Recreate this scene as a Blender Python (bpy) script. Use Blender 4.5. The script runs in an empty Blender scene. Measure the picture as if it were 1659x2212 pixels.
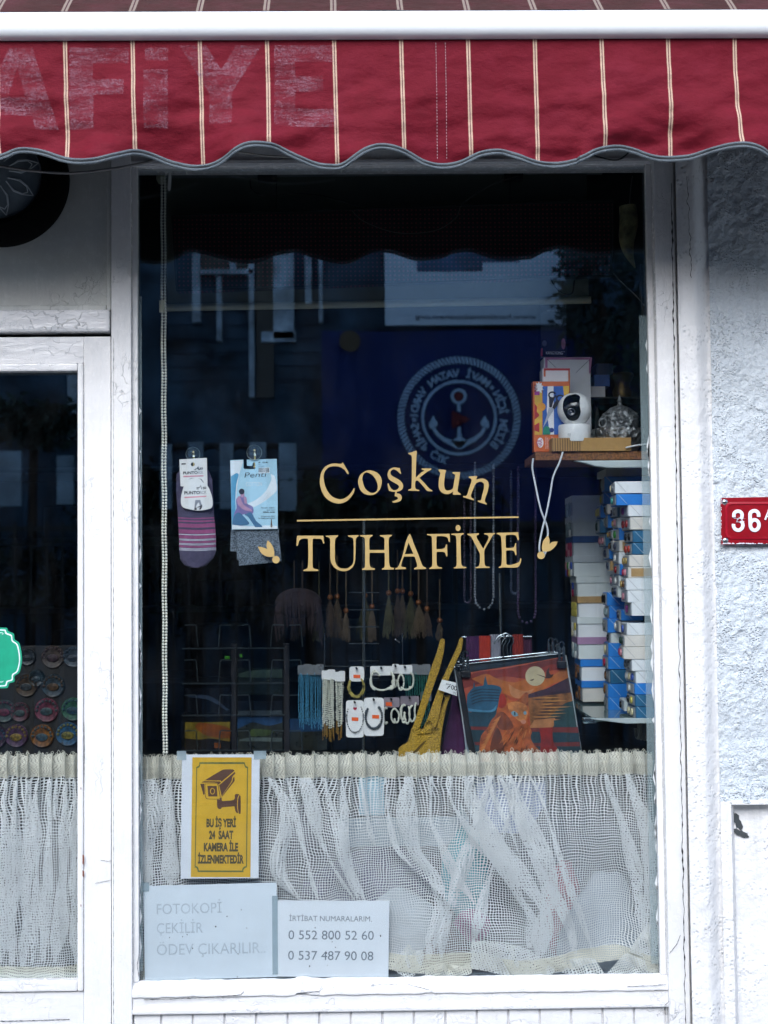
import bpy, bmesh, math, random
from mathutils import Vector, Matrix, noise
from mathutils.geometry import tessellate_polygon
random.seed(7)
SC = bpy.context.scene
COL = SC.collection
# ------------------------------------------------------------------ camera
PW, PH, FPX = 1659.0, 2212.0, 3072.0            # the photograph's pixel frame used for measuring
PITCH, YAW, ROLL = 0.04769, 0.01602, -0.00993
CAM = Vector((0.0, -3.07, 1.5))
cp, sp, cy, sy, cr, sr = (math.cos(PITCH), math.sin(PITCH), math.cos(YAW), math.sin(YAW), math.cos(ROLL), math.sin(ROLL))
FWD = Vector((sy*cp, cy*cp, sp)); _r = Vector((cy, -sy, 0)); _u = _r.cross(FWD)
RT = _r*cr + _u*sr; UP = -_r*sr + _u*cr
cd = bpy.data.cameras.new('camera'); cam = bpy.data.objects.new('camera', cd); COL.objects.link(cam)
cam.matrix_world = Matrix(((RT.x, UP.x, -FWD.x, CAM.x), (RT.y, UP.y, -FWD.y, CAM.y), (RT.z, UP.z, -FWD.z, CAM.z), (0, 0, 0, 1)))
cd.sensor_fit = 'VERTICAL'; cd.sensor_height = 36; cd.sensor_width = 27; cd.lens = 36*FPX/PH
cd.clip_start = 0.05; cd.clip_end = 300
cd.dof.use_dof = True; cd.dof.focus_distance = 3.08; cd.dof.aperture_fstop = 5.6
SC.camera = cam
# ------------------------------------------------------------------ world, sun, exposure
wd = bpy.data.worlds.new('World'); SC.world = wd; wd.use_nodes = True
SUN_EL, SUN_AZ = math.radians(40), math.radians(192)       # veiled sun over the street, in front of the shop
nt = wd.node_tree; bg = nt.nodes['Background']; sky = nt.nodes.new('ShaderNodeTexSky')
sky.sky_type = 'NISHITA'; sky.sun_disc = False; sky.sun_elevation = SUN_EL; sky.sun_rotation = SUN_AZ
sky.air_density = 1.0; sky.dust_density = 2.5; sky.ozone_density = 1.0
nt.links.new(sky.outputs[0], bg.inputs[0]); bg.inputs[1].default_value = 0.15
sd = bpy.data.lights.new('sun', 'SUN'); sun = bpy.data.objects.new('sun', sd); COL.objects.link(sun)
sd.energy = 1.3; sd.angle = math.radians(38); sd.color = (0.70, 0.85, 1.0)
SDIR = Vector((math.sin(SUN_AZ)*math.cos(SUN_EL), math.cos(SUN_AZ)*math.cos(SUN_EL), math.sin(SUN_EL)))
sun.rotation_euler = SDIR.to_track_quat('Z', 'Y').to_euler()
SC.view_settings.view_transform = 'Standard'; SC.view_settings.look = 'None'
SC.view_settings.exposure = 1.14; SC.view_settings.gamma = 1.0
SC.render.engine = 'CYCLES'
SC.cycles.max_bounces = 8; SC.cycles.diffuse_bounces = 4; SC.cycles.glossy_bounces = 4
SC.cycles.transparent_max_bounces = 24; SC.cycles.transmission_bounces = 4
SC.cycles.caustics_reflective = False; SC.cycles.caustics_refractive = False
SC.cycles.use_denoising = True; SC.cycles.sample_clamp_indirect = 4

# ------------------------------------------------------------------ measuring
def W(u, v, Y=0.0):
    d = FWD*FPX + RT*(u - PW/2) - UP*(v - PH/2)
    t = (Y - CAM.y)/d.y
    return CAM + d*t
def crop(x0, y0, s):
    return lambda x, y: ((x0 + x/s)*PW/2832.0, (y0 + y/s)*PW/2832.0)
def XU(u, v, Y=0): return W(u, v, Y).x
def ZV(u, v, Y=0): return W(u, v, Y).z

# ------------------------------------------------------------------ materials
def hx(h, k=1.0):
    h = h.lstrip('#'); o = []
    for i in (0, 2, 4):
        c = int(h[i:i+2], 16)/255; o.append((c/12.92 if c <= .04045 else ((c + .055)/1.055)**2.4)*k)
    return tuple(o) + (1.0,)
class NT:
    def __init__(s, name):
        s.m = bpy.data.materials.new(name); s.m.use_nodes = True; s.t = s.m.node_tree
        s.p = s.t.nodes['Principled BSDF']; s.out = s.t.nodes['Material Output']
    def n(s, kind, **kw):
        a = s.t.nodes.new('ShaderNode' + kind)
        for k, v in kw.items():
            if k.startswith('i_'):
                key = k[2:]; a.inputs[int(key) if key.isdigit() else key].default_value = v
            else: setattr(a, k, v)
        return a
    def l(s, a, b): s.t.links.new(a, b)
    def math(s, op, a, b=None, c=None):
        m = s.n('Math', operation=op)
        for i, x in enumerate((a, b, c)):
            if x is None: continue
            if isinstance(x, (int, float)): m.inputs[i].default_value = x
            else: s.l(x, m.inputs[i])
        return m.outputs[0]
    def mix(s, f, a, b):
        m = s.n('Mix', data_type='RGBA')
        for i, x in ((0, f), (6, a), (7, b)):
            if isinstance(x, (int, float, tuple)): m.inputs[i].default_value = x
            else: s.l(x, m.inputs[i])
        return m.outputs[2]
    def coords(s, kind='Object', scale=(1, 1, 1)):
        tc = s.n('TexCoord'); mp = s.n('Mapping'); mp.inputs['Scale'].default_value = scale
        s.l(tc.outputs[kind], mp.inputs[0]); return mp.outputs[0]
    def noise(s, vec, scale, detail=4, rough=.6):
        a = s.n('TexNoise', i_Scale=scale, i_Detail=detail, i_Roughness=rough); s.l(vec, a.inputs['Vector']); return a.outputs[0]
    def ramp(s, f, a, b):
        m = s.n('MapRange', i_1=a, i_2=b); m.clamp = True; s.l(f, m.inputs[0]); return m.outputs[0]
MATS = {}
def M(name, col, rough=.6, metal=0, var=.12, vscale=30, bump=.0, bscale=150, stretch=(1, 1, 1), spec=.5, alpha=1.0, trans=0):
    """a procedural surface: base colour with uneven tone and fine relief"""
    if name in MATS: return MATS[name]
    t = NT(name); c = hx(col) if isinstance(col, str) else col
    v = t.coords('Object', stretch)
    dark = tuple(x*(1 - var*1.6) for x in c[:3]) + (1,); lite = tuple(min(1, x*(1 + var*.6)) for x in c[:3]) + (1,)
    f = t.ramp(t.noise(v, vscale, 5), .3, .7)
    t.l(t.mix(f, dark, lite), t.p.inputs['Base Color'])
    t.p.inputs['Roughness'].default_value = rough; t.p.inputs['Metallic'].default_value = metal
    t.p.inputs['Specular IOR Level'].default_value = spec
    if alpha < 1: t.p.inputs['Alpha'].default_value = alpha
    if bump:
        b = t.n('Bump', i_Strength=min(1, bump), i_Distance=.002 if bump <= 1 else .002*bump)
        t.l(t.noise(v, bscale, 4), b.inputs['Height']); t.l(b.outputs[0], t.p.inputs['Normal'])
    MATS[name] = t.m; return t.m
def paint_mat(name, col, wear=.5, stretch=(1, 1, .25), bscale=60, dirt=.25):
    """thick old brushed gloss paint with blisters, grime specks and chips"""
    t = NT(name); v = t.coords('Object', stretch); v1 = t.coords('Object')
    c = hx(col)
    n1 = t.noise(v1, 9, 6, .65); n2 = t.noise(v, 240, 4, .7); n3 = t.noise(v1, 45, 8, .75)
    base = t.mix(t.ramp(n1, .35, .7), tuple(x*.90 for x in c[:3]) + (1,), c)
    spk = t.math('MULTIPLY', t.ramp(n2, .72, .78), dirt*2)
    base = t.mix(spk, base, hx('#55504a'))
    sm = t.math('MULTIPLY', t.ramp(n3, .62, .74), dirt)
    base = t.mix(sm, base, hx('#8d8a84'))
    vo = t.n('TexVoronoi', i_Scale=26.0); vo.feature = 'DISTANCE_TO_EDGE'
    nz = t.n('TexNoise', i_Scale=22.0, i_Detail=4.0); t.l(v1, nz.inputs['Vector'])
    ad = t.n('VectorMath', operation='MULTIPLY_ADD'); t.l(nz.outputs[1], ad.inputs[0]); ad.inputs[1].default_value = (.10, .10, .10); t.l(v, ad.inputs[2])
    t.l(ad.outputs[0], vo.inputs['Vector'])
    line = t.math('SUBTRACT', 1.0, t.ramp(vo.outputs[0], .0, .022))
    gate = t.ramp(t.noise(v1, 5, 3), .60 - .12*wear, .68)
    cr_ = t.math('MULTIPLY', line, gate)
    base = t.mix(t.math('MULTIPLY', cr_, .25*wear), base, hx('#4a4744'))
    t.l(base, t.p.inputs['Base Color']); t.p.inputs['Roughness'].default_value = .34
    t.l(t.ramp(n3, .2, 1.5), t.p.inputs['Roughness'])
    h = t.math('ADD', t.math('MULTIPLY', t.noise(v, bscale, 5, .6), 1.0), t.math('MULTIPLY', t.noise(v1, 350, 2), .12))
    h = t.math('SUBTRACT', h, t.math('MULTIPLY', cr_, .8))
    b = t.n('Bump', i_Strength=.75, i_Distance=.0035); t.l(h, b.inputs['Height']); t.l(b.outputs[0], t.p.inputs['Normal'])
    MATS[name] = t.m; return t.m
def stucco_mat(name, col, amt=1.0, scale=60):
    t = NT(name); v = t.coords('Object'); c = hx(col)
    n = t.noise(v, scale, 4, .55); n2 = t.noise(v, 7, 4)
    vo = t.n('TexVoronoi', i_Scale=scale*1.6); t.l(v, vo.inputs['Vector'])
    pit = t.ramp(vo.outputs[0], .10, .42)
    gate = t.ramp(t.noise(v, 14, 2), .42, .60)
    h = t.math('ADD', t.math('MULTIPLY', n, 1.0), t.math('MULTIPLY', t.math('MULTIPLY', pit, gate), .5))
    h = t.math('ADD', h, t.math('MULTIPLY', t.noise(v, 400, 2), .08))
    col_ = t.mix(t.ramp(n2, .35, .65), tuple(x*.90 for x in c[:3]) + (1,), c)
    grime = t.math('MULTIPLY', t.math('SUBTRACT', 1, pit), t.math('MULTIPLY', gate, .25))
    stk = t.math('MULTIPLY', t.ramp(t.noise(t.coords('Object', (9, 9, .7)), 4, 5, .7), .52, .75), .22)
    grime = t.math('MAXIMUM', grime, stk)
    col_ = t.mix(grime, col_, hx('#6f7478'))
    t.l(col_, t.p.inputs['Base Color']); t.p.inputs['Roughness'].default_value = .75
    b = t.n('Bump', i_Strength=1.0, i_Distance=.012*amt); t.l(h, b.inputs['Height']); t.l(b.outputs[0], t.p.inputs['Normal'])
    MATS[name] = t.m; return t.m
def glass_mat(name, f0=.115, tint=(.965, .98, .985), dust=.005):
    """flat window glass: clear with Schlick reflection, a film of dust"""
    t = NT(name); t.t.nodes.remove(t.p)
    tr = t.n('BsdfTransparent'); tr.inputs[0].default_value = tint + (1,)
    gl = t.n('BsdfGlossy'); gl.inputs['Roughness'].default_value = .0; gl.inputs[0].default_value = (.68, .87, 1, 1)
    lw = t.n('LayerWeight', i_Blend=.5)
    f5 = t.math('POWER', lw.outputs['Facing'], 5.0)
    f = t.math('ADD', f0, t.math('MULTIPLY', f5, 1 - f0))
    mx = t.n('MixShader'); t.l(f, mx.inputs[0]); t.l(tr.outputs[0], mx.inputs[1]); t.l(gl.outputs[0], mx.inputs[2])
    df = t.n('BsdfDiffuse'); df.inputs[0].default_value = (.7, .72, .75, 1)
    v = t.coords('Object', (1, 1, .35))
    d = t.math('MULTIPLY', t.ramp(t.noise(v, 14, 6, .7), .45, .8), dust)
    m2 = t.n('MixShader'); t.l(d, m2.inputs[0]); t.l(mx.outputs[0], m2.inputs[1]); t.l(df.outputs[0], m2.inputs[2])
    t.l(m2.outputs[0], t.out.inputs[0]); MATS[name] = t.m; return t.m
def film_mat(name, col, cover=.4):
    t = NT(name); t.t.nodes.remove(t.p)
    tr = t.n('BsdfTransparent'); df = t.n('BsdfDiffuse'); df.inputs[0].default_value = hx(col)
    v = t.coords('Object', (1, 1, .3)); f = t.ramp(t.noise(v, 50, 5), .2, .8)
    f = t.math('ADD', cover*.7, t.math('MULTIPLY', f, cover*.5))
    mx = t.n('MixShader'); t.l(f, mx.inputs[0]); t.l(tr.outputs[0], mx.inputs[1]); t.l(df.outputs[0], mx.inputs[2])
    t.l(mx.outputs[0], t.out.inputs[0]); MATS[name] = t.m; return t.m
def net_mat(name, col, pitch=.0043, thread=.34, fill=0.0):
    """open weave cotton net: square holes between uneven threads, in the cloth's own UV metres"""
    t = NT(name); t.t.nodes.remove(t.p)
    tc = t.n('TexCoord'); uv = tc.outputs['UV']
    nz = t.n('TexNoise', i_Scale=30.0, i_Detail=3.0); t.l(uv, nz.inputs['Vector'])
    ad = t.n('VectorMath', operation='MULTIPLY_ADD'); t.l(nz.outputs[1], ad.inputs[0]); ad.inputs[1].default_value = (.006, .006, 0); t.l(uv, ad.inputs[2])
    nz2 = t.n('TexNoise', i_Scale=7.0, i_Detail=2.0); t.l(uv, nz2.inputs['Vector'])
    ad2 = t.n('VectorMath', operation='MULTIPLY_ADD'); t.l(nz2.outputs[1], ad2.inputs[0]); ad2.inputs[1].default_value = (.05, .035, 0); t.l(ad.outputs[0], ad2.inputs[2])
    sc = t.n('VectorMath', operation='SCALE'); sc.inputs['Scale'].default_value = 1/pitch; t.l(ad2.outputs[0], sc.inputs[0])
    sx = t.n('SeparateXYZ'); t.l(sc.outputs[0], sx.inputs[0])
    fine = t.noise(uv, 300, 2)
    th = t.math('ADD', thread*.55, t.math('MULTIPLY', fine, thread*.9))
    ms = []
    for o in (sx.outputs[0], sx.outputs[1]):
        fr = t.math('FRACT', o); d = t.math('ABSOLUTE', t.math('SUBTRACT', fr, .5)); ms.append(t.math('LESS_THAN', t.math('SUBTRACT', .5, d), t.math('MULTIPLY', th, .5)))
    a = t.math('MAXIMUM', ms[0], ms[1])
    if fill: a = t.math('MAXIMUM', a, fill)
    df = t.n('BsdfDiffuse'); tl = t.n('BsdfTranslucent'); c = hx(col)
    colr = t.mix(t.ramp(t.noise(uv, 12, 4), .3, .7), tuple(x*.85 for x in c[:3]) + (1,), c)
    t.l(colr, df.inputs[0]); t.l(colr, tl.inputs[0])
    m0 = t.n('MixShader'); m0.inputs[0].default_value = .12; t.l(df.outputs[0], m0.inputs[1]); t.l(tl.outputs[0], m0.inputs[2])
    tr = t.n('BsdfTransparent'); mx = t.n('MixShader'); t.l(a, mx.inputs[0]); t.l(tr.outputs[0], mx.inputs[1]); t.l(m0.outputs[0], mx.inputs[2])
    t.l(mx.outputs[0], t.out.inputs[0]); MATS[name] = t.m; return t.m

# ------------------------------------------------------------------ objects
OFF = {}
def tag(o, label=None, cat=None, group=None, kind=None):
    if label: o['label'] = label
    if cat: o['category'] = cat
    if group: o['group'] = group
    if kind: o['kind'] = kind
    return o
def thing(name, loc, label, cat, group=None):
    o = bpy.data.objects.new(name, None); COL.objects.link(o); o.location = loc; o.empty_display_size = .05
    OFF[o.name] = Vector(loc); return tag(o, label, cat, group)
class MB:
    """collects geometry of one mesh"""
    def __init__(s): s.v = []; s.f = []; s.mi = []; s.uv = None; s.cur = 0
    def add(s, vs, fs):
        o = len(s.v); s.v += [Vector(v) for v in vs]; s.f += [tuple(i + o for i in f) for f in fs]; s.mi += [s.cur]*len(fs); return s
    def box(s, x0, x1, y0, y1, z0, z1):
        vs = [(x, y, z) for x in (x0, x1) for y in (y0, y1) for z in (z0, z1)]
        return s.add(vs, [(0, 1, 3, 2), (4, 6, 7, 5), (0, 4, 5, 1), (2, 3, 7, 6), (0, 2, 6, 4), (1, 5, 7, 3)])
    def rbox(s, org, ex, ey, ez):
        """box from a corner and three edge vectors"""
        o, a, b, c = map(Vector, (org, ex, ey, ez))
        vs = [o + a*i + b*j + c*k for i in (0, 1) for j in (0, 1) for k in (0, 1)]
        return s.add(vs, [(0, 1, 3, 2), (4, 6, 7, 5), (0, 4, 5, 1), (2, 3, 7, 6), (0, 2, 6, 4), (1, 5, 7, 3)])
    def tube(s, pts, r, n=8, cap=True):
        pts = [Vector(p) for p in pts]; rr = r if isinstance(r, (list, tuple)) else [r]*len(pts)
        t0 = (pts[1] - pts[0]).normalized(); a = t0.orthogonal().normalized(); vs = []; fs = []
        for i, p in enumerate(pts):
            t = (pts[min(i + 1, len(pts) - 1)] - pts[max(i - 1, 0)]).normalized()
            a = (a - t*a.dot(t)); a = a.normalized() if a.length > 1e-6 else t.orthogonal().normalized(); b = t.cross(a)
            for k in range(n):
                q = 2*math.pi*k/n; vs.append(p + (a*math.cos(q) + b*math.sin(q))*rr[i])
        for i in range(len(pts) - 1):
            for k in range(n): fs.append((i*n + k, i*n + (k + 1) % n, (i + 1)*n + (k + 1) % n, (i + 1)*n + k))
        if cap: fs.append(tuple(range(n))[::-1]); fs.append(tuple(range((len(pts) - 1)*n, len(pts)*n)))
        return s.add(vs, fs)
    def lathe(s, prof, c, n=40, axis='Z', sq=1.0):
        c = Vector(c); vs = []; fs = []
        for r, h in prof:
            for k in range(n):
                q = 2*math.pi*k/n; x, y = r*math.cos(q), r*math.sin(q)*sq
                vs.append(c + (Vector((x, y, h)) if axis == 'Z' else Vector((x, -h, y)) if axis == 'Y' else Vector((h, x, y))))
        for i in range(len(prof) - 1):
            for k in range(n): fs.append((i*n + k, i*n + (k + 1) % n, (i + 1)*n + (k + 1) % n, (i + 1)*n + k))
        return s.add(vs, fs)
    def ball(s, c, r, n=8, sc=(1, 1, 1)):
        c = Vector(c); m = max(4, n*2//3); pr = [(math.sin(math.pi*i/m), -math.cos(math.pi*i/m)) for i in range(m + 1)]
        vs = []; fs = []
        for a, h in pr:
            for k in range(n):
                q = 2*math.pi*k/n; vs.append(c + Vector((a*math.cos(q)*r*sc[0], a*math.sin(q)*r*sc[1], h*r*sc[2])))
        for i in range(m):
            for k in range(n): fs.append((i*n + k, i*n + (k + 1) % n, (i + 1)*n + (k + 1) % n, (i + 1)*n + k))
        return s.add(vs, fs)
    def plate(s, loops, Y, th=.0004):
        """loops of (u,v) photo pixels laid on the plane y = Y (front) with thickness th behind"""
        lw = [[W(u, v, Y) for u, v in lp] for lp in loops]
        return s.slab(lw, th)
    def slab(s, lw, th):
        tri = tessellate_polygon([[Vector((p.x, p.z, 0)) for p in lp] for lp in lw])
        flat = [p for lp in lw for p in lp]; n = len(flat)
        fs = []
        for t in tri:
            a, b, c = (flat[i] for i in t)
            cr = (b.x - a.x)*(c.z - a.z) - (b.z - a.z)*(c.x - a.x)
            fs.append(t if cr > 0 else t[::-1])
        vs = flat[:]; nf = fs[:]
        if th:
            vs += [p + Vector((0, th, 0)) for p in flat]; nf += [tuple(i + n for i in f[::-1]) for f in fs]
            o = 0
            for lp in lw:
                m = len(lp)
                for i in range(m): nf.append((o + i, o + (i + 1) % m, o + (i + 1) % m + n, o + i + n))
                o += m
        return s.add(vs, nf)
    def build(s, name, mats, parent=None, org=None, smooth=False, bevel=0):
        if not isinstance(mats, (list, tuple)): mats = [mats]
        if parent is not None: off = OFF[parent.name]
        elif org is not None: off = Vector(org)
        else:
            xs = [v.x for v in s.v]; ys = [v.y for v in s.v]; zs = [v.z for v in s.v]
            off = Vector(((min(xs) + max(xs))/2, (min(ys) + max(ys))/2, min(zs)))
        me = bpy.data.meshes.new(name); me.from_pydata([v - off for v in s.v], [], s.f)
        for m in mats: me.materials.append(m)
        if len(mats) > 1: me.polygons.foreach_set('material_index', s.mi)
        if s.uv:
            ul = me.uv_layers.new(name='UVMap'); 
            for lo in me.loops: ul.data[lo.index].uv = s.uv[lo.vertex_index]
        bm = bmesh.new(); bm.from_mesh(me)
        if not s.uv: bmesh.ops.recalc_face_normals(bm, faces=bm.faces)
        if bevel:
            es = [e for e in bm.edges if len(e.link_faces) == 2 and e.calc_face_angle(0) > .6]
            bmesh.ops.bevel(bm, geom=es, offset=bevel, segments=2, affect='EDGES', profile=.6)
        bm.to_mesh(me); bm.free()
        if smooth:
            me.shade_smooth(); me.set_sharp_from_angle(angle=math.radians(45))
        o = bpy.data.objects.new(name, me); COL.objects.link(o)
        if parent is not None: o.parent = parent; OFF[o.name] = off
        else: o.location = off; OFF[o.name] = off
        return o
def bx(name, x0, x1, y0, y1, z0, z1, m, parent=None, bev=.0015):
    return MB().box(x0, x1, y0, y1, z0, z1).build(name, m, parent, bevel=bev)
def smooth_loop(pts, k=5):
    """closed outline through points; a point ending in 'c' is a corner"""
    P = [(Vector(p[:2]), len(p) > 2) for p in pts]; n = len(P); out = []
    for i in range(n):
        p0, p1, p2, p3 = P[i - 1], P[i], P[(i + 1) % n], P[(i + 2) % n]
        d = p2[0] - p1[0]
        m1 = d if p1[1] else (p2[0] - p0[0])*.5
        m2 = d if p2[1] else (p3[0] - p1[0])*.5
        for m in (m1, m2):
            if m.length > d.length*1.2 and m.length > 0: m *= d.length*1.2/m.length
        for j in range(k):
            t = j/k; h = (2*t**3 - 3*t**2 + 1, t**3 - 2*t**2 + t, -2*t**3 + 3*t**2, t**3 - t**2)
            q = p1[0]*h[0] + m1*h[1] + p2[0]*h[2] + m2*h[3]; out.append((q.x, q.y))
    return out
def CR(s):
    """'x,y x,yc ...' -> point list"""
    o = []
    for a in s.split():
        c = a.endswith('c'); x, y = a.rstrip('c').split(','); o.append((float(x), float(y)) + (('c',) if c else ()))
    return o
def outline(cf, s, k=5): return [cf(x, y) for x, y in smooth_loop(CR(s), k)]
def poly(cf, s): return [cf(float(a.split(',')[0]), float(a.split(',')[1])) for a in s.split()]
def circ(cf, x, y, r, ry=None, n=28): return [cf(x + r*math.cos(6.28318*i/n), y + (ry or r)*math.sin(6.28318*i/n)) for i in range(n)]
def ident(x, y): return (x, y)
_tc = {}
def text_geo(s, bold=0):
    k = (s, bold)
    if k in _tc: return _tc[k]
    c = bpy.data.curves.new('t', 'FONT'); c.body = s; c.size = 1; c.offset = bold; c.resolution_u = 4
    o = bpy.data.objects.new('t', c); COL.objects.link(o); bpy.context.view_layer.update()
    me = bpy.data.meshes.new_from_object(o.evaluated_get(bpy.context.evaluated_depsgraph_get()))
    vs = [v.co.copy() for v in me.vertices]; fs = [tuple(p.vertices) for p in me.polygons]
    bpy.data.objects.remove(o); bpy.data.curves.remove(c); bpy.data.meshes.remove(me)
    _tc[k] = (vs, fs); return _tc[k]
CAPH = max(v.y for v in text_geo('H')[0])
def text_to(mb, s, P0, P1, hgt, bold=0, slant=0):
    """lay the string's baseline from world point P0 to P1, cap height hgt metres"""
    vs, fs = text_geo(s, bold); x0 = min(v.x for v in vs); x1 = max(v.x for v in vs)
    e = (P1 - P0); upv = Vector((-e.z, 0, e.x)).normalized()
    if upv.z < 0 and e.x >= 0: upv = -upv
    k = hgt/CAPH
    mb.add([P0 + e*((v.x - x0)/(x1 - x0)) + upv*(v.y*k) + e.normalized()*(v.y*k*slant) for v in vs], fs); return mb
def text_px(mb, s, cf, xl, yl, xr, yr, h, Y, bold=0, slant=0):
    P0 = W(*cf(xl, yl), Y); P1 = W(*cf(xr, yr), Y); q = W(*cf(xl, yl - h), Y)
    return text_to(mb, s, P0, P1, (q - P0).length, bold, slant)
def rpx(cf, n, Y): return (W(*cf(n, 0), Y) - W(*cf(0, 0), Y)).length

# ------------------------------------------------------------------ shared materials
white = paint_mat('white_gloss_paint', '#e9e8e8', .6)
white2 = paint_mat('white_gloss_paint_board', '#e6e5e6', .9, (.25, 1, 1), 45)
grey_old = paint_mat('aged_cream_paint', '#d6d7d2', .3)
plaster = stucco_mat('rough_white_stucco', '#ccd3d9', .50, 120)
plaster_s = stucco_mat('smooth_painted_plaster', '#e7e6e6', .22, 70)
pane_m = glass_mat('window_glass')
dark = M('dark_shadow_gap', '#141416', .9)
black = M('black_plastic', '#101114', .4, bump=.2)
steel = M('polished_steel', '#b9bcc0', .22, 1)
wplastic = M('white_plastic', '#e6e8e8', .35, var=.03)
paper = M('white_paper', '#e4e8ee', .8, var=.05, vscale=12)
ink = M('dark_grey_ink', '#4a5058', .8)
gold = M('gold_vinyl', '#b0955e', .38, var=.08, vscale=60, bump=.25, bscale=300)
cardw = M('white_card', '#e3e4e2', .7, var=.06)
# ================================================================== THE SETTING
def struct(o): return tag(o, kind='structure')
asph = M('asphalt', '#4b4d50', .9, var=.25, vscale=8, bump=1, bscale=90)
struct(MB().box(-40, 40, -40, 12, -.3, 0).build('ground', asph, org=(0, 0, 0)))
pav = M('paving_stone', '#8d8f90', .85, var=.2, vscale=6, bump=.6)
struct(MB().box(-12, 12, -1.6, -.02, -.05, .12).build('pavement', pav, org=(0, 0, 0), bevel=.01))
struct(MB().box(-12, 12, -8.6, -6.2, -.05, .12).build('pavement', pav, org=(0, -8, 0), bevel=.01))
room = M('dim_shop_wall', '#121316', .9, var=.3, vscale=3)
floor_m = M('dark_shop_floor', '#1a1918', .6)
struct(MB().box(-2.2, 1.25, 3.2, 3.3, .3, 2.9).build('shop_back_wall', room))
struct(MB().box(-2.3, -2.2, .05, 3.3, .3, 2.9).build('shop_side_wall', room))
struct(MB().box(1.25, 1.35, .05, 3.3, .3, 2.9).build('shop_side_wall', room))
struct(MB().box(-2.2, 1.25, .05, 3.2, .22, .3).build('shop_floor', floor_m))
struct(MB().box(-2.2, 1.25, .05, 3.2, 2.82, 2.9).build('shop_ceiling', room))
deck = M('display_deck_board', '#6d6a66', .6, bump=.3)
struct(MB().box(-.50, .70, .008, .50, .60, .640).build('display_deck', deck))
# upper building over the shop (keeps the sun behind the roof)
up = thing('shop_building', (0, .3, 0), 'white rendered building over and around the shop window', 'building')
MB().box(-8, -1.45, -.02, .06, 0, 6.0).build('wall', plaster, up)
MB().box(-1.45, 12, .0, .05, 2.55, 6.0).build('wall', plaster, up)
MB().box(-8, 12, .05, 8, 2.95, 6.0).build('upper_floor', plaster, up)
MB().box(-8, -2.35, .06, 8, 0, 2.95).build('side_room', plaster, up)
MB().box(1.4, 12, .05, 8, 0, 2.95).build('side_room', plaster, up)
MB().box(-2.35, 1.4, 3.35, 8, 0, 2.95).build('rear_room', plaster, up)

# ------------------------------------------------------------------ right: plaster pilaster, stucco wall, recessed plinth
xg0, xg1, zg0, zg1 = -.4785, .6260, .6560, 2.400
pw = thing('plaster_wall', (.95, -.02, 0), 'rough white stucco wall to the right of the window with smooth rounded corner', 'wall')
def grid_wall(x0, x1, z0, z1, Yf, nx, nz):
    m = MB(); vs = []; fs = []
    for j in range(nz + 1):
        for i in range(nx + 1):
            x = x0 + (x1 - x0)*i/nx; z = z0 + (z1 - z0)*j/nz; vs.append((x, Yf(x, z), z))
    for j in range(nz):
        for i in range(nx): a = j*(nx + 1) + i; fs.append((a, a + 1, a + nx + 2, a + nx + 1))
    return m.add(vs, fs)
XC = .6845          # the crack between wood frame and plaster
def pil(x, z):
    a = min(1, max(0, (x - .718)/.04)); edge = -.052 + .012*(1 - math.cos(a*math.pi))*1.15
    return edge + .0035*noise.noise(Vector((x*9, z*5, 1))) + .0012*noise.noise(Vector((x*60, z*45, 4)))
zpl = ZV(1600, 1735, -.03)
def stc(x, z):
    return -.028 + .005*noise.noise(Vector((x*14, z*11, 7))) + .0030*noise.noise(Vector((x*62, z*50, 2))) + .0018*noise.noise(Vector((x*120, z*110, 9)))
grid_wall(XC, .762, 0, 2.9, pil, 24, 500).build('smooth_corner', plaster_s, pw, smooth=True)
grid_wall(.7585, 1.6, zpl, 2.9, stc, 260, 560).build('stucco_face', plaster, pw, smooth=True)
MB().box(.69, 8, .0, .048, 0, 2.9).build('core', plaster_s, pw)
grid_wall(.7585, .781, 0, zpl + .004, lambda x, z: -.030 + .002*noise.noise(Vector((x*30, z*20, 3))), 4, 200).build('plinth_border', plaster_s, pw, smooth=True)
grid_wall(.781, 1.6, 0, zpl + .01, lambda x, z: min(-.004, -.030 + (x - .781)*2.2) + .0014*noise.noise(Vector((x*30, z*26, 5))), 130, 220).build('plinth_panel', plaster_s, pw, smooth=True)
MB().box(.7815, 1.6, -.030, .0, zpl - .004, zpl + .006).build('plinth_lip', plaster_s, pw, bevel=.002)
cr1 = M('weathered_mortar_stain', '#3d4244', .9)
for cx, cyy, a, l, w_ in ((1592, 1772, 1.1, 22, 7), (1600, 1800, .4, 20, 6)):
    q = []
    for i in range(24):
        t = 6.283*i/24; rr = 1 + .9*noise.noise(Vector((i*.9, cx, 0))); x = l*math.cos(t)*rr; y = w_*math.sin(t)*rr
        q.append((cx + x*math.cos(a) - y*math.sin(a), cyy + x*math.sin(a) + y*math.cos(a)))
    MB().plate([q], -.0075, .004).build('render_chip', cr1, pw)
# cracks: dark irregular gap lines
def crack(u0, v0, u1, v1, Y, w, n, amp, parent, seed=0, name='crack'):
    a, b = [], []
    for i in range(n + 1):
        t = i/n; u = u0 + (u1 - u0)*t + amp*noise.noise(Vector((t*n*.35, seed, 0)))*1.6; v = v0 + (v1 - v0)*t
        ww = w*(.35 + abs(noise.noise(Vector((t*n*.5, seed + 5, 1))))*1.9); a.append((u - ww, v)); b.append((u + ww, v))
    return MB().plate([a + b[::-1]], Y, .001).build(name, dark, parent)
crack(1450, 395, 1481, 2212, -.0575, 1.2, 190, 2.0, pw, 3)
crack(1484, 380, 1494, 600, -.0560, .7, 40, 3, pw, 8)
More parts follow.
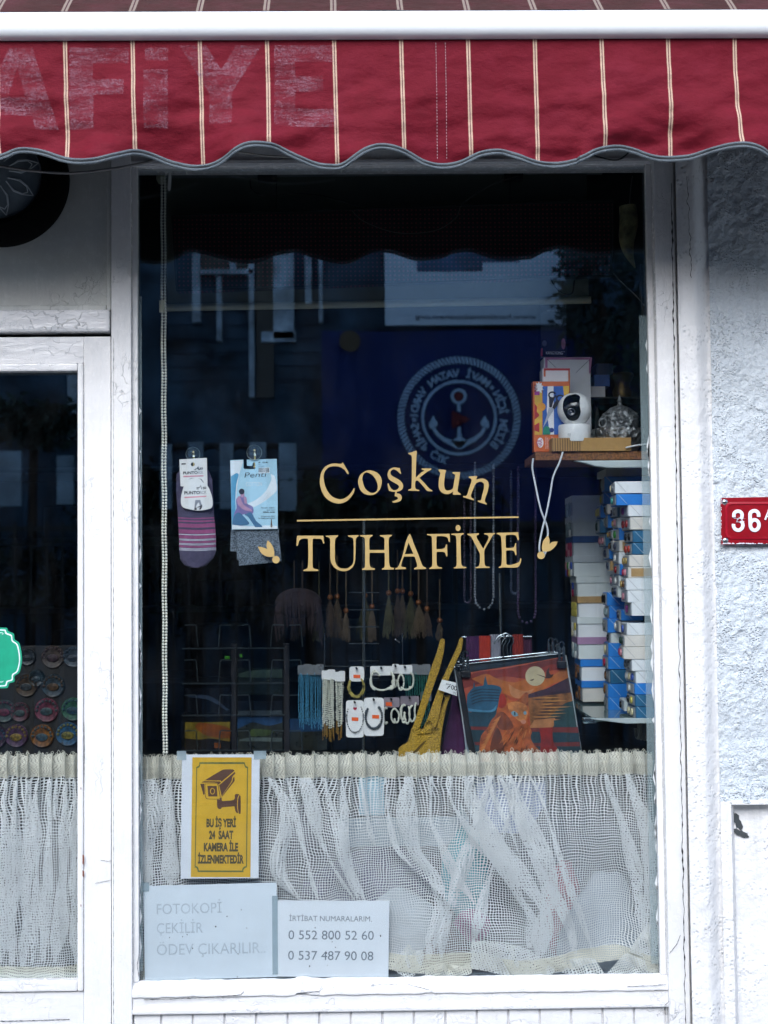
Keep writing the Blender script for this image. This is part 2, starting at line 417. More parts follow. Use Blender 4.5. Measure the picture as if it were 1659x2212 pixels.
# ------------------------------------------------------------------ house number plate
hp = crop(2640, 1800, 8.641)
def HP(x, y): return hp(x, y)
hn = thing('house_number_plate', W(1640, 1175, -.04), 'red enamel house number plate reading 36A screwed to the stucco', 'house number')
enam = M('red_enamel', '#8c0418', .3, var=.15, vscale=40, bump=.15)
YP = -.042
Lp, Tp, Bp = 150, 295, 1800; Rp = 2650
MB().plate([[HP(Lp, Tp + 15), HP(Rp, Tp - 35), HP(Rp, Bp - 45), HP(Lp + 20, Bp)]], YP, .0015).build('plate', enam, hn, bevel=.0004)
ring = lambda a, b, c, d, r: [HP(x, y) for x, y in ([(a + r - r*math.cos(t), b + r - r*math.sin(t)) for t in [i*math.pi/12 for i in range(7)]] + [(c - r + r*math.sin(t), b + r - r*math.cos(t)) for t in [i*math.pi/12 for i in range(7)]] + [(c - r + r*math.cos(t), d - r + r*math.sin(t)) for t in [i*math.pi/12 for i in range(7)]] + [(a + r - r*math.sin(t), d - r + r*math.cos(t)) for t in [i*math.pi/12 for i in range(7)]])]
enam_l = M('red_enamel_ridge', '#9c1428', .25, var=.1)
MB().plate([ring(300, 440, 2520, 1620, 190), ring(375, 520, 2440, 1560, 150)], YP - .0018, .0018).build('raised_border', enam_l, hn, smooth=True, bevel=.0006)
numw = M('white_enamel_figure', '#dfe4ee', .3, var=.05)
def stroke(mb, cf, pts, w, Y, th=.001, closed=False):
    """flat stroke of half width w along the points (given in crop pixels)"""
    P = [Vector(p) for p in pts]; n = len(P); a, b = [], []
    for i in range(n):
        t = (P[(i + 1) % n] - P[i - 1]) if closed else (P[min(i + 1, n - 1)] - P[max(i - 1, 0)])
        t.normalize(); nn = Vector((-t.y, t.x)); ww = w[i] if isinstance(w, (list, tuple)) else w
        a.append(P[i] + nn*ww); b.append(P[i] - nn*ww)
    if closed: mb.plate([[cf(*p) for p in a], [cf(*p) for p in b]], Y, th)
    else: mb.plate([[cf(*p) for p in a] + [cf(*p) for p in b[::-1]]], Y, th)
    return mb
def arc(cx, cy_, rx, ry, a0, a1, n=14): return [(cx + rx*math.cos(math.radians(a0 + (a1 - a0)*i/n)), cy_ + ry*math.sin(math.radians(a0 + (a1 - a0)*i/n))) for i in range(n + 1)]
m = MB()
stroke(m, HP, [(575, 930)] + arc(705, 850, 130, 115, 175, 360) + arc(700, 870, 135, 150, 20, 95, 6) + [(670, 1022)] + [(700, 1022)] + arc(710, 1180, 150, 160, -85, 180, 20) + [(565, 1140)], 56, YP - .0022, .0016)
m.build('figure', numw, hn, bevel=.0004)
m = MB(); stroke(m, HP, [(1365, 915)] + arc(1225, 850, 138, 130, 0, -180, 16) + [(1092, 1000), (1098, 1200)], 56, YP - .0022, .0016)
stroke(m, HP, arc(1235, 1175, 138, 165, 0, 345, 30), 56, YP - .0026, .0016, closed=True); m.build('figure', numw, hn)
m = MB(); stroke(m, HP, [(1570, 1010), (1680, 680), (1790, 1010)], 30, YP - .0022, .0012); stroke(m, HP, [(1610, 900), (1750, 900)], 25, YP - .0024, .0012); m.build('figure', numw, hn)
for x, y in ((285, 440), (305, 1670), (2560, 430), (2560, 1640)):
    c = W(*HP(x, y), YP); s_ = MB().lathe([(0, .0028), (.0048, .0022), (.0066, 0)], c, 16, 'Y').build('screw', steel, hn, smooth=True)
    mm = MB(); stroke(mm, HP, [(x - 34, y - 6), (x + 34, y + 6)], 9, YP - .0033, .0006); stroke(mm, HP, [(x + 6, y - 34), (x - 6, y + 34)], 9, YP - .0034, .0006); mm.build('screw_slot', dark, s_)
# chipped enamel along the edges
m = MB()
for i in range(26):
    x = random.uniform(200, 1650); w_ = random.uniform(15, 70); y = 1765 + random.uniform(-6, 6); h = random.uniform(8, 32)
    m.plate([[HP(x - w_, y + 12), HP(x - w_*.5, y - h), HP(x + w_*.4, y - h*.6), HP(x + w_, y + 8)]], YP - .0004 - i*.00002, .0003)
for i in range(18):
    y = random.uniform(340, 1700); m.plate([[HP(163, y - 30), HP(180 + random.uniform(0, 14), y), HP(165, y + 30)]], YP - .0004 - i*.00002, .0003)
m.build('enamel_chips', numw, hn)

# ================================================================== DISPLAY WINDOW
dw = thing('display_window', ((xg0 + xg1)/2, -.01, 0), 'tall white painted wooden shop window with chipped frame and one big pane', 'window')
MB().box(xg0 - .012, xg1 + .012, 0, .005, zg0 - .012, zg1 + .01).build('pane', pane_m, dw)
XL = -.5345          # joint between the door frame and the window post
bx('post', XL + .0012, -.4905, -.030, .05, .10, 2.56, white, dw, .002)
bx('bead', -.4908, xg0, -.016, -.0005, zg0, zg1, white, dw, .003)
bx('bead', xg1, .6392, -.016, -.0005, zg0, zg1, white, dw, .003)
bx('post', .6388, XC - .0010, -.040, .05, .10, 2.56, white, dw, .003)
bx('head_rail', -.4905, .6388, -.020, .05, zg1, 2.56, white, dw, .002)
bx('bead', -.4905, .6388, -.0255, -.0205, zg1 + .003, zg1 + .012, white, dw, .0015)
# sill bead with broken irregular top edge
m = MB(); top = []
for i in range(161):
    t = i/160; x = -.4905 + (.6425 + .4905)*t; z = .6565 + .0022*noise.noise(Vector((x*26, 3, 0))) + .0012*noise.noise(Vector((x*90, 1, 0)))
    if .30 < t < .345 or .54 < t < .56: z += .003*(1 if .30 < t < .33 else .4)
    top.append((x, z))
vs = []; fs = []
prof = [(-.001, 0), (-.012, .001), (-.021, -.006), (-.027, -.016), (-.031, -.024), (-.0300, -.028)]
for x, z in top:
    for y, dz in prof: vs.append((x, y + .0012*noise.noise(Vector((x*40, y*80, 2))), z + dz))
k = len(prof)
for i in range(160):
    for j in range(k - 1): fs.append((i*k + j, (i + 1)*k + j, (i + 1)*k + j + 1, i*k + j + 1))
m.add(vs, fs); m.build('sill_bead', white2, dw, smooth=True)
bx('bottom_rail', -.4905, .6425, -.026, .05, .594, .6295, white2, dw, .003)
bx('bottom_rail_moulding', -.4905, .6425, -.033, -.0262, .5935, .604, white2, dw, .003)
m = MB()                                    # beadboard below: boards with grooves
x = -.497
while x < .64:
    x2 = min(x + .0665, .640); m.box(max(x, -.489) + .0018, x2 - .0018, -.0235, .04, .10, .5925); x += .0665
m.build('beadboard_panel', white2, dw, bevel=.0025)
bx('beadboard_backing', -.4895, .6395, -.0165, -.0005, .10, .592, white2, dw, 0)
# sealant strips and old paint smears on the glass
film = film_mat('dried_sealant_film', '#93a6aa', .24)
bx('sealant_strip', xg1 - .0165, xg1 - .0002, -.0012, -.0002, zg0 + .02, zg1 - .33, film, dw, 0)
bx('sealant_strip', xg0 + .0002, xg0 + .006, -.0012, -.0002, zg0 + .02, zg1 - .28, film_mat('thin_sealant_film', '#8fa0a6', .35), dw, 0)
drip = M('dried_paint_drip', '#b9bcba', .4)
D1 = lambda x, y: (x*.5, y*.5)
m = MB(); m.plate([[D1(x, y) for x, y in smooth_loop(CR('603,724c 640,728 720,726 845,729c 850,738 828,738 820,745 812,739 808,752 803,752 801,740 775,742 742,738 740,770 737,815 730,825 724,815 727,770 728,742 715,760 711,742 690,740 683,748 675,739 640,735 606,732'), 3)]], -.0022, .0016)
m.build('paint_drip', drip, dw, smooth=True)
D2 = crop(500, 580, 1.508)
MB().plate([[D2(x, y) for x, y in smooth_loop(CR('1105,64c 1175,64c 1165,70 1152,72 1148,84 1142,86 1138,74 1120,72'), 3)]], -.0022, .0016).build('paint_drip', drip, dw)
m = MB()
for i in range(26):
    z = random.uniform(.72, 2.0); h = random.uniform(.008, .05); x = xg1 - .0015
    m.slab([[Vector((x + .001, -.0026, z)), Vector((x - random.uniform(.001, .004), -.0026, z + h*.5)), Vector((x + .001, -.0026, z + h))]], .001)
for i in range(30):
    z = random.uniform(.68, 1.9); h = random.uniform(.006, .06); x = xg0 + .0015
    m.slab([[Vector((x - .001, -.0026, z)), Vector((x + random.uniform(.0005, .0035), -.0026, z + h*.5)), Vector((x - .001, -.0026, z + h))]], .001)
m.build('paint_smears', M('paint_smear', '#d5d8da', .5), dw)
# cracks in the frame paint
crack(440, 2150, 625, 2142, -.0318, .9, 30, 0, dw, 21) if False else None
def hcrack(pts, Y, w, parent, seed=0):
    P = []
    for (a, b) in zip(pts[:-1], pts[1:]):
        n = max(2, int(abs(b[0] - a[0]) + abs(b[1] - a[1]))//4)
        for i in range(n): t = i/n; P.append((a[0] + (b[0] - a[0])*t + .9*noise.noise(Vector((t*n, seed, 1))), a[1] + (b[1] - a[1])*t + 1.1*noise.noise(Vector((t*n*.8, seed, 2)))))
    P.append(pts[-1]); m = MB(); ws = [w*(.3 + 1.2*abs(noise.noise(Vector((i*.7, seed, 9))))) for i in range(len(P))]
    stroke(m, ident, P, ws, Y, .0008); return m.build('paint_crack', dark, parent)
hcrack([(310, 2160), (380, 2158), (450, 2155), (520, 2149), (528, 2140)], -.0325, .9, dw, 1)
hcrack([(640, 2146), (690, 2141), (696, 2128)], -.0325, .8, dw, 2)
hcrack([(800, 2128), (880, 2126), (935, 2140)], -.0300, .7, dw, 3)
hcrack([(1355, 2131), (1420, 2128), (1440, 2126)], -.0325, .8, dw, 4)
hcrack([(1436, 2172), (1446, 2163)], -.0420, .7, dw, 5)
hcrack([(1446, 2060), (1462, 2040), (1470, 2020)], -.0420, .6, dw, 6)
hcrack([(300, 2062), (296, 2085), (300, 2110)], -.0180, .7, dw, 7)

# ================================================================== DOOR AND TRANSOM (left)
dr = thing('shop_door', (-.95, -.01, 0), 'white painted shop door with glazed upper panel left of the window', 'door')
DX0, DX1 = -1.33, XL
zdt = ZV(150, 728, -.02)            # top of door
gz0, gz1 = .6655, 1.9540; gx1 = -.6055; gx0 = -1.26
MB().box(gx0 - .01, gx1 + .01, 0, .005, gz0 - .01, gz1 + .01).build('pane', pane_m, dr)
bx('stile', gx1 + .0125, DX1 - .001, -.024, .03, .12, zdt, white, dr, .002)
bx('stile', DX0, gx0 - .0125, -.024, .03, .12, zdt, white, dr, .002)
bx('top_rail', gx0 - .0125, gx1 + .0125, -.0235, .03, gz1 + .0165, zdt, white2, dr, .002)
bx('bottom_rail', gx0 - .0125, gx1 + .0125, -.0235, .03, .12, gz0 - .024, white2, dr, .002)
bx('bead', gx1, gx1 + .0123, -.031, -.0005, gz0 - .022, gz1 + .0163, white, dr, .004)
bx('bead', gx0 - .0123, gx0, -.031, -.0005, gz0 - .022, gz1 + .0163, white, dr, .004)
bx('bead', gx0, gx1, -.0305, -.0005, gz1, gz1 + .0163, white2, dr, .004)
bx('bead', gx0, gx1, -.0305, -.0005, gz0 - .022, gz0, white2, dr, .004)
rust = M('bare_brown_wood', '#7a3d22', .8)
MB().plate([[(314, 1855-360), (317, 1855-362), (317, 1880-360), (314, 1880-358)]], -.0312, .0005)
for (a, b, c, d) in ((178.3, 1846, 3, 22), (178.3, 1880, 3, 14), (174, 1726-26, 1.6, 6), (174, 1725+228, 1.6, 6)):
    MB().plate([[(a, b), (a + c, b + 2), (a + c*.8, b + d), (a, b + d*.9)]], -.0316, .0005).build('bare_wood_chip', rust, dr)
hcrack([(217, 1858), (231, 1860), (245, 1860)], -.0262, .5, dr, 11); hcrack([(205, 1908), (245, 1900)], -.0262, .35, dr, 12)
hcrack([(0, 2206), (60, 2205), (150, 2202)], -.0262, .8, dr, 13); hcrack([(181, 1560), (182, 1620), (181, 1700)], -.0262, .5, dr, 14)
crack(245.4, 730, 245.4, 2212, -.0302, .45, 160, .4, dr, 31, 'joint_gap')
tr = thing('transom_panel', (-.95, -.01, zdt), 'off-white boarded transom panel above the door, under the awning', 'panel')
zt0, zt1 = ZV(100, 718, -.03), ZV(100, 672, -.02)
bx('transom_rail', DX0, DX1 - .001, -.040, .03, zt0, zt1, white2, tr, .006)
bx('panel_board', DX0, DX1 - .001, -.008, .03, zt1 + .0005, 2.56, grey_old, tr, 0)
bx('bead', DX1 - .0105, DX1 - .001, -.020, -.0085, zt1 + .001, 2.56, grey_old, tr, .003)
bx('bead', DX0, DX1 - .011, -.020, -.0085, zt1 + .001, zt1 + .013, grey_old, tr, .003)
bx('shadow_gap', DX0, DX1 - .001, -.002, .03, zdt + .0008, zt0 - .0005, dark, tr, 0)

# ================================================================== AWNING
aw = thing('awning', (0, -.40, 2.5), 'old maroon striped shop awning with white front bar and wavy valance', 'awning')
YA = -.41
def awn_mat(name, col, dirt, stripe_w=.0038, top=False):
    t = NT(name); v = t.coords('Object'); sx = t.n('SeparateXYZ'); t.l(v, sx.inputs[0]); c = hx(col)
    n1 = t.noise(v, 11, 6, .7); n2 = t.noise(v, 160, 4, .8)
    base = t.mix(t.ramp(n1, .3, .7), tuple(x*.72 for x in c[:3]) + (1,), c)
    base = t.mix(t.math('MULTIPLY', t.ramp(n1, .45, .75), dirt), base, hx('#5c2434'))
    w = t.math('ADD', sx.outputs[0], t.math('MULTIPLY', sx.outputs[2], .018))
    f = t.math('FRACT', t.math('DIVIDE', t.math('ADD', w, 10*.12758 + .12758 - STR0), .12758))
    d = t.math('MULTIPLY', t.math('ABSOLUTE', t.math('SUBTRACT', f, .5)), .12758)
    st = t.math('LESS_THAN', d, stripe_w); mid = t.math('LESS_THAN', d, stripe_w*.2)
    scol = hx('#bd9f8c') if not top else hx('#7d6f66')
    base = t.mix(st, base, scol); base = t.mix(mid, base, hx('#3b1420'))
    base = t.mix(t.math('MULTIPLY', t.ramp(n2, .70, .76), .5), base, hx('#9a8286'))
    t.l(base, t.p.inputs['Base Color']); t.p.inputs['Roughness'].default_value = .8
    t.p.inputs['Specular IOR Level'].default_value = .25
    b = t.n('Bump', i_Strength=.5, i_Distance=.0015); t.l(t.noise(v, 500, 2), b.inputs['Height'])
    b2 = t.n('Bump', i_Strength=.8, i_Distance=.012); t.l(t.noise(t.coords('Object', (1, 1, 1.6)), 13, 4, .5), b2.inputs['Height']); t.l(b2.outputs[0], b.inputs['Normal'])
    t.l(b.outputs[0], t.p.inputs['Normal']); MATS[name] = t.m; return t.m
STR0 = XU(140.5, 200, YA) + .12758/2
aw_m = awn_mat('maroon_awning_canvas', '#6c021c', .25); aw_top = awn_mat('dirty_maroon_canvas', '#3b1815', .35, .006, True)
zbt, zbb = ZV(829, 27, YA), ZV(829, 84.5, YA)
X0, X1 = -1.7, 1.7
ht = zbt - zbb
prof = [(0, 0), (-.006, .001), (-.013, .006), (-.017, .014), (-.019, .026), (-.017, .038), (-.012, .046), (-.004, ht), (.02, ht), (.025, 0)]
m = MB(); vs = []; n = len(prof)
for x in (X0, X1): vs += [(x, YA - .003 + y, zbb + z) for y, z in prof]
m.add(vs, [(i, (i + 1) % n, (i + 1) % n + n, i + n) for i in range(n)] + [tuple(range(n))[::-1], tuple(range(n, 2*n))])
m.build('front_bar', M('white_powder_coated_bar', '#eceff2', .3, var=.04, vscale=20, stretch=(.2, 1, 1), bump=.1), aw, smooth=True)
# valance with wavy edge
EDGE = [(-60, 350), (0, 335), (40, 320), (80, 321), (130, 337), (170, 347), (215, 347), (260, 333), (290, 322), (320, 324), (370, 340), (435, 353), (480, 346), (530, 321), (570, 315), (600, 317), (650, 337), (710, 353), (745, 351), (790, 325), (825, 315), (870, 322), (920, 343), (955, 348), (1000, 341), (1040, 325), (1080, 320), (1110, 327), (1150, 341), (1190, 346), (1250, 340), (1290, 321), (1335, 312), (1370, 317), (1410, 330), (1440, 333), (1490, 330), (1540, 320), (1600, 317), (1640, 327), (1680, 345), (1740, 345)]
def smooth_line(P, k=6):
    o = []
    for i in range(len(P) - 1):
        p0, p1, p2, p3 = (Vector(P[max(0, i - 1)]), Vector(P[i]), Vector(P[i + 1]), Vector(P[min(len(P) - 1, i + 2)]))
        for j in range(k):
            t = j/k; o.append(.5*((2*p1) + (p2 - p0)*t + (2*p0 - 5*p1 + 4*p2 - p3)*t*t + (3*p1 - p0 - 3*p2 + p3)*t**3))
    o.append(Vector(P[-1])); return o
EW = [W(p.x, p.y, YA) for p in smooth_line(EDGE)]
def edge_z(x):
    if x <= EW[0].x: return EW[0].z + .008*math.sin((x - EW[0].x)*24)
    if x >= EW[-1].x: return EW[-1].z + .008*math.sin((x - EW[-1].x)*24)
    for a, b in zip(EW[:-1], EW[1:]):
        if a.x <= x <= b.x: return a.z + (b.z - a.z)*(x - a.x)/max(1e-9, b.x - a.x)
def valy(x, z):
    t = max(0, min(1, (zbb - z)/.22)); e = (edge_z(x) - zbb + .222)/.02
    y = YA + .002 - .015*t*t*math.sin(x*26 + 1.0) - .017*t*noise.noise(Vector((x*5.5, z*5, 3)))*2
    y += .009*t*noise.noise(Vector((x*9 + z*10, z*24 - x*6, 8)))*1.5 + .004*t*noise.noise(Vector((x*20 + z*30, z*50 - x*12, 2)))
    if x > .42: y += .018*t*t*noise.noise(Vector((x*11 - z*20, z*9 + x*5, 5)))
    return y
m = MB(); nx, nz = 520, 46; vs = []; fs = []
for i in range(nx + 1):
    x = X0 + (X1 - X0)*i/nx; ze = edge_z(x)
    for j in range(nz + 1):
        z = zbb + .004 + (ze - zbb - .004)*j/nz; vs.append((x, valy(x, z), z))
for i in range(nx):
    for j in range(nz): a = i*(nz + 1) + j; fs.append((a, a + 1, a + nz + 2, a + nz + 1))
m.add(vs, fs); val = m.build('valance', aw_m, aw, smooth=True)
m = MB(); m.add([(x, y + .0022, z) for x, y, z in vs], fs); m.build('added_valance_backing', M('added_black_backing', '#0c0a0c', .95), aw, smooth=True)  # black sheet added to keep the valance's reflection in the glass dark
m = MB().box(X0, X1, YA + .005, YA + .012, zbb - .02, zbb + .02); m.build('backing_batten', M('added_black_backing', '#0c0a0c', .95), aw)
trim_m = M('grey_braid_trim', '#646e76', .8, var=.3, vscale=500, bump=.8, bscale=500)
pts = [Vector((X0 + (X1 - X0)*i/700, 0, 0)) for i in range(701)]
for k_, (dz, r, mt, nm) in enumerate(((-.0005, .0026, trim_m, 'braid_trim'), (-.0042, .0012, M('black_cord', '#15161a', .7), 'trim_cord'), (-.0072, .0029, trim_m, 'braid_trim'))):
    P = []
    for p in pts:
        z = edge_z(p.x); P.append(Vector((p.x, valy(p.x, z) - (.0012 if k_ != 1 else .0028), z + dz)))
    MB().tube(P, r, 8).build(nm, mt, aw, smooth=True)
# ghost of removed lettering
def conform(mb, step=.014, off=-.0011):
    me = bpy.data.meshes.new('c'); me.from_pydata(mb.v, [], mb.f); bm = bmesh.new(); bm.from_mesh(me)
    xs = [v.co.x for v in bm.verts]; zs = [v.co.z for v in bm.verts]
    x = min(xs) + step
    while x < max(xs): bmesh.ops.bisect_plane(bm, geom=bm.verts[:] + bm.edges[:] + bm.faces[:], plane_co=(x, 0, 0), plane_no=(1, 0, 0)); x += step
    z = min(zs) + step
    while z < max(zs): bmesh.ops.bisect_plane(bm, geom=bm.verts[:] + bm.edges[:] + bm.faces[:], plane_co=(0, 0, z), plane_no=(0, 0, 1)); z += step
    o = MB(); bm.verts.index_update()
    o.add([Vector((v.co.x, valy(v.co.x, v.co.z) + off, v.co.z)) for v in bm.verts], [tuple(v.index for v in f.verts) for f in bm.faces]); bm.free(); return o
t = NT('worn_glue_residue'); v = t.coords('Object')
a = t.math('MULTIPLY', t.ramp(t.noise(v, 260, 5, .85), .44, .56), t.ramp(t.noise(t.coords('Object', (1, 1, 1.6)), 17, 4, .7), .34, .54))
vo = t.n('TexVoronoi', i_Scale=34.0); vo.feature = 'DISTANCE_TO_EDGE'; t.l(v, vo.inputs['Vector'])
sc2 = t.ramp(t.noise(t.coords('Object', (1, 1, 7)), 15, 6, .85), .42, .50); a = t.math('MULTIPLY', a, sc2); a = t.math('ADD', t.math('MULTIPLY', a, .38), .02)
t.p.inputs['Base Color'].default_value = hx('#a87f90'); t.p.inputs['Roughness'].default_value = .8; t.l(a, t.p.inputs['Alpha']); ghost = t.m
for s_, holes in (('40,205 140,205 250,555 150,555 135,497 -5,497 -20,555 -120,555', ['75,290 110,420 38,420']), ('298,205 555,205 555,270 400,270 400,340 535,340 535,408 403,408 403,555 298,555', []),
                  ('620,298 724,298 724,548 620,548', []), ('625,205 725,205 725,260 625,260', []), ('775,195 890,195 955,300 1020,195 1130,195 1003,400 1003,537 903,537 903,400', []),
                  ('1185,195 1445,195 1445,265 1275,265 1275,325 1395,325 1395,390 1275,390 1275,465 1450,465 1450,545 1185,545', [])):
    mb = MB().plate([poly(D1, s_)] + [poly(D1, h) for h in holes], YA, 0); conform(mb).build('faded_letter', ghost, aw)
# stitched seam
st = M('white_thread', '#b9a2a8', .8)
m = MB()
for uu in (941.5, 962):
    v_ = 92.0
    while v_ < 338:
        p, q = W(uu + (v_ - 92)*.018, v_, YA), W(uu + (v_ + 4 - 92)*.018, v_ + 3.6, YA)
        if q.z > edge_z(q.x) + .004: p.y = valy(p.x, p.z) - .0012; q.y = valy(q.x, q.z) - .0012; m.tube([p, q], .00055, 5)
        v_ += 6.5
m.build('seam_stitch', st, aw)
# canvas top: sags from wall to bar
m = MB(); vs = []; fs = []; nx, ny = 240, 16
for i in range(nx + 1):
    for j in range(ny + 1):
        t_ = j/ny; x = X0 + (X1 - X0)*i/nx
        vs.append((x, YA - .004 + t_*.44, zbt + .002 + t_*.36 + .004*math.sin(t_*9 + x*9)*t_ + .003*noise.noise(Vector((x*9, t_*5, 0)))))
for i in range(nx):
    for j in range(ny): a = i*(ny + 1) + j; fs.append((a, a + 1, a + ny + 2, a + ny + 1))
m.add(vs, fs); m.build('canvas_top', aw_top, aw, smooth=True)
for x in (-1.4, 1.5): MB().tube([(x, YA + .01, zbb + .02), (x, -.2, zbb - .03), (x, .0, zbb + .10)], .012, 10).build('folding_arm', steel, aw, smooth=True)
# cables strung under the awning
cabm = M('grey_flex', '#7e7b7a', .6)
def cable(uv, Y, r, mt, label, cat='cable', name='cable', group=None, ys=None):
    P = [W(u, v, (ys[i] if ys else Y)) for i, (u, v) in enumerate(uv)]; Q = []
    for i in range(len(P) - 1):
        p0, p1, p2, p3 = P[max(0, i - 1)], P[i], P[i + 1], P[min(len(P) - 1, i + 2)]
        for j in range(8):
            t = j/8; Q.append(.5*((2*p1) + (p2 - p0)*t + (2*p0 - 5*p1 + 4*p2 - p3)*t*t + (3*p1 - p0 - 3*p2 + p3)*t**3))
    Q.append(P[-1]); return tag(MB().tube(Q, r, 8).build(name, mt, smooth=True), label, cat, group)
cable([(-60, 352), (0, 359), (60, 368), (140, 374), (210, 369), (290, 356), (350, 341), (400, 325)], -.12, .0028, cabm, 'grey twin flex sagging across the tyre under the awning')
cable([(480, 322), (530, 330), (580, 337), (640, 338), (720, 330)], -.10, .0020, M('pale_flex', '#a5a29c', .6), 'thin pale wire clipped below the awning over the window head')
cable([(1250, 322), (1290, 338), (1335, 345), (1365, 322), (1375, 305)], -.10, .0018, black, 'thin black wire looped under the awning near the right corner')
# ================================================================== TYRE
ty = thing('hanging_tyre', W(-20, 530, -.06), 'old black tyre with star spoked hubcap hung above the door', 'tyre')
TY = crop(0, 540, 5.53); tc = W(1, 386, -.06); Rt = .1435
rub = M('black_rubber', '#060607', 1.0, bump=.5, bscale=200, spec=.08)
pr = [(.092, .025), (.098, .040), (.110, .048), (.126, .042), (.135, .030), (Rt, .012), (Rt, -.02), (.13, -.045), (.10, -.045), (.09, -.02), (.092, .025)]
MB().lathe(pr, tc, 80, 'Y').build('tyre', rub, ty, smooth=True)
hub = M('worn_hubcap_plastic', '#7a858c', .45, .0, bump=.1)
MB().lathe([(0, .046), (.03, .045), (.06, .040), (.085, .030), (.090, .026), (.093, .034), (.096, .030), (.094, .02)], tc, 80, 'Y').build('hubcap', hub, ty, smooth=True)
lm = M('hubcap_ridge', '#c8d0d4', .4, .0); m = MB()
for k in range(8):
    a = math.radians(k*45 + 14)
    for sc_, o in ((1, 0), (.82, .012)):
        def P3(r, da):
            r2 = r; q = a + da; return tc + Vector((r2*math.cos(q), -(.0475 - .19*max(0, r2 - .03)**1.25*1.6), r2*math.sin(q)))
        tip = .092*sc_ + o*.3
        m.tube([P3(.030, -.12/sc_), P3(.055, -.26*sc_), P3(.072, -.15*sc_), P3(tip, 0)],   .0011, 5)
        m.tube([P3(.030, .12/sc_), P3(.055, .26*sc_), P3(.072, .15*sc_), P3(tip, 0)], .0011, 5)
m.build('hubcap_star_ridge', lm, ty)

exec_later = []
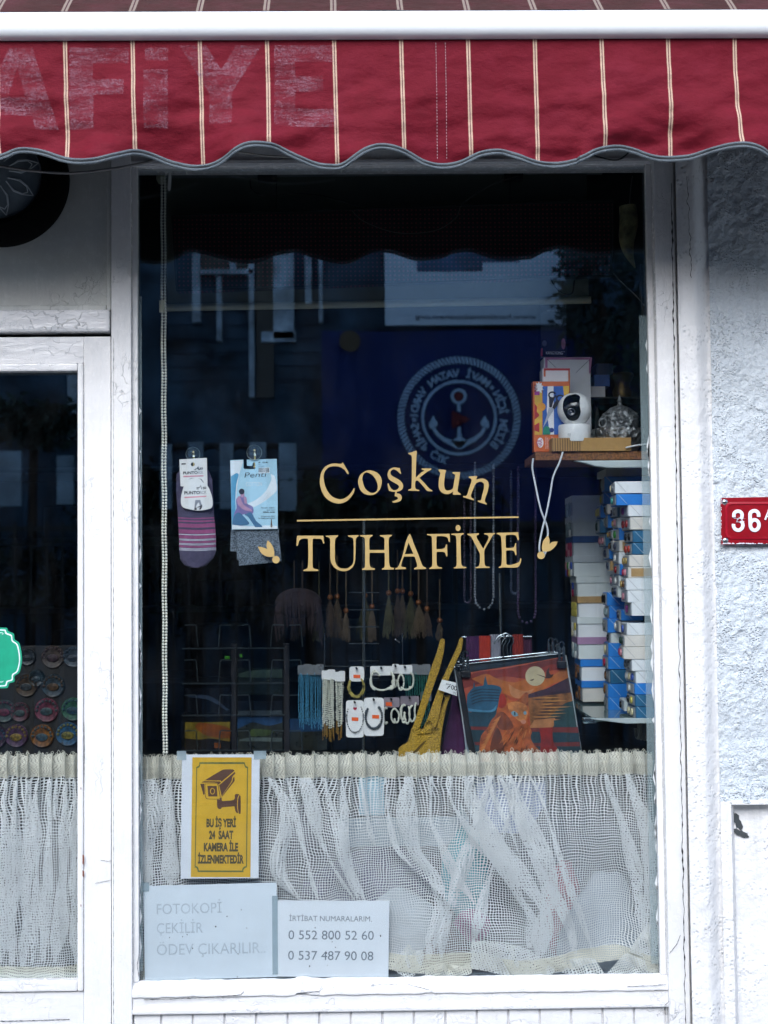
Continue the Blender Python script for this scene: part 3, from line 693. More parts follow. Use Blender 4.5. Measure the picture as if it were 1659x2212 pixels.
# ================================================================== LETTERING ON THE GLASS
YG = -.0006
A_ = crop(1160, 1640, 2.37); B_ = crop(1080, 1920, 3.95); C_ = crop(1500, 1920, 3.7705); E_ = crop(600, 1600, 3.318); F_ = crop(1050, 1600, 1.508)
LET = [
 ('script_letter', A_, ['245,152c 268,190 298,245 296,258c 283,249 262,220 225,196 180,188 130,195 95,225 80,270 85,330 105,390 140,440 190,470 240,475 290,450 325,410 345,377c 350,387 342,420 320,455 285,490 240,510 200,513 150,500 100,465 65,410 48,350 47,300 60,240 90,195 135,170 180,163 215,167 237,165']),
 ('script_letter', A_, ['485,223 540,240 578,280 588,330 570,390 530,430 480,440 430,425 395,385 381,325 395,270 435,235', '465,243 505,265 540,315 552,360 545,400 515,420 480,415 445,385 424,335 418,285 430,255 447,244']),
 ('script_letter', A_, ['745,203c 748,225 757,248 750,256c 735,240 712,222 690,215 668,228 664,250 675,270 710,290 750,315 773,350 770,380 752,400 720,411c 718,425c 745,430 762,455 755,485 725,502 685,505 678,495c 700,488 722,478 728,465 715,452 700,450c 703,428c 704,411c 680,410 650,402c 643,375 638,342 648,338c 655,358 672,385 695,397 722,390 738,368 725,348 690,328 655,305 638,270 645,230 670,205 705,198 730,203']),
 ('script_letter', A_, ['888,50c 893,62 888,150 884,287c 935,240 958,227 935,217 935,207c 1022,207c 1020,218 985,235 940,270 917,290c 960,335 1000,380 1030,400 1028,407c 985,403 960,375 907,316 890,312c 881,325 880,375 890,388 915,396 915,404c 818,401c 820,392 840,385 847,370 850,250 850,110 843,90 820,80 820,72c 850,65 870,57']),
 ('script_letter', A_, ['1085,215c 1145,220c 1150,230 1143,245 1133,330 1135,370 1150,397 1180,398 1208,380 1218,330 1228,270 1222,256 1206,250 1208,238c 1273,240c 1270,260 1260,330 1250,400 1258,415 1278,430 1275,437c 1210,437c 1208,425 1212,408c 1180,428 1140,430 1105,410 1085,370 1088,300 1098,255 1096,240 1085,230']),
 ('script_letter', A_, ['1348,277c 1420,273c 1421,282 1412,305c 1440,297 1480,297 1512,318 1522,350 1515,400 1498,450 1488,485 1492,500 1506,515 1502,523c 1425,497c 1427,487 1442,488 1455,480 1465,440 1480,380 1480,345 1462,325 1435,325 1405,345 1390,380 1370,430 1368,450 1375,465 1393,475 1390,486c 1298,458c 1300,448 1320,448 1335,432 1350,385 1370,325 1372,305 1365,295 1348,287']),
 ('capital_letter', B_, ['66,218c 445,218c 450,280 457,325 445,335c 437,322 425,285 400,265 350,262 300,262 290,272 286,330 287,500 287,640 292,680 310,698 350,708 370,715 368,733c 155,733c 153,718 185,707 210,690 220,660 226,500 222,330 220,272 212,261 160,260 115,272 90,300 72,360 62,370c 52,362 55,300 60,230']),
 ('capital_letter', B_, ['480,220c 655,212c 658,225 635,245 618,270 612,320 612,540 620,600 645,655 690,690 750,697 800,690 850,655 878,610 885,550 885,320 878,270 860,247 810,232 803,215c 955,210c 955,225 935,240 918,270 915,330 912,480 905,590 880,660 830,710 770,733 710,733 645,710 590,665 555,600 545,520 544,300 540,265 520,245 485,233']),
 ('capital_letter', B_, ['980,212c 1158,207c 1160,220 1135,238 1117,260 1113,320 1115,415 1122,427c 1325,427c 1333,415 1334,300 1330,260 1315,240 1275,228 1265,212c 1438,205c 1438,220 1415,235 1400,255 1395,310 1400,560 1403,620 1415,665 1435,682 1472,690 1470,710c 1295,712c 1295,702 1325,685 1337,655 1338,480 1330,467c 1125,467c 1117,478 1115,600 1122,650 1140,680 1165,690 1193,695 1190,715c 1010,718c 1010,702 1040,688 1050,660 1053,560 1050,300 1045,260 1025,238 985,228']),
 ('capital_letter', C_, ['42,182c 60,215 110,350 155,455 200,580 225,630 268,655 268,670c 103,677c 105,662 140,640 145,620 130,560 110,505 90,497c -38,499c -60,550 -75,610 -68,640 -15,652 -15,672c -160,677c -160,665 -130,650 -105,610 -60,490 -15,300 25,205', '25,303c 91,461c -27,465c']),
 ('capital_letter', C_, ['282,186c 595,182c 600,230 602,290 592,300c 583,290 570,245 545,225 500,215 430,215c 415,225 412,300 413,385 420,395c 480,393 520,383 535,360 545,328c 560,335 562,400 565,480 555,502c 545,480 530,445 500,433 425,432c 415,440 414,560 422,620 445,642 490,652 488,665c 315,672c 315,660 345,640 355,600 355,450 350,260 345,225 325,208 285,200']),
 ('capital_letter', C_, ['618,180c 790,173c 790,187 765,200 750,225 748,300 755,560 762,610 785,635 828,645 825,660c 655,665c 655,652 685,635 693,600 693,450 690,260 683,220 665,203 620,193']),
 ('capital_letter', C_, ['840,182c 1003,175c 1003,190 975,205 970,220 985,260 1063,390c 1130,260 1138,225 1120,200 1080,190 1075,175c 1227,170c 1225,182 1200,200 1175,240 1085,400 1077,440 1080,570 1087,615 1105,635 1153,643 1150,656c 953,660c 955,650 995,635 1010,605 1017,560 1017,465 1005,435 910,250 885,215 845,197']),
 ('capital_letter', C_, ['1250,170c 1550,160c 1553,210 1558,265 1550,277c 1540,262 1525,220 1500,200 1460,195 1395,198c 1378,210 1375,290 1378,370 1388,380c 1450,378 1490,365 1510,310c 1520,315 1522,400 1525,470 1518,483c 1508,470 1495,430 1460,413 1395,412c 1382,425 1382,500 1385,590 1400,613 1450,613 1520,595 1560,570 1585,520c 1592,530 1585,580 1560,630 1530,650 1450,653 1350,650 1280,656c 1280,645 1305,630 1318,600 1323,450 1315,270 1308,220 1290,200 1253,185']),
]
sg = thing('window_lettering', W(880, 1235, YG), 'gold vinyl lettering reading Coşkun TUHAFİYE on the shop window glass', 'lettering')
for nm, cf, loops in LET:
    m = MB(); m.plate([outline(cf, s_, 5) for s_ in loops], YG, .0005)
    if loops[0].startswith('618,180'): m.plate([circ(C_, 713, 102, 34, 42)], YG, .0005)
    m.build(nm, gold, sg)
MB().plate([[F_(68, 478), F_(1300, 458), F_(1300, 467), F_(68, 487)]], YG, .0005).build('underline', gold, sg)
def leafd(s_, cx, cy_, r, cf, lab):
    t_ = thing('leaf_decal', W(*cf(cx, cy_), YG), lab, 'window decal', 'gold leaf decals beside the lettering')
    MB().plate([outline(cf, s_)], YG, .0005).build('leaves', gold, t_); MB().plate([circ(cf, cx, cy_, r)], YG - .0002, .0005).build('dot', gold, t_)
leafd('1163,1378c 1210,1385 1260,1400 1280,1412c 1270,1370 1275,1330 1285,1302c 1320,1335 1350,1385 1365,1440 1365,1500c 1310,1505 1250,1490 1200,1450', 1385, 1538, 46, E_, 'gold leaf decal overlapping the grey marl tights')
leafd('1465,565c 1473,590 1472,612c 1490,600 1518,598c 1505,625 1475,650 1435,655c 1430,630 1440,590', 1425, 675, 21, F_, 'gold leaf decal right of the lettering by the white cable')

# ================================================================== PAPER NOTICES
S5 = crop(660, 2790, 4.706)
ws = thing('camera_warning_sign', W(475, 1897, .006), 'yellow camera warning notice printed on white paper, taped in the window', 'notice')
YS = .0075
MB().plate([[(393, 1630), (561, 1629.5), (558.5, 1897), (390, 1898)]], YS, .0003).build('sheet', paper, ws)
yel = M('printed_yellow', '#dcae2f', .75, var=.06); brn = M('printed_brown', '#5f4030', .8, var=.08); grn = M('printed_olive_green', '#6b7340', .8, var=.15); ylt = yel
MB().plate([[S5(232, 12), S5(1262, 14), S5(1240, 2093), S5(205, 2090)]], YS - .0003, .0002).build('yellow_print', yel, ws)
fr_out = '355,97c 1140,97c 1148,140 1165,165 1197,178c 1180,1925c 1150,1930 1122,1960 1118,2005c 325,2003c 318,1960 300,1930 272,1925c 300,178c 330,165 350,140'
fr_in = '370,127c 1130,127c 1137,160 1155,190 1180,202c 1163,1900c 1130,1910 1100,1945 1098,1978c 345,1976c 340,1945 318,1908 288,1900c 315,203c 345,190 365,160'
MB().plate([outline(S5, fr_out, 3), outline(S5, fr_in, 3)], YS - .0006, .0002).build('printed_border', grn, ws)
m = MB()
for s_ in ('445,412c 740,236 800,222 930,222 965,243c 738,437c 722,414c', '385,450c 432,426c 712,430c 728,452c 690,487c 665,462c 600,452 ', '695,497c 970,262c 978,295c 930,345 918,400 905,440 740,685c', '925,432c 940,370 960,352c 966,405 952,440 745,700c 742,688c', '370,472c 438,470c 445,650c 425,668c',
           '660,745c 705,745c 740,700c 745,772c 950,750 970,665 1000,645 1045,655c 1015,720 1010,880 1030,985c 985,960 960,860c 745,882 730,905 700,910 670,890 660,850', '1055,660c 1070,700 1069,990 1042,990c 1022,900 1025,740'):
    m.plate([outline(S5, s_, 3)], YS - .0006, .0002)
m.plate([outline(S5, '447,470c 650,466 680,480 722,715 700,740 500,738 465,720 450,650'), outline(S5, '456,477c 640,474 668,485 710,712 695,732 505,730 474,712 459,648')], YS - .0006, .0002)
m.plate([outline(S5, '492,508c 655,508c 668,692c 510,692c'), circ(S5, 580, 600, 42, 56)], YS - .0006, .0002)
m.plate([circ(S5, 582, 600, 30, 45)], YS - .0006, .0002)
m.build('printed_camera', brn, ws)
m = MB()
for s_, xl, xr, yb in (('BU İŞ YERİ', 475, 990, 1218), ('24  SAAT', 520, 942, 1425), ('KAMERA İLE', 430, 1026, 1637), ('İZLENMEKTEDİR', 328, 1125, 1848)):
    text_px(m, s_, S5, xl, yb, xr, yb, 132, YS - .0006, .05)
m.build('printed_words', M('printed_brown_green', '#5c5236', .8, var=.3, vscale=60), ws)
def taped_note(name, quad, label, lines, inkm, sm):
    c = quad[2]; t_ = thing(name, W((quad[0][0] + quad[1][0])/2, quad[2][1], .006), label, 'notice')
    MB().plate([quad], .0068, .0003).build('sheet', sm, t_); m = MB()
    for s_, xl, yl, xr, yr, h, b in lines: text_px(m, s_, N1, xl, yl, xr, yr, h, .0064, b)
    m.build('printed_words', inkm, t_); return t_
N1 = crop(480, 2740, 1.659)
sheet_b = M('sunbleached_paper', '#e2ebf2', .85, var=.06, vscale=6); faint = M('faded_ink', '#c4cfd8', .9)
n1 = taped_note('photocopy_notice', [(309, 1914), (597.5, 1906.5), (599, 2110), (313, 2119)], 'sun faded blank looking note reading FOTOKOPİ ÇEKİLİR in window corner',
  [('FOTOKOPİ', 163, 1048, 560, 1038, 62, 0), ('ÇEKİLİR', 163, 1165, 445, 1160, 62, 0), ('ÖDEV ÇIKARILIR..', 163, 1298, 828, 1284, 66, 0)], faint, sheet_b)
bx('tape_strip', XU(588, 2000, .006), XU(600, 2000, .006), .0056, .0061, ZV(594, 2105, .006), ZV(594, 1935, .006), film_mat('clear_tape', '#b7c9d0', .5), n1, 0)
for (u0_, v0_, u1_, v1_, par_) in ((382, 1622, 402, 1642, ws), (548, 1622, 575, 1640, ws), (300, 1906, 322, 1926, n1)):
    q0_, q1_ = W(u0_, v1_, .0056), W(u1_, v0_, .0056); bx('tape_strip', q0_.x, q1_.x, .0056, .0060, q0_.z, q1_.z, film_mat('clear_tape', '#b7c9d0', .35) if 'clear_tape' not in MATS else MATS['clear_tape'], par_, 0)
n2 = taped_note('phone_number_notice', [(598.5, 1945), (841, 1946), (839, 2113), (595.5, 2109)], 'white paper note with two phone numbers, right of the faded note',
  [('İRTİBAT NUMARALARIM.', 973, 1088, 1478, 1092, 32, 0), ('0 552 800 52 60', 968, 1200, 1490, 1204, 54, 0), ('0 537 487 90 08', 966, 1325, 1487, 1330, 54, 0)], M('grey_print', '#828b95', .85), M('notice_paper', '#ecf1f6', .85, var=.04, vscale=8))
speck = M('dried_fly_speck', '#1d1c1b', .8)
for o_, pts_ in ((n1, [(592, 1060), (680, 1020), (524, 1123), (713, 1132), (240, 1190), (320, 1185), (348, 1172), (398, 1436), (655, 1430), (660, 1290), (382, 1256)]), (n2, [(1132, 1130), (1230, 1192), (1236, 1216), (1256, 1250), (1207, 1360), (1098, 1365), (1532, 1180), (1200, 1285)])):
    for x, y in pts_: 
        r = random.uniform(2.5, 5); MB().plate([[N1(x + r*math.cos(q)*random.uniform(.5, 1.3), y + 1.3*r*math.sin(q)) for q in [i*.9 for i in range(7)]]], .0060, .0003).build('fly_speck', speck, o_)
# ================================================================== HOOKS, SOCKS AND TIGHTS
clr = glass_mat('clear_soft_plastic', .10, (.9, .93, .9), .10); amber = M('yellowed_plastic', '#c9b46a', .35)
def hook(x, y, r, lab):
    c = W(*E_(x, y), .004); t_ = thing('suction_hook', c, lab, 'suction hook', 'suction hooks on the glass')
    R = rpx(E_, r, .004)
    MB().lathe([(R, .0), (R*.98, -.0015), (R*.7, -.006), (R*.35, -.009), (R*.30, -.015), (0, -.016)], c + Vector((0, .002, 0)), 40, 'Y').build('suction_cup', clr, t_, smooth=True)
    MB().lathe([(R, -.0005), (R, -.002), (R*.93, -.0022)], c + Vector((0, .002, 0)), 40, 'Y').build('cup_rim', M('grey_rim', '#8d9896', .3), t_, smooth=True)
    MB().tube([c + Vector((0, .012, .006)), c + Vector((0, .020, .004)), c + Vector((0, .021, -.022)), c + Vector((0, .012, -.034)), c + Vector((0, .006, -.030))], .0022, 8).build('hook', amber, t_, smooth=True)
hook(367, 245, 88, 'clear suction hook holding the striped sock packet'); hook(1118, 225, 95, 'clear suction hook holding the tights packet')
YK = .016
sp_ = thing('sock_packet', W(*E_(420, 1635), YK), 'purple no-show sock with pink and white stripes in card packaging', 'sock packet')
so_l = [(168, 500), (165, 700), (185, 1000), (200, 1300), (203, 1450), (215, 1540), (270, 1605), (360, 1632), (450, 1633), (540, 1600), (620, 1520), (652, 1440), (652, 1300), (640, 1100), (628, 1000), (620, 800), (605, 560), (560, 440), (400, 400), (230, 420)]
stripe = [(1020, 1035, 1), (1052, 1072, 1), (1092, 1140, 1), (1165, 1215, 1), (1222, 1232, 2), (1236, 1275, 1), (1280, 1287, 2), (1292, 1299, 2), (1305, 1328, 1), (1334, 1341, 2), (1347, 1354, 2), (1360, 1385, 1), (1392, 1398, 2), (1404, 1410, 2), (1416, 1422, 2)]
sm = [M('purple_knit', '#4d4862', .95, bump=1, bscale=600), M('pink_knit', '#97507c', .95, bump=1, bscale=600), M('white_knit', '#c9cbd6', .95, bump=.8, bscale=600)]
m = MB(); vs = []; 
def sock_x(y):
    L = []; 
    for i in range(len(so_l)):
        a, b = so_l[i], so_l[(i + 1) % len(so_l)]
        if (a[1] - y)*(b[1] - y) <= 0 and a[1] != b[1]: L.append(a[0] + (b[0] - a[0])*(y - a[1])/(b[1] - a[1]))
    return min(L), max(L)
ysl = sorted(set([402 + i*12 for i in range(103)] + [q for s_ in stripe for q in s_[:2]])); ysl = [y for y in ysl if y < 1632]
NS = 16; rows = []
for y in ysl:
    a, b = sock_x(y); r_ = []
    for i in range(NS + 1):
        t_ = i/NS; x = a + (b - a)*t_; cu = 10*math.sin((x - 200)/420*math.pi)
        dpt = .012*(max(0, 1 - (2*t_ - 1)**2))**.5 + .0015*noise.noise(Vector((x*.01, y*.01, 0)))
        p = W(*E_(x, y + cu*(y > 980)), YK + .004); r_.append(p + Vector((0, -dpt*.7, 0)))
    for i in range(NS, -1, -1):
        t_ = i/NS; x = a + (b - a)*t_; p = W(*E_(x, y), YK + .004); r_.append(p + Vector((0, .006*(max(0, 1 - (2*t_ - 1)**2))**.5, 0)))
    rows.append(r_)
n = len(rows[0]); vs = [p for r_ in rows for p in r_]
for j in range(len(rows) - 1):
    mid_ = (ysl[j] + ysl[j + 1])/2; m.cur = next((c for a, b, c in stripe if a <= mid_ <= b), 0)
    o = len(m.v)
    m.add([*rows[j], *rows[j + 1]], [(i, (i + 1) % n, (i + 1) % n + n, i + n) for i in range(n)])
m.build('sock', sm, sp_, smooth=True)
MB().plate([outline(E_, '203,312c 540,293c 548,640c 515,625 480,560 420,540 340,545 290,590 262,640 218,640c', 3), circ(E_, 368, 372, 24)], YK - .010, .0004).build('top_card', cardw, sp_)
MB().plate([outline(E_, '380,540 450,548 500,600 560,650 605,780 606,890 540,925 440,938 340,925 240,890 222,800 245,680 290,580', 4)], YK - .0108, .0004).build('front_card', cardw, sp_)
pk = M('pale_pink_print', '#cf8f9c', .7); ik = M('black_print', '#24262e', .7); gr = M('light_grey_print', '#7c828c', .7)
m = MB(); text_px(m, 'PUNTO', E_, 250, 494, 428, 489, 32, YK - .0105, .03); stroke(m, E_, [(385, 440), (412, 436)], 4, YK - .0105, .0002); stroke(m, E_, [(400, 425), (420, 422), (432, 398), (446, 442), (458, 410), (462, 435), (462, 418), (490, 414), (492, 428), (466, 432)], 4, YK - .0105, .0002)
text_px(m, 'PUNTO', E_, 265, 740, 455, 735, 36, YK - .0113, .03); stroke(m, E_, [(412, 674), (440, 672)], 4, YK - .0113, .0002); stroke(m, E_, [(414, 658), (448, 656), (462, 630), (478, 676), (492, 650), (498, 680), (500, 652), (530, 652), (530, 668), (502, 670)], 4, YK - .0113, .0002)
m.plate([[E_(230, 360), E_(282, 358), E_(282, 374), E_(230, 376)]], YK - .0105, .0002)
m.plate([outline(E_, '392,905c 410,905 418,925 385,932c'), outline(E_, '485,868c 480,900 462,925 446,928c 455,900')], YK - .0113, .0002)
m.build('brand_print', ik, sp_)
m = MB(); text_px(m, 'SCK', E_, 430, 489, 495, 487, 32, YK - .0105, 0); text_px(m, 'SCK', E_, 458, 735, 537, 731, 36, YK - .0113, 0)
m.plate([outline(E_, '400,810c 460,808c 475,860 485,870 462,900 440,840 415,870 405,900 385,920c 392,860')], YK - .0112, .0002); m.build('grey_print', gr, sp_)
m = MB(); m.plate([[E_(252, 512), E_(498, 504), E_(498, 520), E_(252, 530)]], YK - .0105, .0002); m.plate([[E_(265, 770), E_(534, 756), E_(534, 770), E_(265, 786)]], YK - .0113, .0002); m.build('pink_print', pk, sp_)
# tights
tp = thing('tights_packet', W(*E_(1130, 1620), YK), 'grey marl tights folded behind a pale blue printed card', 'tights packet')
marl = NT('grey_marl_knit'); v = marl.coords('Object', (1, 1, 1.8)); marl.l(marl.mix(marl.ramp(marl.noise(v, 420, 3, .8), .42, .58), hx('#252c36'), hx('#7e8b98')), marl.p.inputs['Base Color']); marl.p.inputs['Roughness'].default_value = .95; marl = marl.m
def pad(cf, loop, Y, th, name, mt, par):
    """soft folded cloth: slab with rounded rim"""
    return MB().plate([outline(cf, loop, 4)], Y, th).build(name, mt, par, bevel=th*.35, smooth=True)
pad(E_, '835,1150c 900,1150c 905,1440c 822,1435c', YK + .006, .006, 'tights_fold', marl, tp)
pad(E_, '880,1130c 1395,1130 1420,1250 1440,1400 1455,1560c 1200,1590 930,1618c 925,1545 905,1545c 900,1300', YK - .001, .008, 'tights_fold', marl, tp)
card_b = M('pale_blue_print', '#a9d3e6', .5, var=.08, vscale=20)
YT = YK - .006
MB().plate([outline(E_, '825,322c 988,315c 988,415c 1000,430 1120,430 1132,415 1132,360 1118,345 1100,362 1095,390 1030,390c 1028,314c 1395,305c 1405,650 1408,1165c 845,1172c 838,800', 2)], YT, .0006).build('card', card_b, tp)
lb = M('white_print', '#dfe9ef', .5); mb_ = M('mid_blue_print', '#4f9cc4', .5); db_ = M('deep_blue_print', '#3d6f96', .5); pu = M('lilac_print', '#7a6fa6', .5); sk = M('rosy_print', '#b58fae', .5)
MB().plate([outline(E_, '828,330c 985,322c 960,420 930,520 905,700 890,870 850,1000c 838,800', 3)], YT - .0003, .0002).build('print_field', lb, tp)
MB().plate([outline(E_, '835,520c 900,480 930,500 900,620 890,800 885,1000 850,1160c 838,800', 3)], YT - .0006, .0002).build('print_field', mb_, tp)
MB().plate([outline(E_, '1025,860c 1150,800 1260,700 1330,560 1320,490c 1370,520 1395,640c 1390,700 1280,800 1150,880 1070,910c', 3)], YT - .0003, .0002).build('print_field', lb, tp)
MB().plate([outline(E_, '850,1110c 1050,1130 1250,1120 1400,1125c 1404,1160c 850,1166c', 3)], YT - .0009, .0002).build('print_field', lb, tp)
MB().plate([outline(E_, '855,1060c 880,960 905,900 900,800 960,760 1020,780 1030,850 1100,890 1108,960 1060,1000 1000,980 960,1010 1040,1090 900,1120 850,1110c', 3)], YT - .0009, .0002).build('print_figure', pu, tp)
MB().plate([outline(E_, '850,1110c 870,1010 930,960 1000,1020 1060,1100 960,1125c', 3)], YT - .0012, .0002).build('print_figure', db_, tp)
MB().plate([outline(E_, '1000,990c 1080,960 1140,1060 1210,1120 1215,1140 1130,1140c 1070,1050 1040,1010', 3)], YT - .0012, .0002).build('print_figure', db_, tp)
m = MB(); m.plate([outline(E_, '905,790c 940,760 985,860 1085,925 1095,950c 1000,930 925,870', 3)], YT - .0015, .0002); m.plate([circ(E_, 975, 745, 26, 34)], YT - .0012, .0002); m.plate([outline(E_, '990,780c 1020,770 1030,850 1000,850c', 3)], YT - .0015, .0002); m.build('print_figure', sk, tp)
MB().plate([circ(E_, 966, 705, 34, 36)], YT - .0015, .0002).build('print_figure', M('navy_print', '#232b40', .5), tp)
m = MB(); text_px(m, 'Penti', E_, 1000, 535, 1258, 525, 62, YT - .0009, -.01, .25)
for s_, xl, xr, yb, h, b in (('60', 1172, 1195, 357, 17, .02), ('KÜL MLJ', 1222, 1287, 357, 17, .02), ('NO: 1', 1172, 1207, 380, 11, 0), ('COTTON K', 1172, 1240, 402, 11, 0), ('Pamuklu, sağlıklı,', 1208, 1373, 912, 17, 0), ('sıcak tutan', 1272, 1373, 938, 17, 0), ('külotlu çorap', 1228, 1373, 965, 18, .02), ('Cotton mix tights', 1205, 1373, 1015, 17, 0), ('for health and warmth', 1172, 1375, 1040, 17, 0)):
    text_px(m, s_, E_, xl, yb, xr, yb - 2, h, YT - .0009, b)
m.build('printed_words', ik, tp)
m = MB(); m.plate([[E_(1172, 415), E_(1308, 410), E_(1308, 478), E_(1172, 484)]], YT - .0006, .0002); m.build('barcode_field', lb, tp)
m = MB(); x = 1174
while x < 1304: w_ = random.choice((2, 3, 5)); m.plate([[E_(x, 415), E_(x + w_, 415), E_(x + w_, 468), E_(x, 469)]], YT - .0009, .0002); x += w_ + random.choice((3, 4, 5))
m.build('barcode', ik, tp)
m = MB(); text_px(m, 'COTTON', E_, 1018, 640, 1215, 636, 48, YT - .0006, 0); m.build('pale_words', lb, tp)
m = MB(); m.plate([outline(E_, '1326,1042c 1334,1042c 1338,1100 1344,1130 1334,1147 1322,1140 1320,1115')], YT - .0009, .0002); m.build('printed_brush', brn, tp)
# green sticker on the door pane
G_ = crop(0, 1300, 1.475)
gs = thing('green_sticker', W(5, 1485, -.0006), 'green round cornered sticker with thin white outline on door glass', 'sticker')
tealm = M('green_vinyl', '#159a78', .4)
sh = '-150,1495c 35,1497 45,1515 75,1530 80,1560 105,1580 118,1640 118,1690 105,1740 80,1760 78,1790 50,1800 38,1825 -150,1825c'
MB().plate([outline(G_, sh)], -.0010, .0006).build('vinyl', tealm, gs)
s2 = '-140,1505c 28,1507 36,1524 64,1537 70,1566 96,1588 108,1645 108,1688 96,1735 72,1755 68,1782 42,1792 30,1815 -140,1815c'; s3 = '-140,1511c 22,1513 30,1530 58,1543 64,1570 90,1592 102,1647 102,1686 90,1731 66,1750 62,1777 36,1787 24,1809 -140,1809c'
m = MB(); m.plate([outline(G_, s2), outline(G_, s3)], -.0014, .0003); stroke(m, G_, [(-20, 1524), (12, 1524), (18, 1530), (12, 1534)], 1.6, -.0014, .0003); stroke(m, G_, [(-20, 1792), (12, 1792), (18, 1786)], 1.6, -.0014, .0003)
m.build('printed_outline', lb, gs)
# ================================================================== SHELVES ON THE RIGHT, INSIDE
K_ = crop(1900, 1150, 3.0164); L_ = crop(2000, 1700, 2.011); R1 = crop(2160, 1700, 4.096); R2 = crop(2160, 2200, 4.096); P4 = crop(1400, 850, 1.58)
def pf(cf, x, y, Y): return W(*cf(x, y), Y)
def boxpx(name, cf, x0, y0, x1, y1, Y, d, m, parent=None, rot=0, bev=.0008):
    """upright box whose front face spans the pixel rectangle at depth Y and reaches d metres back"""
    a = pf(cf, x0, y1, Y); b = pf(cf, x1, y1, Y); c = pf(cf, x0, y0, Y)
    w = b.x - a.x; ex = Vector((w*math.cos(rot), w*math.sin(rot), 0)); ey = Vector((-math.sin(rot)*d, math.cos(rot)*d, 0))
    return MB().rbox(a, ex, ey, (0, 0, c.z - a.z)).build(name, m, parent, bevel=bev)
def mboxthing(name, label, cat, cf, x0, y0, x1, y1, Y, d, group=None):
    a = pf(cf, (x0 + x1)/2, y1, Y + d/2); return thing(name, a, label, cat, group)
wood = M('particle_board', '#8a5a34', .8, var=.5, vscale=220, bump=.6, bscale=400)
sh_ = thing('upper_shelf', pf(K_, 830, 1600, .15), 'raw particle board shelf on a pale plastic bracket at upper right', 'shelf')
za, zb = pf(K_, 800, 1645, .06).z, pf(K_, 800, 1556, .06).z
bx('board', pf(K_, 225, 1600, .06).x, .95, .06, .27, za, zb, wood, sh_, .0005)
palep = M('pale_grey_plastic', '#b9c4c4', .35, var=.05)
def bracket(par, Y, cf, xs, y0, y1, tip):
    m = MB(); x1 = .95
    a = pf(cf, *tip, Y); top = pf(cf, tip[0], y0, Y).z; bot = pf(cf, tip[0], y1, Y).z
    lp = [Vector((x1, Y, top)), Vector((a.x, Y, top)), Vector((a.x + .022, Y, top - (top - bot)*.3)), Vector((a.x + .045, Y, bot + .004)), Vector((a.x + .075, Y, bot)), Vector((x1, Y, bot))]
    m.slab([lp], .02); return m.build('bracket', palep, par, bevel=.002)
bracket(sh_, .055, K_, 0, 1655, 1735, (655, 1660))
cb = NT('corrugated_card_edge'); v = cb.coords('Object'); sx = cb.n('SeparateXYZ'); cb.l(v, sx.inputs[0])
wv = cb.math('SINE', cb.math('MULTIPLY', sx.outputs[0], 1150)); wv2 = cb.math('GREATER_THAN', wv, .1)
gate = cb.math('LESS_THAN', sx.outputs[0], -.025)
cb.l(cb.mix(cb.math('MULTIPLY', wv2, gate), hx('#a9844f'), hx('#6f5230')), cb.p.inputs['Base Color']); cb.p.inputs['Roughness'].default_value = .85; cb = cb.m
tag(MB().rbox(pf(K_, 408, 1551, .052), (pf(K_, 1295, 1551, .052) - pf(K_, 408, 1551, .052)).x*Vector((1, .02, 0)), (0, .12, 0), (0, 0, .0295)).build('cardboard_slab', cb, bevel=.001),
    'brown corrugated cardboard slab under the white security camera', 'cardboard')
zc = pf(K_, 600, 1456, .06).z
# security camera
cc = pf(K_, 659, 1452, .085); scm = thing('security_camera', cc, 'white ball shaped security camera facing the street on the shelf', 'security camera')
rb = rpx(K_, 176, .085); hb = rpx(K_, 190, .085)
MB().lathe([(0, 0), (rb*.97, 0), (rb, .003), (rb, hb - .004), (rb*.97, hb), (rb*.80, hb + .0015), (0, hb + .002)], cc, 48).build('base', wplastic, scm, smooth=True)
sc_c = pf(K_, 657, 1087, .085); Rs = rpx(K_, 188, .085)
MB().ball(sc_c, Rs, 48).build('head', wplastic, scm, smooth=True)
vis = []
for x, y in smooth_loop(CR('600,938 655,928 700,960 690,1010 692,1080 700,1140 680,1200 640,1225 580,1215 535,1160 512,1090 520,1010 555,955'), 3):
    p = pf(K_, x, y, .085); dx, dz = p.x - sc_c.x, p.z - sc_c.z; q = max(.0, (Rs*1.012)**2 - dx*dx - dz*dz); vis.append(Vector((p.x, sc_c.y - math.sqrt(q), p.z)))
cv = sum(vis, Vector())/len(vis); ring_n = 8; m = MB(); vs = []
for r_ in range(ring_n + 1):
    for p in vis:
        q = p.lerp(cv, r_/ring_n); d_ = q - sc_c; q = sc_c + d_.normalized()*(Rs*1.012); vs.append(q)
nn = len(vis); m.add(vs, [(r_*nn + i, r_*nn + (i + 1) % nn, (r_ + 1)*nn + (i + 1) % nn, (r_ + 1)*nn + i) for r_ in range(ring_n) for i in range(nn)])
m.build('visor', M('glossy_black_visor', '#0a0d14', .08), scm, smooth=True)
lc = pf(K_, 596, 1135, .085); dx, dz = lc.x - sc_c.x, lc.z - sc_c.z; lc.y = sc_c.y - math.sqrt((Rs*1.01)**2 - dx*dx - dz*dz) - .001; r_ = rpx(K_, 42, .085)
MB().lathe([(r_, 0), (r_, .0015), (r_*.85, .0018), (r_*.8, .0004), (r_*.4, -.0006), (r_*.3, .0012), (0, .0018)], lc, 32, 'Y').build('lens', M('lens_ring', '#3c4450', .15), scm, smooth=True)
m = MB(); 
for s_ in ('585,1352 591,1352 591,1372 585,1372', '598,1358 603,1358 603,1372 598,1372', '611,1352 617,1352 617,1372 611,1372', '585,1350 606,1350 606,1355 585,1355'):
    m.plate([poly(K_, s_)], .085 - rb - .0004, .0006)
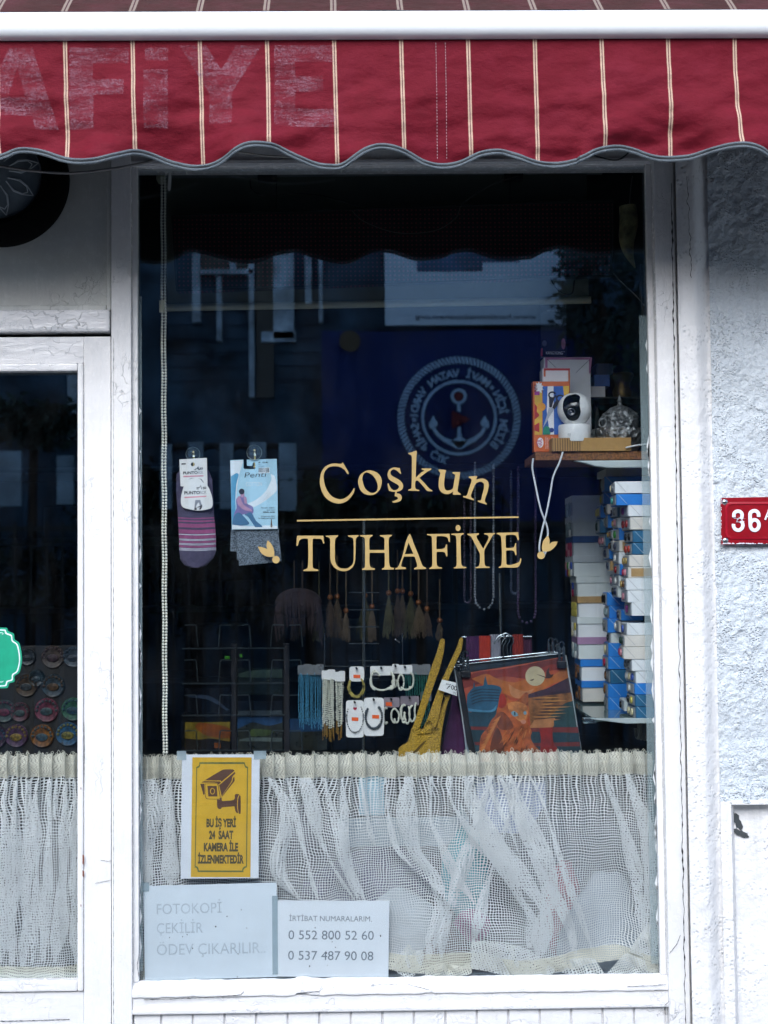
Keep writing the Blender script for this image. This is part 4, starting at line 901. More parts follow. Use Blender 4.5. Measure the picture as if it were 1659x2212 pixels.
m.build('logo', M('pale_grey_mark', '#b3b9bd', .5), scm)
# scissors box and cartons
ob = M('orange_card_print', '#d0682a', .45, var=.05)
sb = mboxthing('scissors_box', 'orange printed scissors box with NEW flash beside the white camera', 'box', K_, 205, 770, 605, 1555, .11, .03)
boxpx('carton', K_, 208, 775, 603, 1557, .10, .028, ob, sb)
YB = .0993
blue = M('blue_card_print', '#2f63b5', .45, var=.15, vscale=60); yl = M('yellow_card_print', '#e0b33a', .45, var=.2, vscale=40); rd = M('red_card_print', '#b8322c', .45); wh = M('white_card_print', '#e6e6ea', .45, var=.03); gn = M('green_card_print', '#1f8a6a', .45); mg = M('magenta_card_print', '#a23a8c', .45); bk = M('black_card_print', '#16181e', .45)
def pr(par, cf, s_, mt, k=0, Y=None, nm='print', sm=False):
    MB().plate([outline(cf, s_, 3) if sm else outline(cf, s_.replace(' ', 'c ') + 'c', 1)], (Y if Y else YB) - .0004 - k*.0003, .0002).build(nm, mt, par)
pr(sb, K_, '215,905 300,880 300,1365 215,1368', yl); pr(sb, K_, '215,1020c 245,1060 240,1110 268,1150 215,1200c', rd, 1, sm=True); pr(sb, K_, '215,1260 268,1230 268,1340 215,1320', rd, 1)
pr(sb, K_, '305,828 598,825 598,1362 305,1366', blue, 1); pr(sb, K_, '360,828 425,826 432,1364 385,1365 350,1100', wh, 2); pr(sb, K_, '530,825 598,824 598,1000 545,960', yl, 2)
pr(sb, K_, '310,1365c 315,1300 350,1270 400,1310 385,1364c', gn, 3, sm=True)
MB().plate([circ(K_, 405, 1315, 26)], YB - .0016, .0002).build('print', M('navy_card_print', '#223a80', .45), sb)
MB().plate([circ(K_, 292, 1057, 46)], YB - .0013, .0002).build('print', M('amber_card_print', '#e39a2c', .45), sb)
m = MB(); st_ = [(218 + 52*0, 870)]; zz = []
for i in range(20):
    a_ = i*math.pi/10; r_ = (58 if i % 2 else 38); zz.append((262 + r_*math.cos(a_)*.95, 845 + r_*1.25*math.sin(a_)))
m.plate([[K_(*p) for p in zz]], YB - .0013, .0002); m.build('print', wh, sb)
pr(sb, K_, '215,890 270,880 272,925 215,925', mg, 5)
m = MB(); P0, P1 = pf(K_, 246, 888, YB - .002), pf(K_, 243, 805, YB - .002); text_to(m, 'NEW', P0, P1, .0075, .02); m.build('printed_words', M('maroon_card_print', '#6a1d2e', .45), sb)
m = MB(); stroke(m, K_, arc(412, 925, 38, 33, 0, 340, 20), 9, YB - .0019, .0002); stroke(m, K_, arc(500, 962, 40, 34, 0, 340, 20), 9, YB - .0019, .0002)
m.plate([outline(K_, '375,950c 400,960 440,955c 420,1010 405,1062 378,1060c', 3)], YB - .0020, .0002); m.plate([outline(K_, '460,980c 500,1000 520,990c 470,1040 432,1085 410,1070c 430,1020', 3)], YB - .0021, .0002); m.build('printed_scissors', bk, sb)
pr(sb, K_, '372,1068c 420,1070 425,1095 390,1150 345,1230 303,1300c 330,1220 355,1140', M('grey_card_print', '#aeb6c2', .4), 6, sm=True)
m = MB(); m.plate([circ(K_, 279, 1455, 35, 56)], YB - .0005, .0002); m.build('print', wh, sb); m = MB(); text_to(m, 'GÜL', pf(K_, 292, 1497, YB - .0009), pf(K_, 292, 1415, YB - .0009), .0095, .02); m.build('printed_words', M('pink_card_print', '#b03078', .45), sb)
m = MB()
for i, x in enumerate((345, 362, 380, 412, 432, 455)): text_to(m, random.choice(('her türlü kumaş', 'cutting the paper', 'confection tailors', 'kağıt ve kumaş')), pf(K_, x, 1520, YB - .0006), pf(K_, x, 1388 + (i % 3)*12, YB - .0006), .0022)
m.build('printed_words', wh, sb)
c2 = mboxthing('carton_box', 'white carton with orange printed edges behind the scissors box', 'box', K_, 318, 625, 670, 1557, .15, .04)
boxpx('carton', K_, 316, 628, 608, 1557, .14, .05, wh, c2)
for s_ in ('316,628 608,628 608,652 316,652', '590,652 608,652 608,1400 590,1400', '316,652 338,652 338,720 316,720'): pr(c2, K_, s_, rd if '628 608,628' in s_ else ob, 0, .14)
c3 = mboxthing('carton_box', 'large white carton with mauve printed edges, tallest on the shelf', 'box', K_, 330, 505, 855, 1557, .20, .06)
boxpx('carton', K_, 333, 507, 852, 1557, .20, .06, M('grey_white_card', '#c9ccd2', .6, var=.04), c3)
mv = M('mauve_card_print', '#a0668e', .5)
for s_ in ('333,507 852,507 852,532 333,532', '820,532 852,532 835,685 820,685', '333,532 360,532 360,625 333,625'): pr(c3, K_, s_, mv, 0, .20)
m = MB(); stroke(m, K_, [(352, 522), (450, 618)], 2, .1992, .0002); stroke(m, K_, [(838, 520), (676, 676)], 2, .1992, .0002); m.build('flap_slit', ik, c3)
kb = mboxthing('dark_display_box', 'dark glossy packaging box with white lettering, standing on the tall carton', 'box', K_, 285, -100, 575, 492, .21, .05)
boxpx('carton', K_, 288, -120, 572, 495, .21, .05, M('dark_navy_gloss_card', '#10131f', .15), kb)
pr(kb, K_, '288,405 304,405 304,488 284,488', M('crimson_card_print', '#a01a3a', .4), 0, .21)
m = MB(); text_px(m, 'KANGYONG', K_, 343, 472, 528, 474, 34, .2092, -.005); text_px(m, 'TM', K_, 532, 445, 552, 445, 8, .2092); text_px(m, 'PART NO. TC 20', K_, 352, -5, 500, -2, 16, .2092); m.build('printed_words', wh, kb)
m = MB(); m.plate([circ(K_, 535, 355, 24, 62)], .2090, .0002); m.build('print', mv, kb)
MB().plate([circ(K_, 325, 350, 26, 34)], .2090, .0002).build('print', M('slate_card_print', '#3a4662', .4), kb)
for lab, (x0, y0, x1, y1), mt, yy in (('small blue carton behind the silver bowl, upper one', (880, 700, 1052, 830), blue, .30), ('small white carton under the blue one behind the bowl', (845, 828, 1002, 950), wh, .30), ('dark blue carton above the small blue carton', (905, 575, 1090, 700), M('deep_blue_card', '#163a66', .5), .32)):
    o = boxpx('small_carton', K_, x0, y0, x1, y1, yy, .07, mt); tag(o, lab, 'box', 'small cartons behind the silver bowl')
st2 = thing('back_shelf', pf(K_, 1000, 960, .34), 'narrow dark shelf carrying small cartons behind the bowl', 'shelf')
bx('board', pf(K_, 780, 955, .29).x, .95, .29, .40, pf(K_, 900, 972, .30).z, pf(K_, 900, 951, .30).z, M('dark_board', '#23272b', .6), st2)
m = MB(); m.box(pf(K_, 905, 955, .33).x - .004, pf(K_, 905, 955, .33).x + .004, .33, .345, zb + .0005, pf(K_, 900, 972, .30).z); m.build('upright', M('dark_board', '#23272b', .6), st2)
# silver bowl and lidded pot
sil = NT('tarnished_silver'); v = sil.coords('Object'); vo = sil.n('TexVoronoi', i_Scale=95.0); sil.l(v, vo.inputs['Vector']); sil.p.inputs['Metallic'].default_value = .75; sil.p.inputs['Roughness'].default_value = .3
sil.l(sil.mix(sil.ramp(sil.noise(v, 60, 4), .35, .65), hx('#5c6064'), hx('#c4c9cc')), sil.p.inputs['Base Color'])
b = sil.n('Bump', i_Strength=1.0, i_Distance=.006); sil.l(sil.math('ADD', vo.outputs[0], sil.noise(v, 150, 3)), b.inputs['Height']); sil.l(b.outputs[0], sil.p.inputs['Normal']); sil = sil.m
bc = pf(K_, 1140, 1500, .16); bc.z = zb + .001; bw = thing('silver_bowl', bc, 'embossed silver bowl with wide band on the wooden shelf', 'bowl')
S3 = rpx(K_, 1, .16)
MB().lathe([(0, .0), (120*S3, 0), (200*S3, 30*S3), (262*S3, 110*S3), (285*S3, 190*S3), (290*S3, 280*S3), (284*S3, 282*S3), (278*S3, 190*S3), (200*S3, 60*S3), (0, 40*S3)], bc, 64).build('body', sil, bw, smooth=True)
m = MB()
for k in range(26):
    a_ = k*2*math.pi/26; m.ball(bc + Vector((290*S3*math.cos(a_), 290*S3*math.sin(a_), 238*S3)), 9*S3, 8, (1, 1, 1.7))
m.build('studded_band', sil, bw, smooth=True)
m = MB(); hc = bc + Vector((-215*S3, -.060, 325*S3)); m.tube([hc + Vector((36*S3*math.cos(a_), 0, 46*S3*math.sin(a_))) for a_ in [i*.3 for i in range(22)]], .0022, 8); m.build('ring_handle', sil, bw, smooth=True)
pc = bc + Vector((30*S3, 0, 190*S3)); pt_ = thing('lidded_pot', pc, 'shiny embossed silver pot with domed lid sitting in the bowl', 'pot')
MB().lathe([(0, 0), (150*S3, 10*S3), (195*S3, 80*S3), (205*S3, 170*S3), (205*S3, 215*S3)], pc, 64).build('body', sil, pt_, smooth=True)
MB().lathe([(212*S3, 215*S3), (212*S3, 232*S3), (190*S3, 245*S3), (186*S3, 270*S3), (150*S3, 295*S3), (110*S3, 330*S3), (60*S3, 350*S3), (30*S3, 362*S3), (22*S3, 390*S3), (34*S3, 410*S3), (18*S3, 430*S3), (5*S3, 470*S3), (0, 475*S3)], pc, 64).build('lid', sil, pt_, smooth=True)
m = MB()
for rr, hh, nn_ in ((200, 238, 40), (190, 262, 38), (206, 190, 44)):
    for k in range(nn_): a_ = k*2*math.pi/nn_; m.ball(pc + Vector((rr*S3*math.cos(a_), rr*S3*math.sin(a_), hh*S3)), 7*S3, 6)
m.build('beaded_rim', sil, pt_, smooth=True)
vs_ = pf(K_, 1190, 960, .34); vs_.z = pf(K_, 900, 951, .30).z + .001; MBv = MB().lathe([(0, 0), (.020, 0), (.024, .016), (.018, .034), (.026, .050), (.030, .055), (.026, .062), (0, .064)], vs_, 32)
tag(MBv.build('brass_jar', M('dull_brass', '#8a7448', .4, .8, bump=.4), smooth=True), 'dull brass jar standing on the narrow shelf behind the pot', 'jar')
# white cables
whc = M('white_cable_plastic', '#dfe3e6', .4)
cable([(1152, 990), (1150, 1010), (1155, 1040), (1168, 1100), (1181, 1135), (1183, 1160), (1174, 1195)], .05, .0021, whc, 'white power cable dangling from the shelf, left strand', group='white cables hanging from the shelf')
cable([(1216, 976), (1208, 1000), (1195, 1030), (1188, 1070), (1180, 1110), (1170, 1150), (1165, 1185), (1172, 1205), (1180, 1190)], .046, .0021, whc, 'white power cable dangling in front of the shelf, right strand', group='white cables hanging from the shelf')
cable([(1352, 967), (1375, 962), (1400, 958), (1430, 950)], .05, .0018, whc, 'short white cable running off behind the silver bowl', group='white cables hanging from the shelf')
# ---------------------------------------------------------------- lower glass shelf with button boxes
gsh = thing('glass_shelf', pf(R2, 500, 1835, .2), 'lower glass shelf on a pale bracket carrying the button boxes', 'shelf')
zs = pf(R2, 800, 1838, .035).z
shg = NT('shelf_glass'); shg.p.inputs['Base Color'].default_value = hx('#5f7472'); shg.p.inputs['Roughness'].default_value = .04; shg = shg.m
m = MB(); xl = pf(R2, 130, 1835, .035).x; m.slab([[Vector((xl, .03, zs - .006)), Vector((.95, .03, zs - .006)), Vector((.95, .03, zs)), Vector((xl, .03, zs))]], .50)
m.build('glass_plate', shg, gsh, bevel=.001)
bracket(gsh, .024, R2, 0, 1850, 1925, (85, 1852))
m = MB(); cl_ = pf(R2, 60, 1835, .03); m.box(cl_.x - .014, cl_.x + .014, .026, .05, zs - .009, zs + .002); m.build('shelf_clip', clr, gsh, bevel=.002)
BC = {'w': M('white_box_card', '#e6eaec', .6, var=.05, vscale=14, bump=.15), 'c': M('cream_box_card', '#ddd8cf', .6, var=.06, vscale=14, bump=.15), 'b': M('bright_blue_box_card', '#1d7fd6', .5, var=.08, vscale=20, bump=.15), 'd': M('petrol_blue_box_card', '#1c648c', .5, var=.12, vscale=25, bump=.15), 'g': M('grey_end_card', '#9aa1a8', .7, var=.06), 'k': M('grey_box_card', '#c0c7ca', .65, var=.06, bump=.15), 'n': M('navy_box_card', '#1f4a86', .55, var=.1), 't': M('card_with_brown_tape', '#b99663', .35, var=.15, vscale=30), 'p': M('pink_box_card', '#a883a5', .55, var=.05), 'e': M('pale_green_grey_card', '#d8e0de', .65, var=.05)}
CN = {'w': 'white', 'c': 'cream', 'b': 'bright blue', 'd': 'petrol blue', 't': 'brown taped', 'k': 'grey'}
BT = {}
def btm(col):
    if col not in BT: BT[col] = M('button_' + col, {'red': '#8c1a22', 'black': '#0f1114', 'teal': '#4aa79a', 'purple': '#8a3d7e', 'orange': '#a83420', 'gold': '#a38a48', 'pink': '#c2848e', 'white': '#d8dad6', 'green': '#2a8a34', 'yellow': '#c9bb5a', 'dkgreen': '#1f3a30', 'blue': '#3c58a8', 'clear': '#93a6a8', 'brown': '#6d4a2c', 'cream': '#d6cda6', 'grey': '#6a6f72', 'amber': '#8a5a20', 'navy': '#1c2a48', 'rose': '#a02848'}[col], .25, var=.15, vscale=200)
    return BT[col]
edge_w = M('worn_card_edge', '#cfdde6', .8)
def bbox(cf, xe, xc, yt, yb, Y, cm, cols, label, stack, L=.16, end=None, rows=1, tape=False, flap=0, D=.085, slit=True, lid=None):
    """a long card box seen end-and-side: end face from xe to xc carries sample buttons, the side runs right from xc"""
    a = pf(cf, xc, yb, Y); z1 = pf(cf, xc, yt, Y).z; h = z1 - a.z
    we = (pf(cf, xc, yb, Y) - pf(cf, xe, yb, Y)).x
    th = math.asin(max(-.1, min(.75, we/D - .17)))
    ex = Vector((math.cos(th), -math.sin(th), 0)); ey = Vector((-math.sin(th)*-1*-1, math.cos(th), 0))
    ex = Vector((math.cos(th), math.sin(th)*.25, 0)); ey = Vector((-math.sin(th), math.cos(th), 0))
    r = thing('button_box', a + ex*.05 + ey*.03, label, 'button box', stack)
    MB().rbox(a, ex*L, ey*D, (0, 0, h)).build('box', BC[cm], r, bevel=.0008)
    nrm = Vector((-ey.y, ey.x, 0)); nrm = nrm if nrm.x < 0 else -nrm
    e0 = a + nrm*.0008
    MB().rbox(e0 + Vector((0, 0, h*.06)) + ey*D*.05, nrm*.0012, ey*D*.9, (0, 0, h*.86)).build('end_card', BC[end or 'g'], r, bevel=.0003)
    if lid:
        MB().rbox(a + nrm*.003 - Vector((0, .003, 0)) + Vector((0, 0, h*.68)), ex*(L + .003), ey*(D + .004), (0, 0, h*.33)).build('lid', BC[lid], r, bevel=.0008)
    if slit:
        nf = Vector((ex.y, -ex.x, 0)); f0 = a + nf*.0004; p = f0 + Vector((0, 0, h*.99)) + ex*.003; q = f0 + ex*h*.95 + Vector((0, 0, .002))
        MB().rbox(p, (q - p), nf*.0004, Vector((0, 0, .0011))).build('flap_slit', edge_w if cm in 'bd' else BC['g'], r)
    if tape:
        nf = Vector((ex.y, -ex.x, 0)); MB().rbox(a + nf*.0005 + ex*.006 + Vector((0, 0, h*.12)), ex*.05, nf*.0004, (0, 0, h*.75)).build('tape', BC['t'], r)
    nb = len(cols); rows_ = rows
    per = math.ceil(nb/rows_)
    for i, c in enumerate(cols):
        rI, cI = divmod(i, per); f = (cI + .5)/per; fz = (rI + .5)/rows_*(.62 if lid else .9) + .04
        pc_ = e0 + nrm*.0016 + ey*D*(.92 - f*.84) + Vector((0, 0, h*fz))
        rad = min(h*.33/rows_**.5, D*.40/per)*.95
        mb = MB(); t1 = ey; t2 = Vector((0, 0, 1)); vs = []; N = 14
        pr_ = [(rad, 0), (rad*1.02, .0018), (rad*.85, .0036), (rad*.55, .0024), (0, .0026)]
        for rr, hh in pr_:
            for k_ in range(N): q_ = 2*math.pi*k_/N; vs.append(pc_ + t1*rr*math.cos(q_) + t2*rr*math.sin(q_) + nrm*hh)
        mb.add(vs, [(j*N + k_, j*N + (k_ + 1) % N, (j + 1)*N + (k_ + 1) % N, (j + 1)*N + k_) for j in range(4) for k_ in range(N)])
        mb.build('button', btm(c), r, smooth=True)
    return r
ORD = ['topmost', 'second from the top', 'third from the top', 'fourth from the top', 'fifth from the top', 'sixth from the top', 'seventh from the top', 'eighth from the top', 'ninth from the top', 'tenth from the top', 'eleventh from the top', 'twelfth from the top', 'thirteenth from the top', 'fourteenth from the top', 'fifteenth from the top', 'sixteenth from the top', 'seventeenth from the top', 'third from the bottom', 'second from the bottom', 'bottom one']
FR = [(1, 395, 440, 310, 487, 'w', ['cream', 'grey']), (1, 385, 465, 500, 668, 'b', ['teal']), (1, 530, 645, 655, 835, 'w', ['purple']), (1, 560, 675, 850, 1035, 'c', ['red', 'red']), (1, 600, 715, 1052, 1225, 'd', ['black', 'black']), (1, 605, 705, 1238, 1412, 'd', ['orange', 'orange']), (1, 575, 660, 1420, 1592, 'c', ['gold', 'gold']), (1, 575, 645, 1600, 1765, 'c', ['rose', 'pink']), (1, 550, 615, 1772, 1948, 'w', ['gold', 'brown']), (1, 555, 635, 1955, 2135, 'w', ['pink']),
      (2, 605, 697, 88, 290, 'w', ['purple']), (2, 550, 625, 405, 582, 'w', ['blue']), (2, 540, 590, 588, 755, 'c', ['dkgreen', 'dkgreen']), (2, 530, 573, 762, 945, 'c', ['rose', 'pink']), (2, 600, 700, 952, 1122, 'w', ['grey', 'grey']), (2, 620, 760, 1130, 1308, 'w', ['white', 'cream', 'blue']), (2, 635, 742, 1312, 1480, 'b', ['white']), (2, 640, 750, 1488, 1658, 'd', ['black', 'yellow']), (2, 650, 760, 1665, 1838, 'd', ['cream', 'cream'])]
for i, (cn, xe, xc, yt, yb, cm, cols) in enumerate(FR):
    o_ = ORD[i] if i < 16 else ORD[{16: 16, 17: 17, 18: 19}[i]] if i != 17 else 'second from the bottom'
    cs = ' and '.join(list(dict.fromkeys(cols))[:2]); tp_ = (i == 7)
    bbox((R1, R2)[cn - 1], xe, xc, yt, yb, .035, cm, cols, f'{CN[cm]} button box with {cs.replace("dkgreen", "dark green")} samples, {o_} in front stack', 'button boxes in the front stack', tape=tp_)
MID = [(1, 275, 287, 235, 445, 'b', ['clear'], .20, .22), (1, 228, 272, 480, 648, 'b', ['yellow'], .25, .06), (1, 290, 332, 650, 797, 'c', ['black'], .20, .05), (1, 380, 485, 690, 840, 'd', ['black', 'grey'], .14, .05), (1, 165, 228, 672, 855, 'b', ['yellow', 'yellow'], .27, .04), (1, 290, 342, 808, 1008, 'b', ['clear', 'grey'], .22, .05), (1, 415, 487, 855, 1008, 'w', ['gold', 'pink'], .14, .06), (1, 155, 217, 880, 1085, 'd', ['dkgreen'], .28, .05), (1, 330, 412, 1040, 1165, 'w', ['gold', 'brown'], .20, .05), (1, 415, 512, 1012, 1192, 'b', ['green'], .13, .07), (1, 205, 305, 1105, 1288, 'd', ['pink', 'pink'], .26, .06), (1, 370, 412, 1200, 1350, 'c', ['amber', 'black'], .19, .04), (1, 412, 515, 1198, 1368, 'c', ['navy'], .13, .07), (1, 265, 362, 1300, 1478, 'b', ['navy'], .25, .06), (1, 430, 505, 1378, 1552, 'w', ['white'], .13, .07), (1, 330, 372, 1510, 1655, 't', ['navy'], .24, .05), (1, 430, 522, 1555, 1722, 'b', ['red'], .13, .06), (1, 375, 440, 1712, 1885, 'd', ['pink'], .23, .05), (1, 448, 505, 1727, 1895, 'e', ['white'], .14, .06), (1, 412, 490, 1880, 2060, 'e', ['black', 'navy'], .15, .07),
       (1, 262, 325, 1985, 2182, 'b', ['black', 'black'], .25, .08), (2, 295, 358, 138, 328, 'b', ['clear', 'clear'], .25, .06), (2, 485, 540, 195, 362, 'b', ['navy'], .15, .05), (2, 262, 335, 335, 545, 'b', ['grey'], .24, .07), (2, 440, 510, 366, 538, 'c', ['white'], .18, .05), (2, 330, 382, 553, 702, 'e', ['black'], .24, .06), (2, 287, 345, 702, 905, 'b', ['cream'], .24, .07), (2, 262, 345, 908, 1098, 'b', ['rose'], .24, .08), (2, 302, 375, 1108, 1312, 'd', ['brown', 'grey'], .24, .08), (2, 280, 342, 1318, 1518, 'b', ['brown'], .24, .09), (2, 292, 342, 1522, 1718, 'b', ['grey'], .24, .08), (2, 525, 585, 1570, 1730, 'e', ['black'], .13, .05)]
for i, (cn, xe, xc, yt, yb, cm, cols, Y, L) in enumerate(MID):
    side = 'rear' if Y > .21 else 'near'
    cs = ' and '.join(dict.fromkeys(cols)).replace('dkgreen', 'dark green')
    k_ = sum(1 for q in MID[:i] if (q[7] > .21) == (Y > .21)); tot = sum(1 for q in MID if (q[7] > .21) == (Y > .21))
    oo = ORD[k_] if k_ < tot - 1 else 'bottom one'
    bbox((R1, R2)[cn - 1], xe, xc, yt, yb, Y, cm, cols, f'{CN.get(cm, "pale green")} box, {cs} buttons, {oo} in {side} middle stack', 'button boxes in the middle stack', L=L, tape=(i == 12))
LB = [(168, 228, 258, 408, 'k', 'k', ['clear']*4), (168, 230, 408, 558, 'k', 'k', ['clear', 'white', 'clear', 'clear']), (172, 235, 558, 708, 'k', 'n', ['rose', 'pink', 'rose', 'pink', 'rose', 'rose']), (170, 236, 703, 856, 'e', 'k', ['blue', 'red', 'yellow', 'white', 'pink', 'green', 'white', 'blue']), (205, 262, 858, 1006, 'e', 'e', ['rose', 'blue']), (216, 270, 1006, 1158, 'w', 't', ['yellow']*6), (212, 268, 1160, 1312, 'w', 'e', ['cream', 'white', 'white', 'yellow']), (218, 270, 1308, 1470, 'e', 'p', ['clear', 'white', 'white', 'clear']), (242, 292, 1474, 1632, 'w', 'b', ['amber', 'black', 'brown', 'amber']), (246, 300, 1632, 1786, 'c', 'b', ['amber', 'brown', 'black', 'amber'])]
LN = {'k': 'grey', 'n': 'navy', 'e': 'pale', 't': 'brown taped', 'p': 'pink', 'b': 'bright blue'}
for i, (xe, xc, yt, yb, cm, ld, cols) in enumerate(LB):
    oo = ORD[i] if i < 9 else 'bottom one'
    bbox(L_, xe, xc, yt, yb, .40, cm, cols, f'large button box with {LN[ld]} lid, {oo} in the rear left stack', 'large lidded boxes in the rear stack', L=.15, rows=2, D=.14, slit=False, lid=ld)
tb = boxpx('flat_carton', R1, 298, 118, 1000, 222, .22, .12, BC['e']); tag(tb, 'pale carton lying above the bright blue box under the upper shelf', 'box')
# coil below the lower shelf
m = MB(); c0 = pf(R2, 800, 2000, .12)
for k in range(5):
    c_ = c0 + Vector((k*.0085, k*.004, -.002*k)); m.tube([c_ + Vector((.004*math.cos(a_*.5), .018*math.cos(a_), .020*math.sin(a_))) for a_ in [i*.35 for i in range(19)]], .0036, 8)
tag(m.build('coiled_hose', M('olive_grey_plastic', '#767a66', .5), smooth=True), 'coiled olive grey ribbed hose hanging under the glass shelf', 'hose')
# ================================================================== BLIND, LED PANEL, CHAIN, HORN
V5 = crop(500, 580, 1.508); T2 = crop(1416, 0, 1.1716)
rbk = thing('roller_blind', W(815, 655, .20), 'grey green roller blind part lowered with cream bottom bar', 'roller blind')
bl = M('grey_green_blind_cloth', '#76796c', .9, var=.05, bump=.2, bscale=500); creamp = M('cream_plastic', '#c3c1a6', .4, var=.05)
pA, pB = W(362, 662, .20), W(1272, 644, .20); zT = W(829, 372, .20).z
m = MB(); m.slab([[Vector((pA.x, .20, pA.z)), Vector((pB.x, .20, pB.z)), Vector((pB.x, .20, zT)), Vector((pA.x - .008, .20, zT))]], .001); m.build('blind_cloth', bl, rbk)
MB().tube([W(359, 665, .199), W(1276, 648, .199)], .0085, 12).build('bottom_bar', creamp, rbk, smooth=True)
MB().tube([W(350, 376, .205), W(1300, 366, .205)], .013, 14).build('roller_tube', M('grey_tube', '#7f8484', .4), rbk, smooth=True)
bx('end_bracket', W(338, 375, .19).x, W(356, 375, .19).x, .185, .225, W(350, 392, .2).z, W(350, 362, .2).z, creamp, rbk)
m = MB()
for du in (0, 7.0):
    p0, p1 = W(349 + du, 384, .022), W(353.5 + du*.9, 1632, .022); L = (p1 - p0).length; n_ = int(L/.0066)
    for i in range(n_): m.ball(p0.lerp(p1, i/n_) + Vector((.0006*math.sin(i*.31), 0, 0)), .0031, 8)
    m.tube([p0, p1], .0007, 4)
m.build('bead_chain', M('ivory_beads', '#efeee0', .4), rbk, smooth=True)
c_ = W(350, 663, .022); MB().tube([c_ + Vector((0, 0, -.012)), c_ + Vector((0, 0, .014))], .006, 10).build('chain_joiner', creamp, rbk, smooth=True)
led = NT('unlit_led_matrix'); v = led.coords('Object', (100, 1, 100)); fx = led.n('VectorMath', operation='FRACTION'); led.l(v, fx.inputs[0]); sx = led.n('SeparateXYZ'); led.l(fx.outputs[0], sx.inputs[0])
d2 = led.math('ADD', led.math('POWER', led.math('SUBTRACT', sx.outputs[0], .5), 2.0), led.math('POWER', led.math('SUBTRACT', sx.outputs[2], .5), 2.0))
dot = led.math('LESS_THAN', d2, .045); led.l(led.mix(dot, hx('#0b0b10'), hx('#7c2b3a')), led.p.inputs['Base Color']); led.p.inputs['Roughness'].default_value = .5; led = led.m
lp = thing('led_sign_panel', W(848, 611, .15), 'unlit black dot matrix sign panel hung on wires before the blind', 'LED sign')
YL = .14; q = [W(372, 466, YL), W(1325, 433, YL), W(1324, 594, YL), W(382, 628, YL)]
m = MB(); m.slab([q], .035); m.build('led_board', led, lp)
m = MB()
for a, b in ((0, 1), (1, 2), (2, 3), (3, 0)): m.tube([q[a] + Vector((0, -.001, 0)), q[b] + Vector((0, -.001, 0))], .0022, 6)
m.build('edge_frame', black, lp)
m = MB(); m.tube([W(597, 395, YL), W(597, 460, YL)], .0009, 5); m.tube([W(1102, 390, YL), W(1101, 441, YL)], .0009, 5); m.build('hanging_wire', black, lp)
for u, v_ in ((577, 382), (1110, 380)): 
    p = W(u, v_, .17); m = MB().box(p.x - .022, p.x + .022, p.y, p.y + .02, p.z - .008, p.z + .008); tag(m.build('wire_clamp', M('dark_grey_metal', '#3b4042', .4, .6), bevel=.002), ('left' if u < 800 else 'right') + ' dark metal clamp holding up the sign panel wire', 'clamp', 'clamps above the sign panel')
thinb = M('thin_black_wire', '#0a0a0b', .5)
cable([(540, 388), (545, 410), (575, 423), (640, 418), (700, 424), (770, 445), (810, 470)], .11, .0012, thinb, 'thin black lead looping from the left clamp over the sign panel')
cable([(1120, 380), (1060, 400), (1000, 440), (985, 470), (940, 498), (860, 503), (790, 480), (760, 455)], .11, .0009, M('pale_thin_wire', '#5c5c55', .5), 'thin pale wire drooping in a wide arc across the panel')
cable([(1190, 600), (1195, 612), (1212, 632), (1235, 634), (1243, 600), (1262, 596)], .12, .0017, thinb, 'black cable loop hanging below the right end of the panel')
hn_ = [(1052, 890), (1058, 960), (1050, 1020), (1052, 1070), (1065, 1115), (1086, 1158)]; hr = [36, 40, 36, 27, 15, 2]
hp_ = [pf(T2, x, y, .06) for x, y in hn_]; P = []; Rr = []
for i in range(len(hp_) - 1):
    for j in range(6):
        t_ = j/6; p0, p1, p2, p3 = hp_[max(0, i - 1)], hp_[i], hp_[i + 1], hp_[min(5, i + 2)]
        P.append(.5*((2*p1) + (p2 - p0)*t_ + (2*p0 - 5*p1 + 4*p2 - p3)*t_*t_ + (3*p1 - p0 - 3*p2 + p3)*t_**3)); Rr.append((hr[i] + (hr[i + 1] - hr[i])*t_)*rpx(T2, 1, .06))
P.append(hp_[-1]); Rr.append(.0006)
tag(MB().tube(P, Rr, 20).build('animal_horn', M('mottled_horn', '#8d875c', .45, var=.6, vscale=35, bump=.3), smooth=True), 'yellow brown animal horn hung point down by the right post', 'horn')
cable([(1360, 440), (1362, 410), (1366, 380)], .06, .0008, cabm, 'string carrying the animal horn', 'string', 'string')
cable([(1325, 590), (1345, 612), (1370, 635), (1392, 660)], .05, .0012, cabm, 'thin grey wire slanting down right of the sign panel')
cable([(1386, 570), (1384, 620), (1388, 680), (1387, 740)], .04, .0025, black, 'black cable running down inside the right window post')

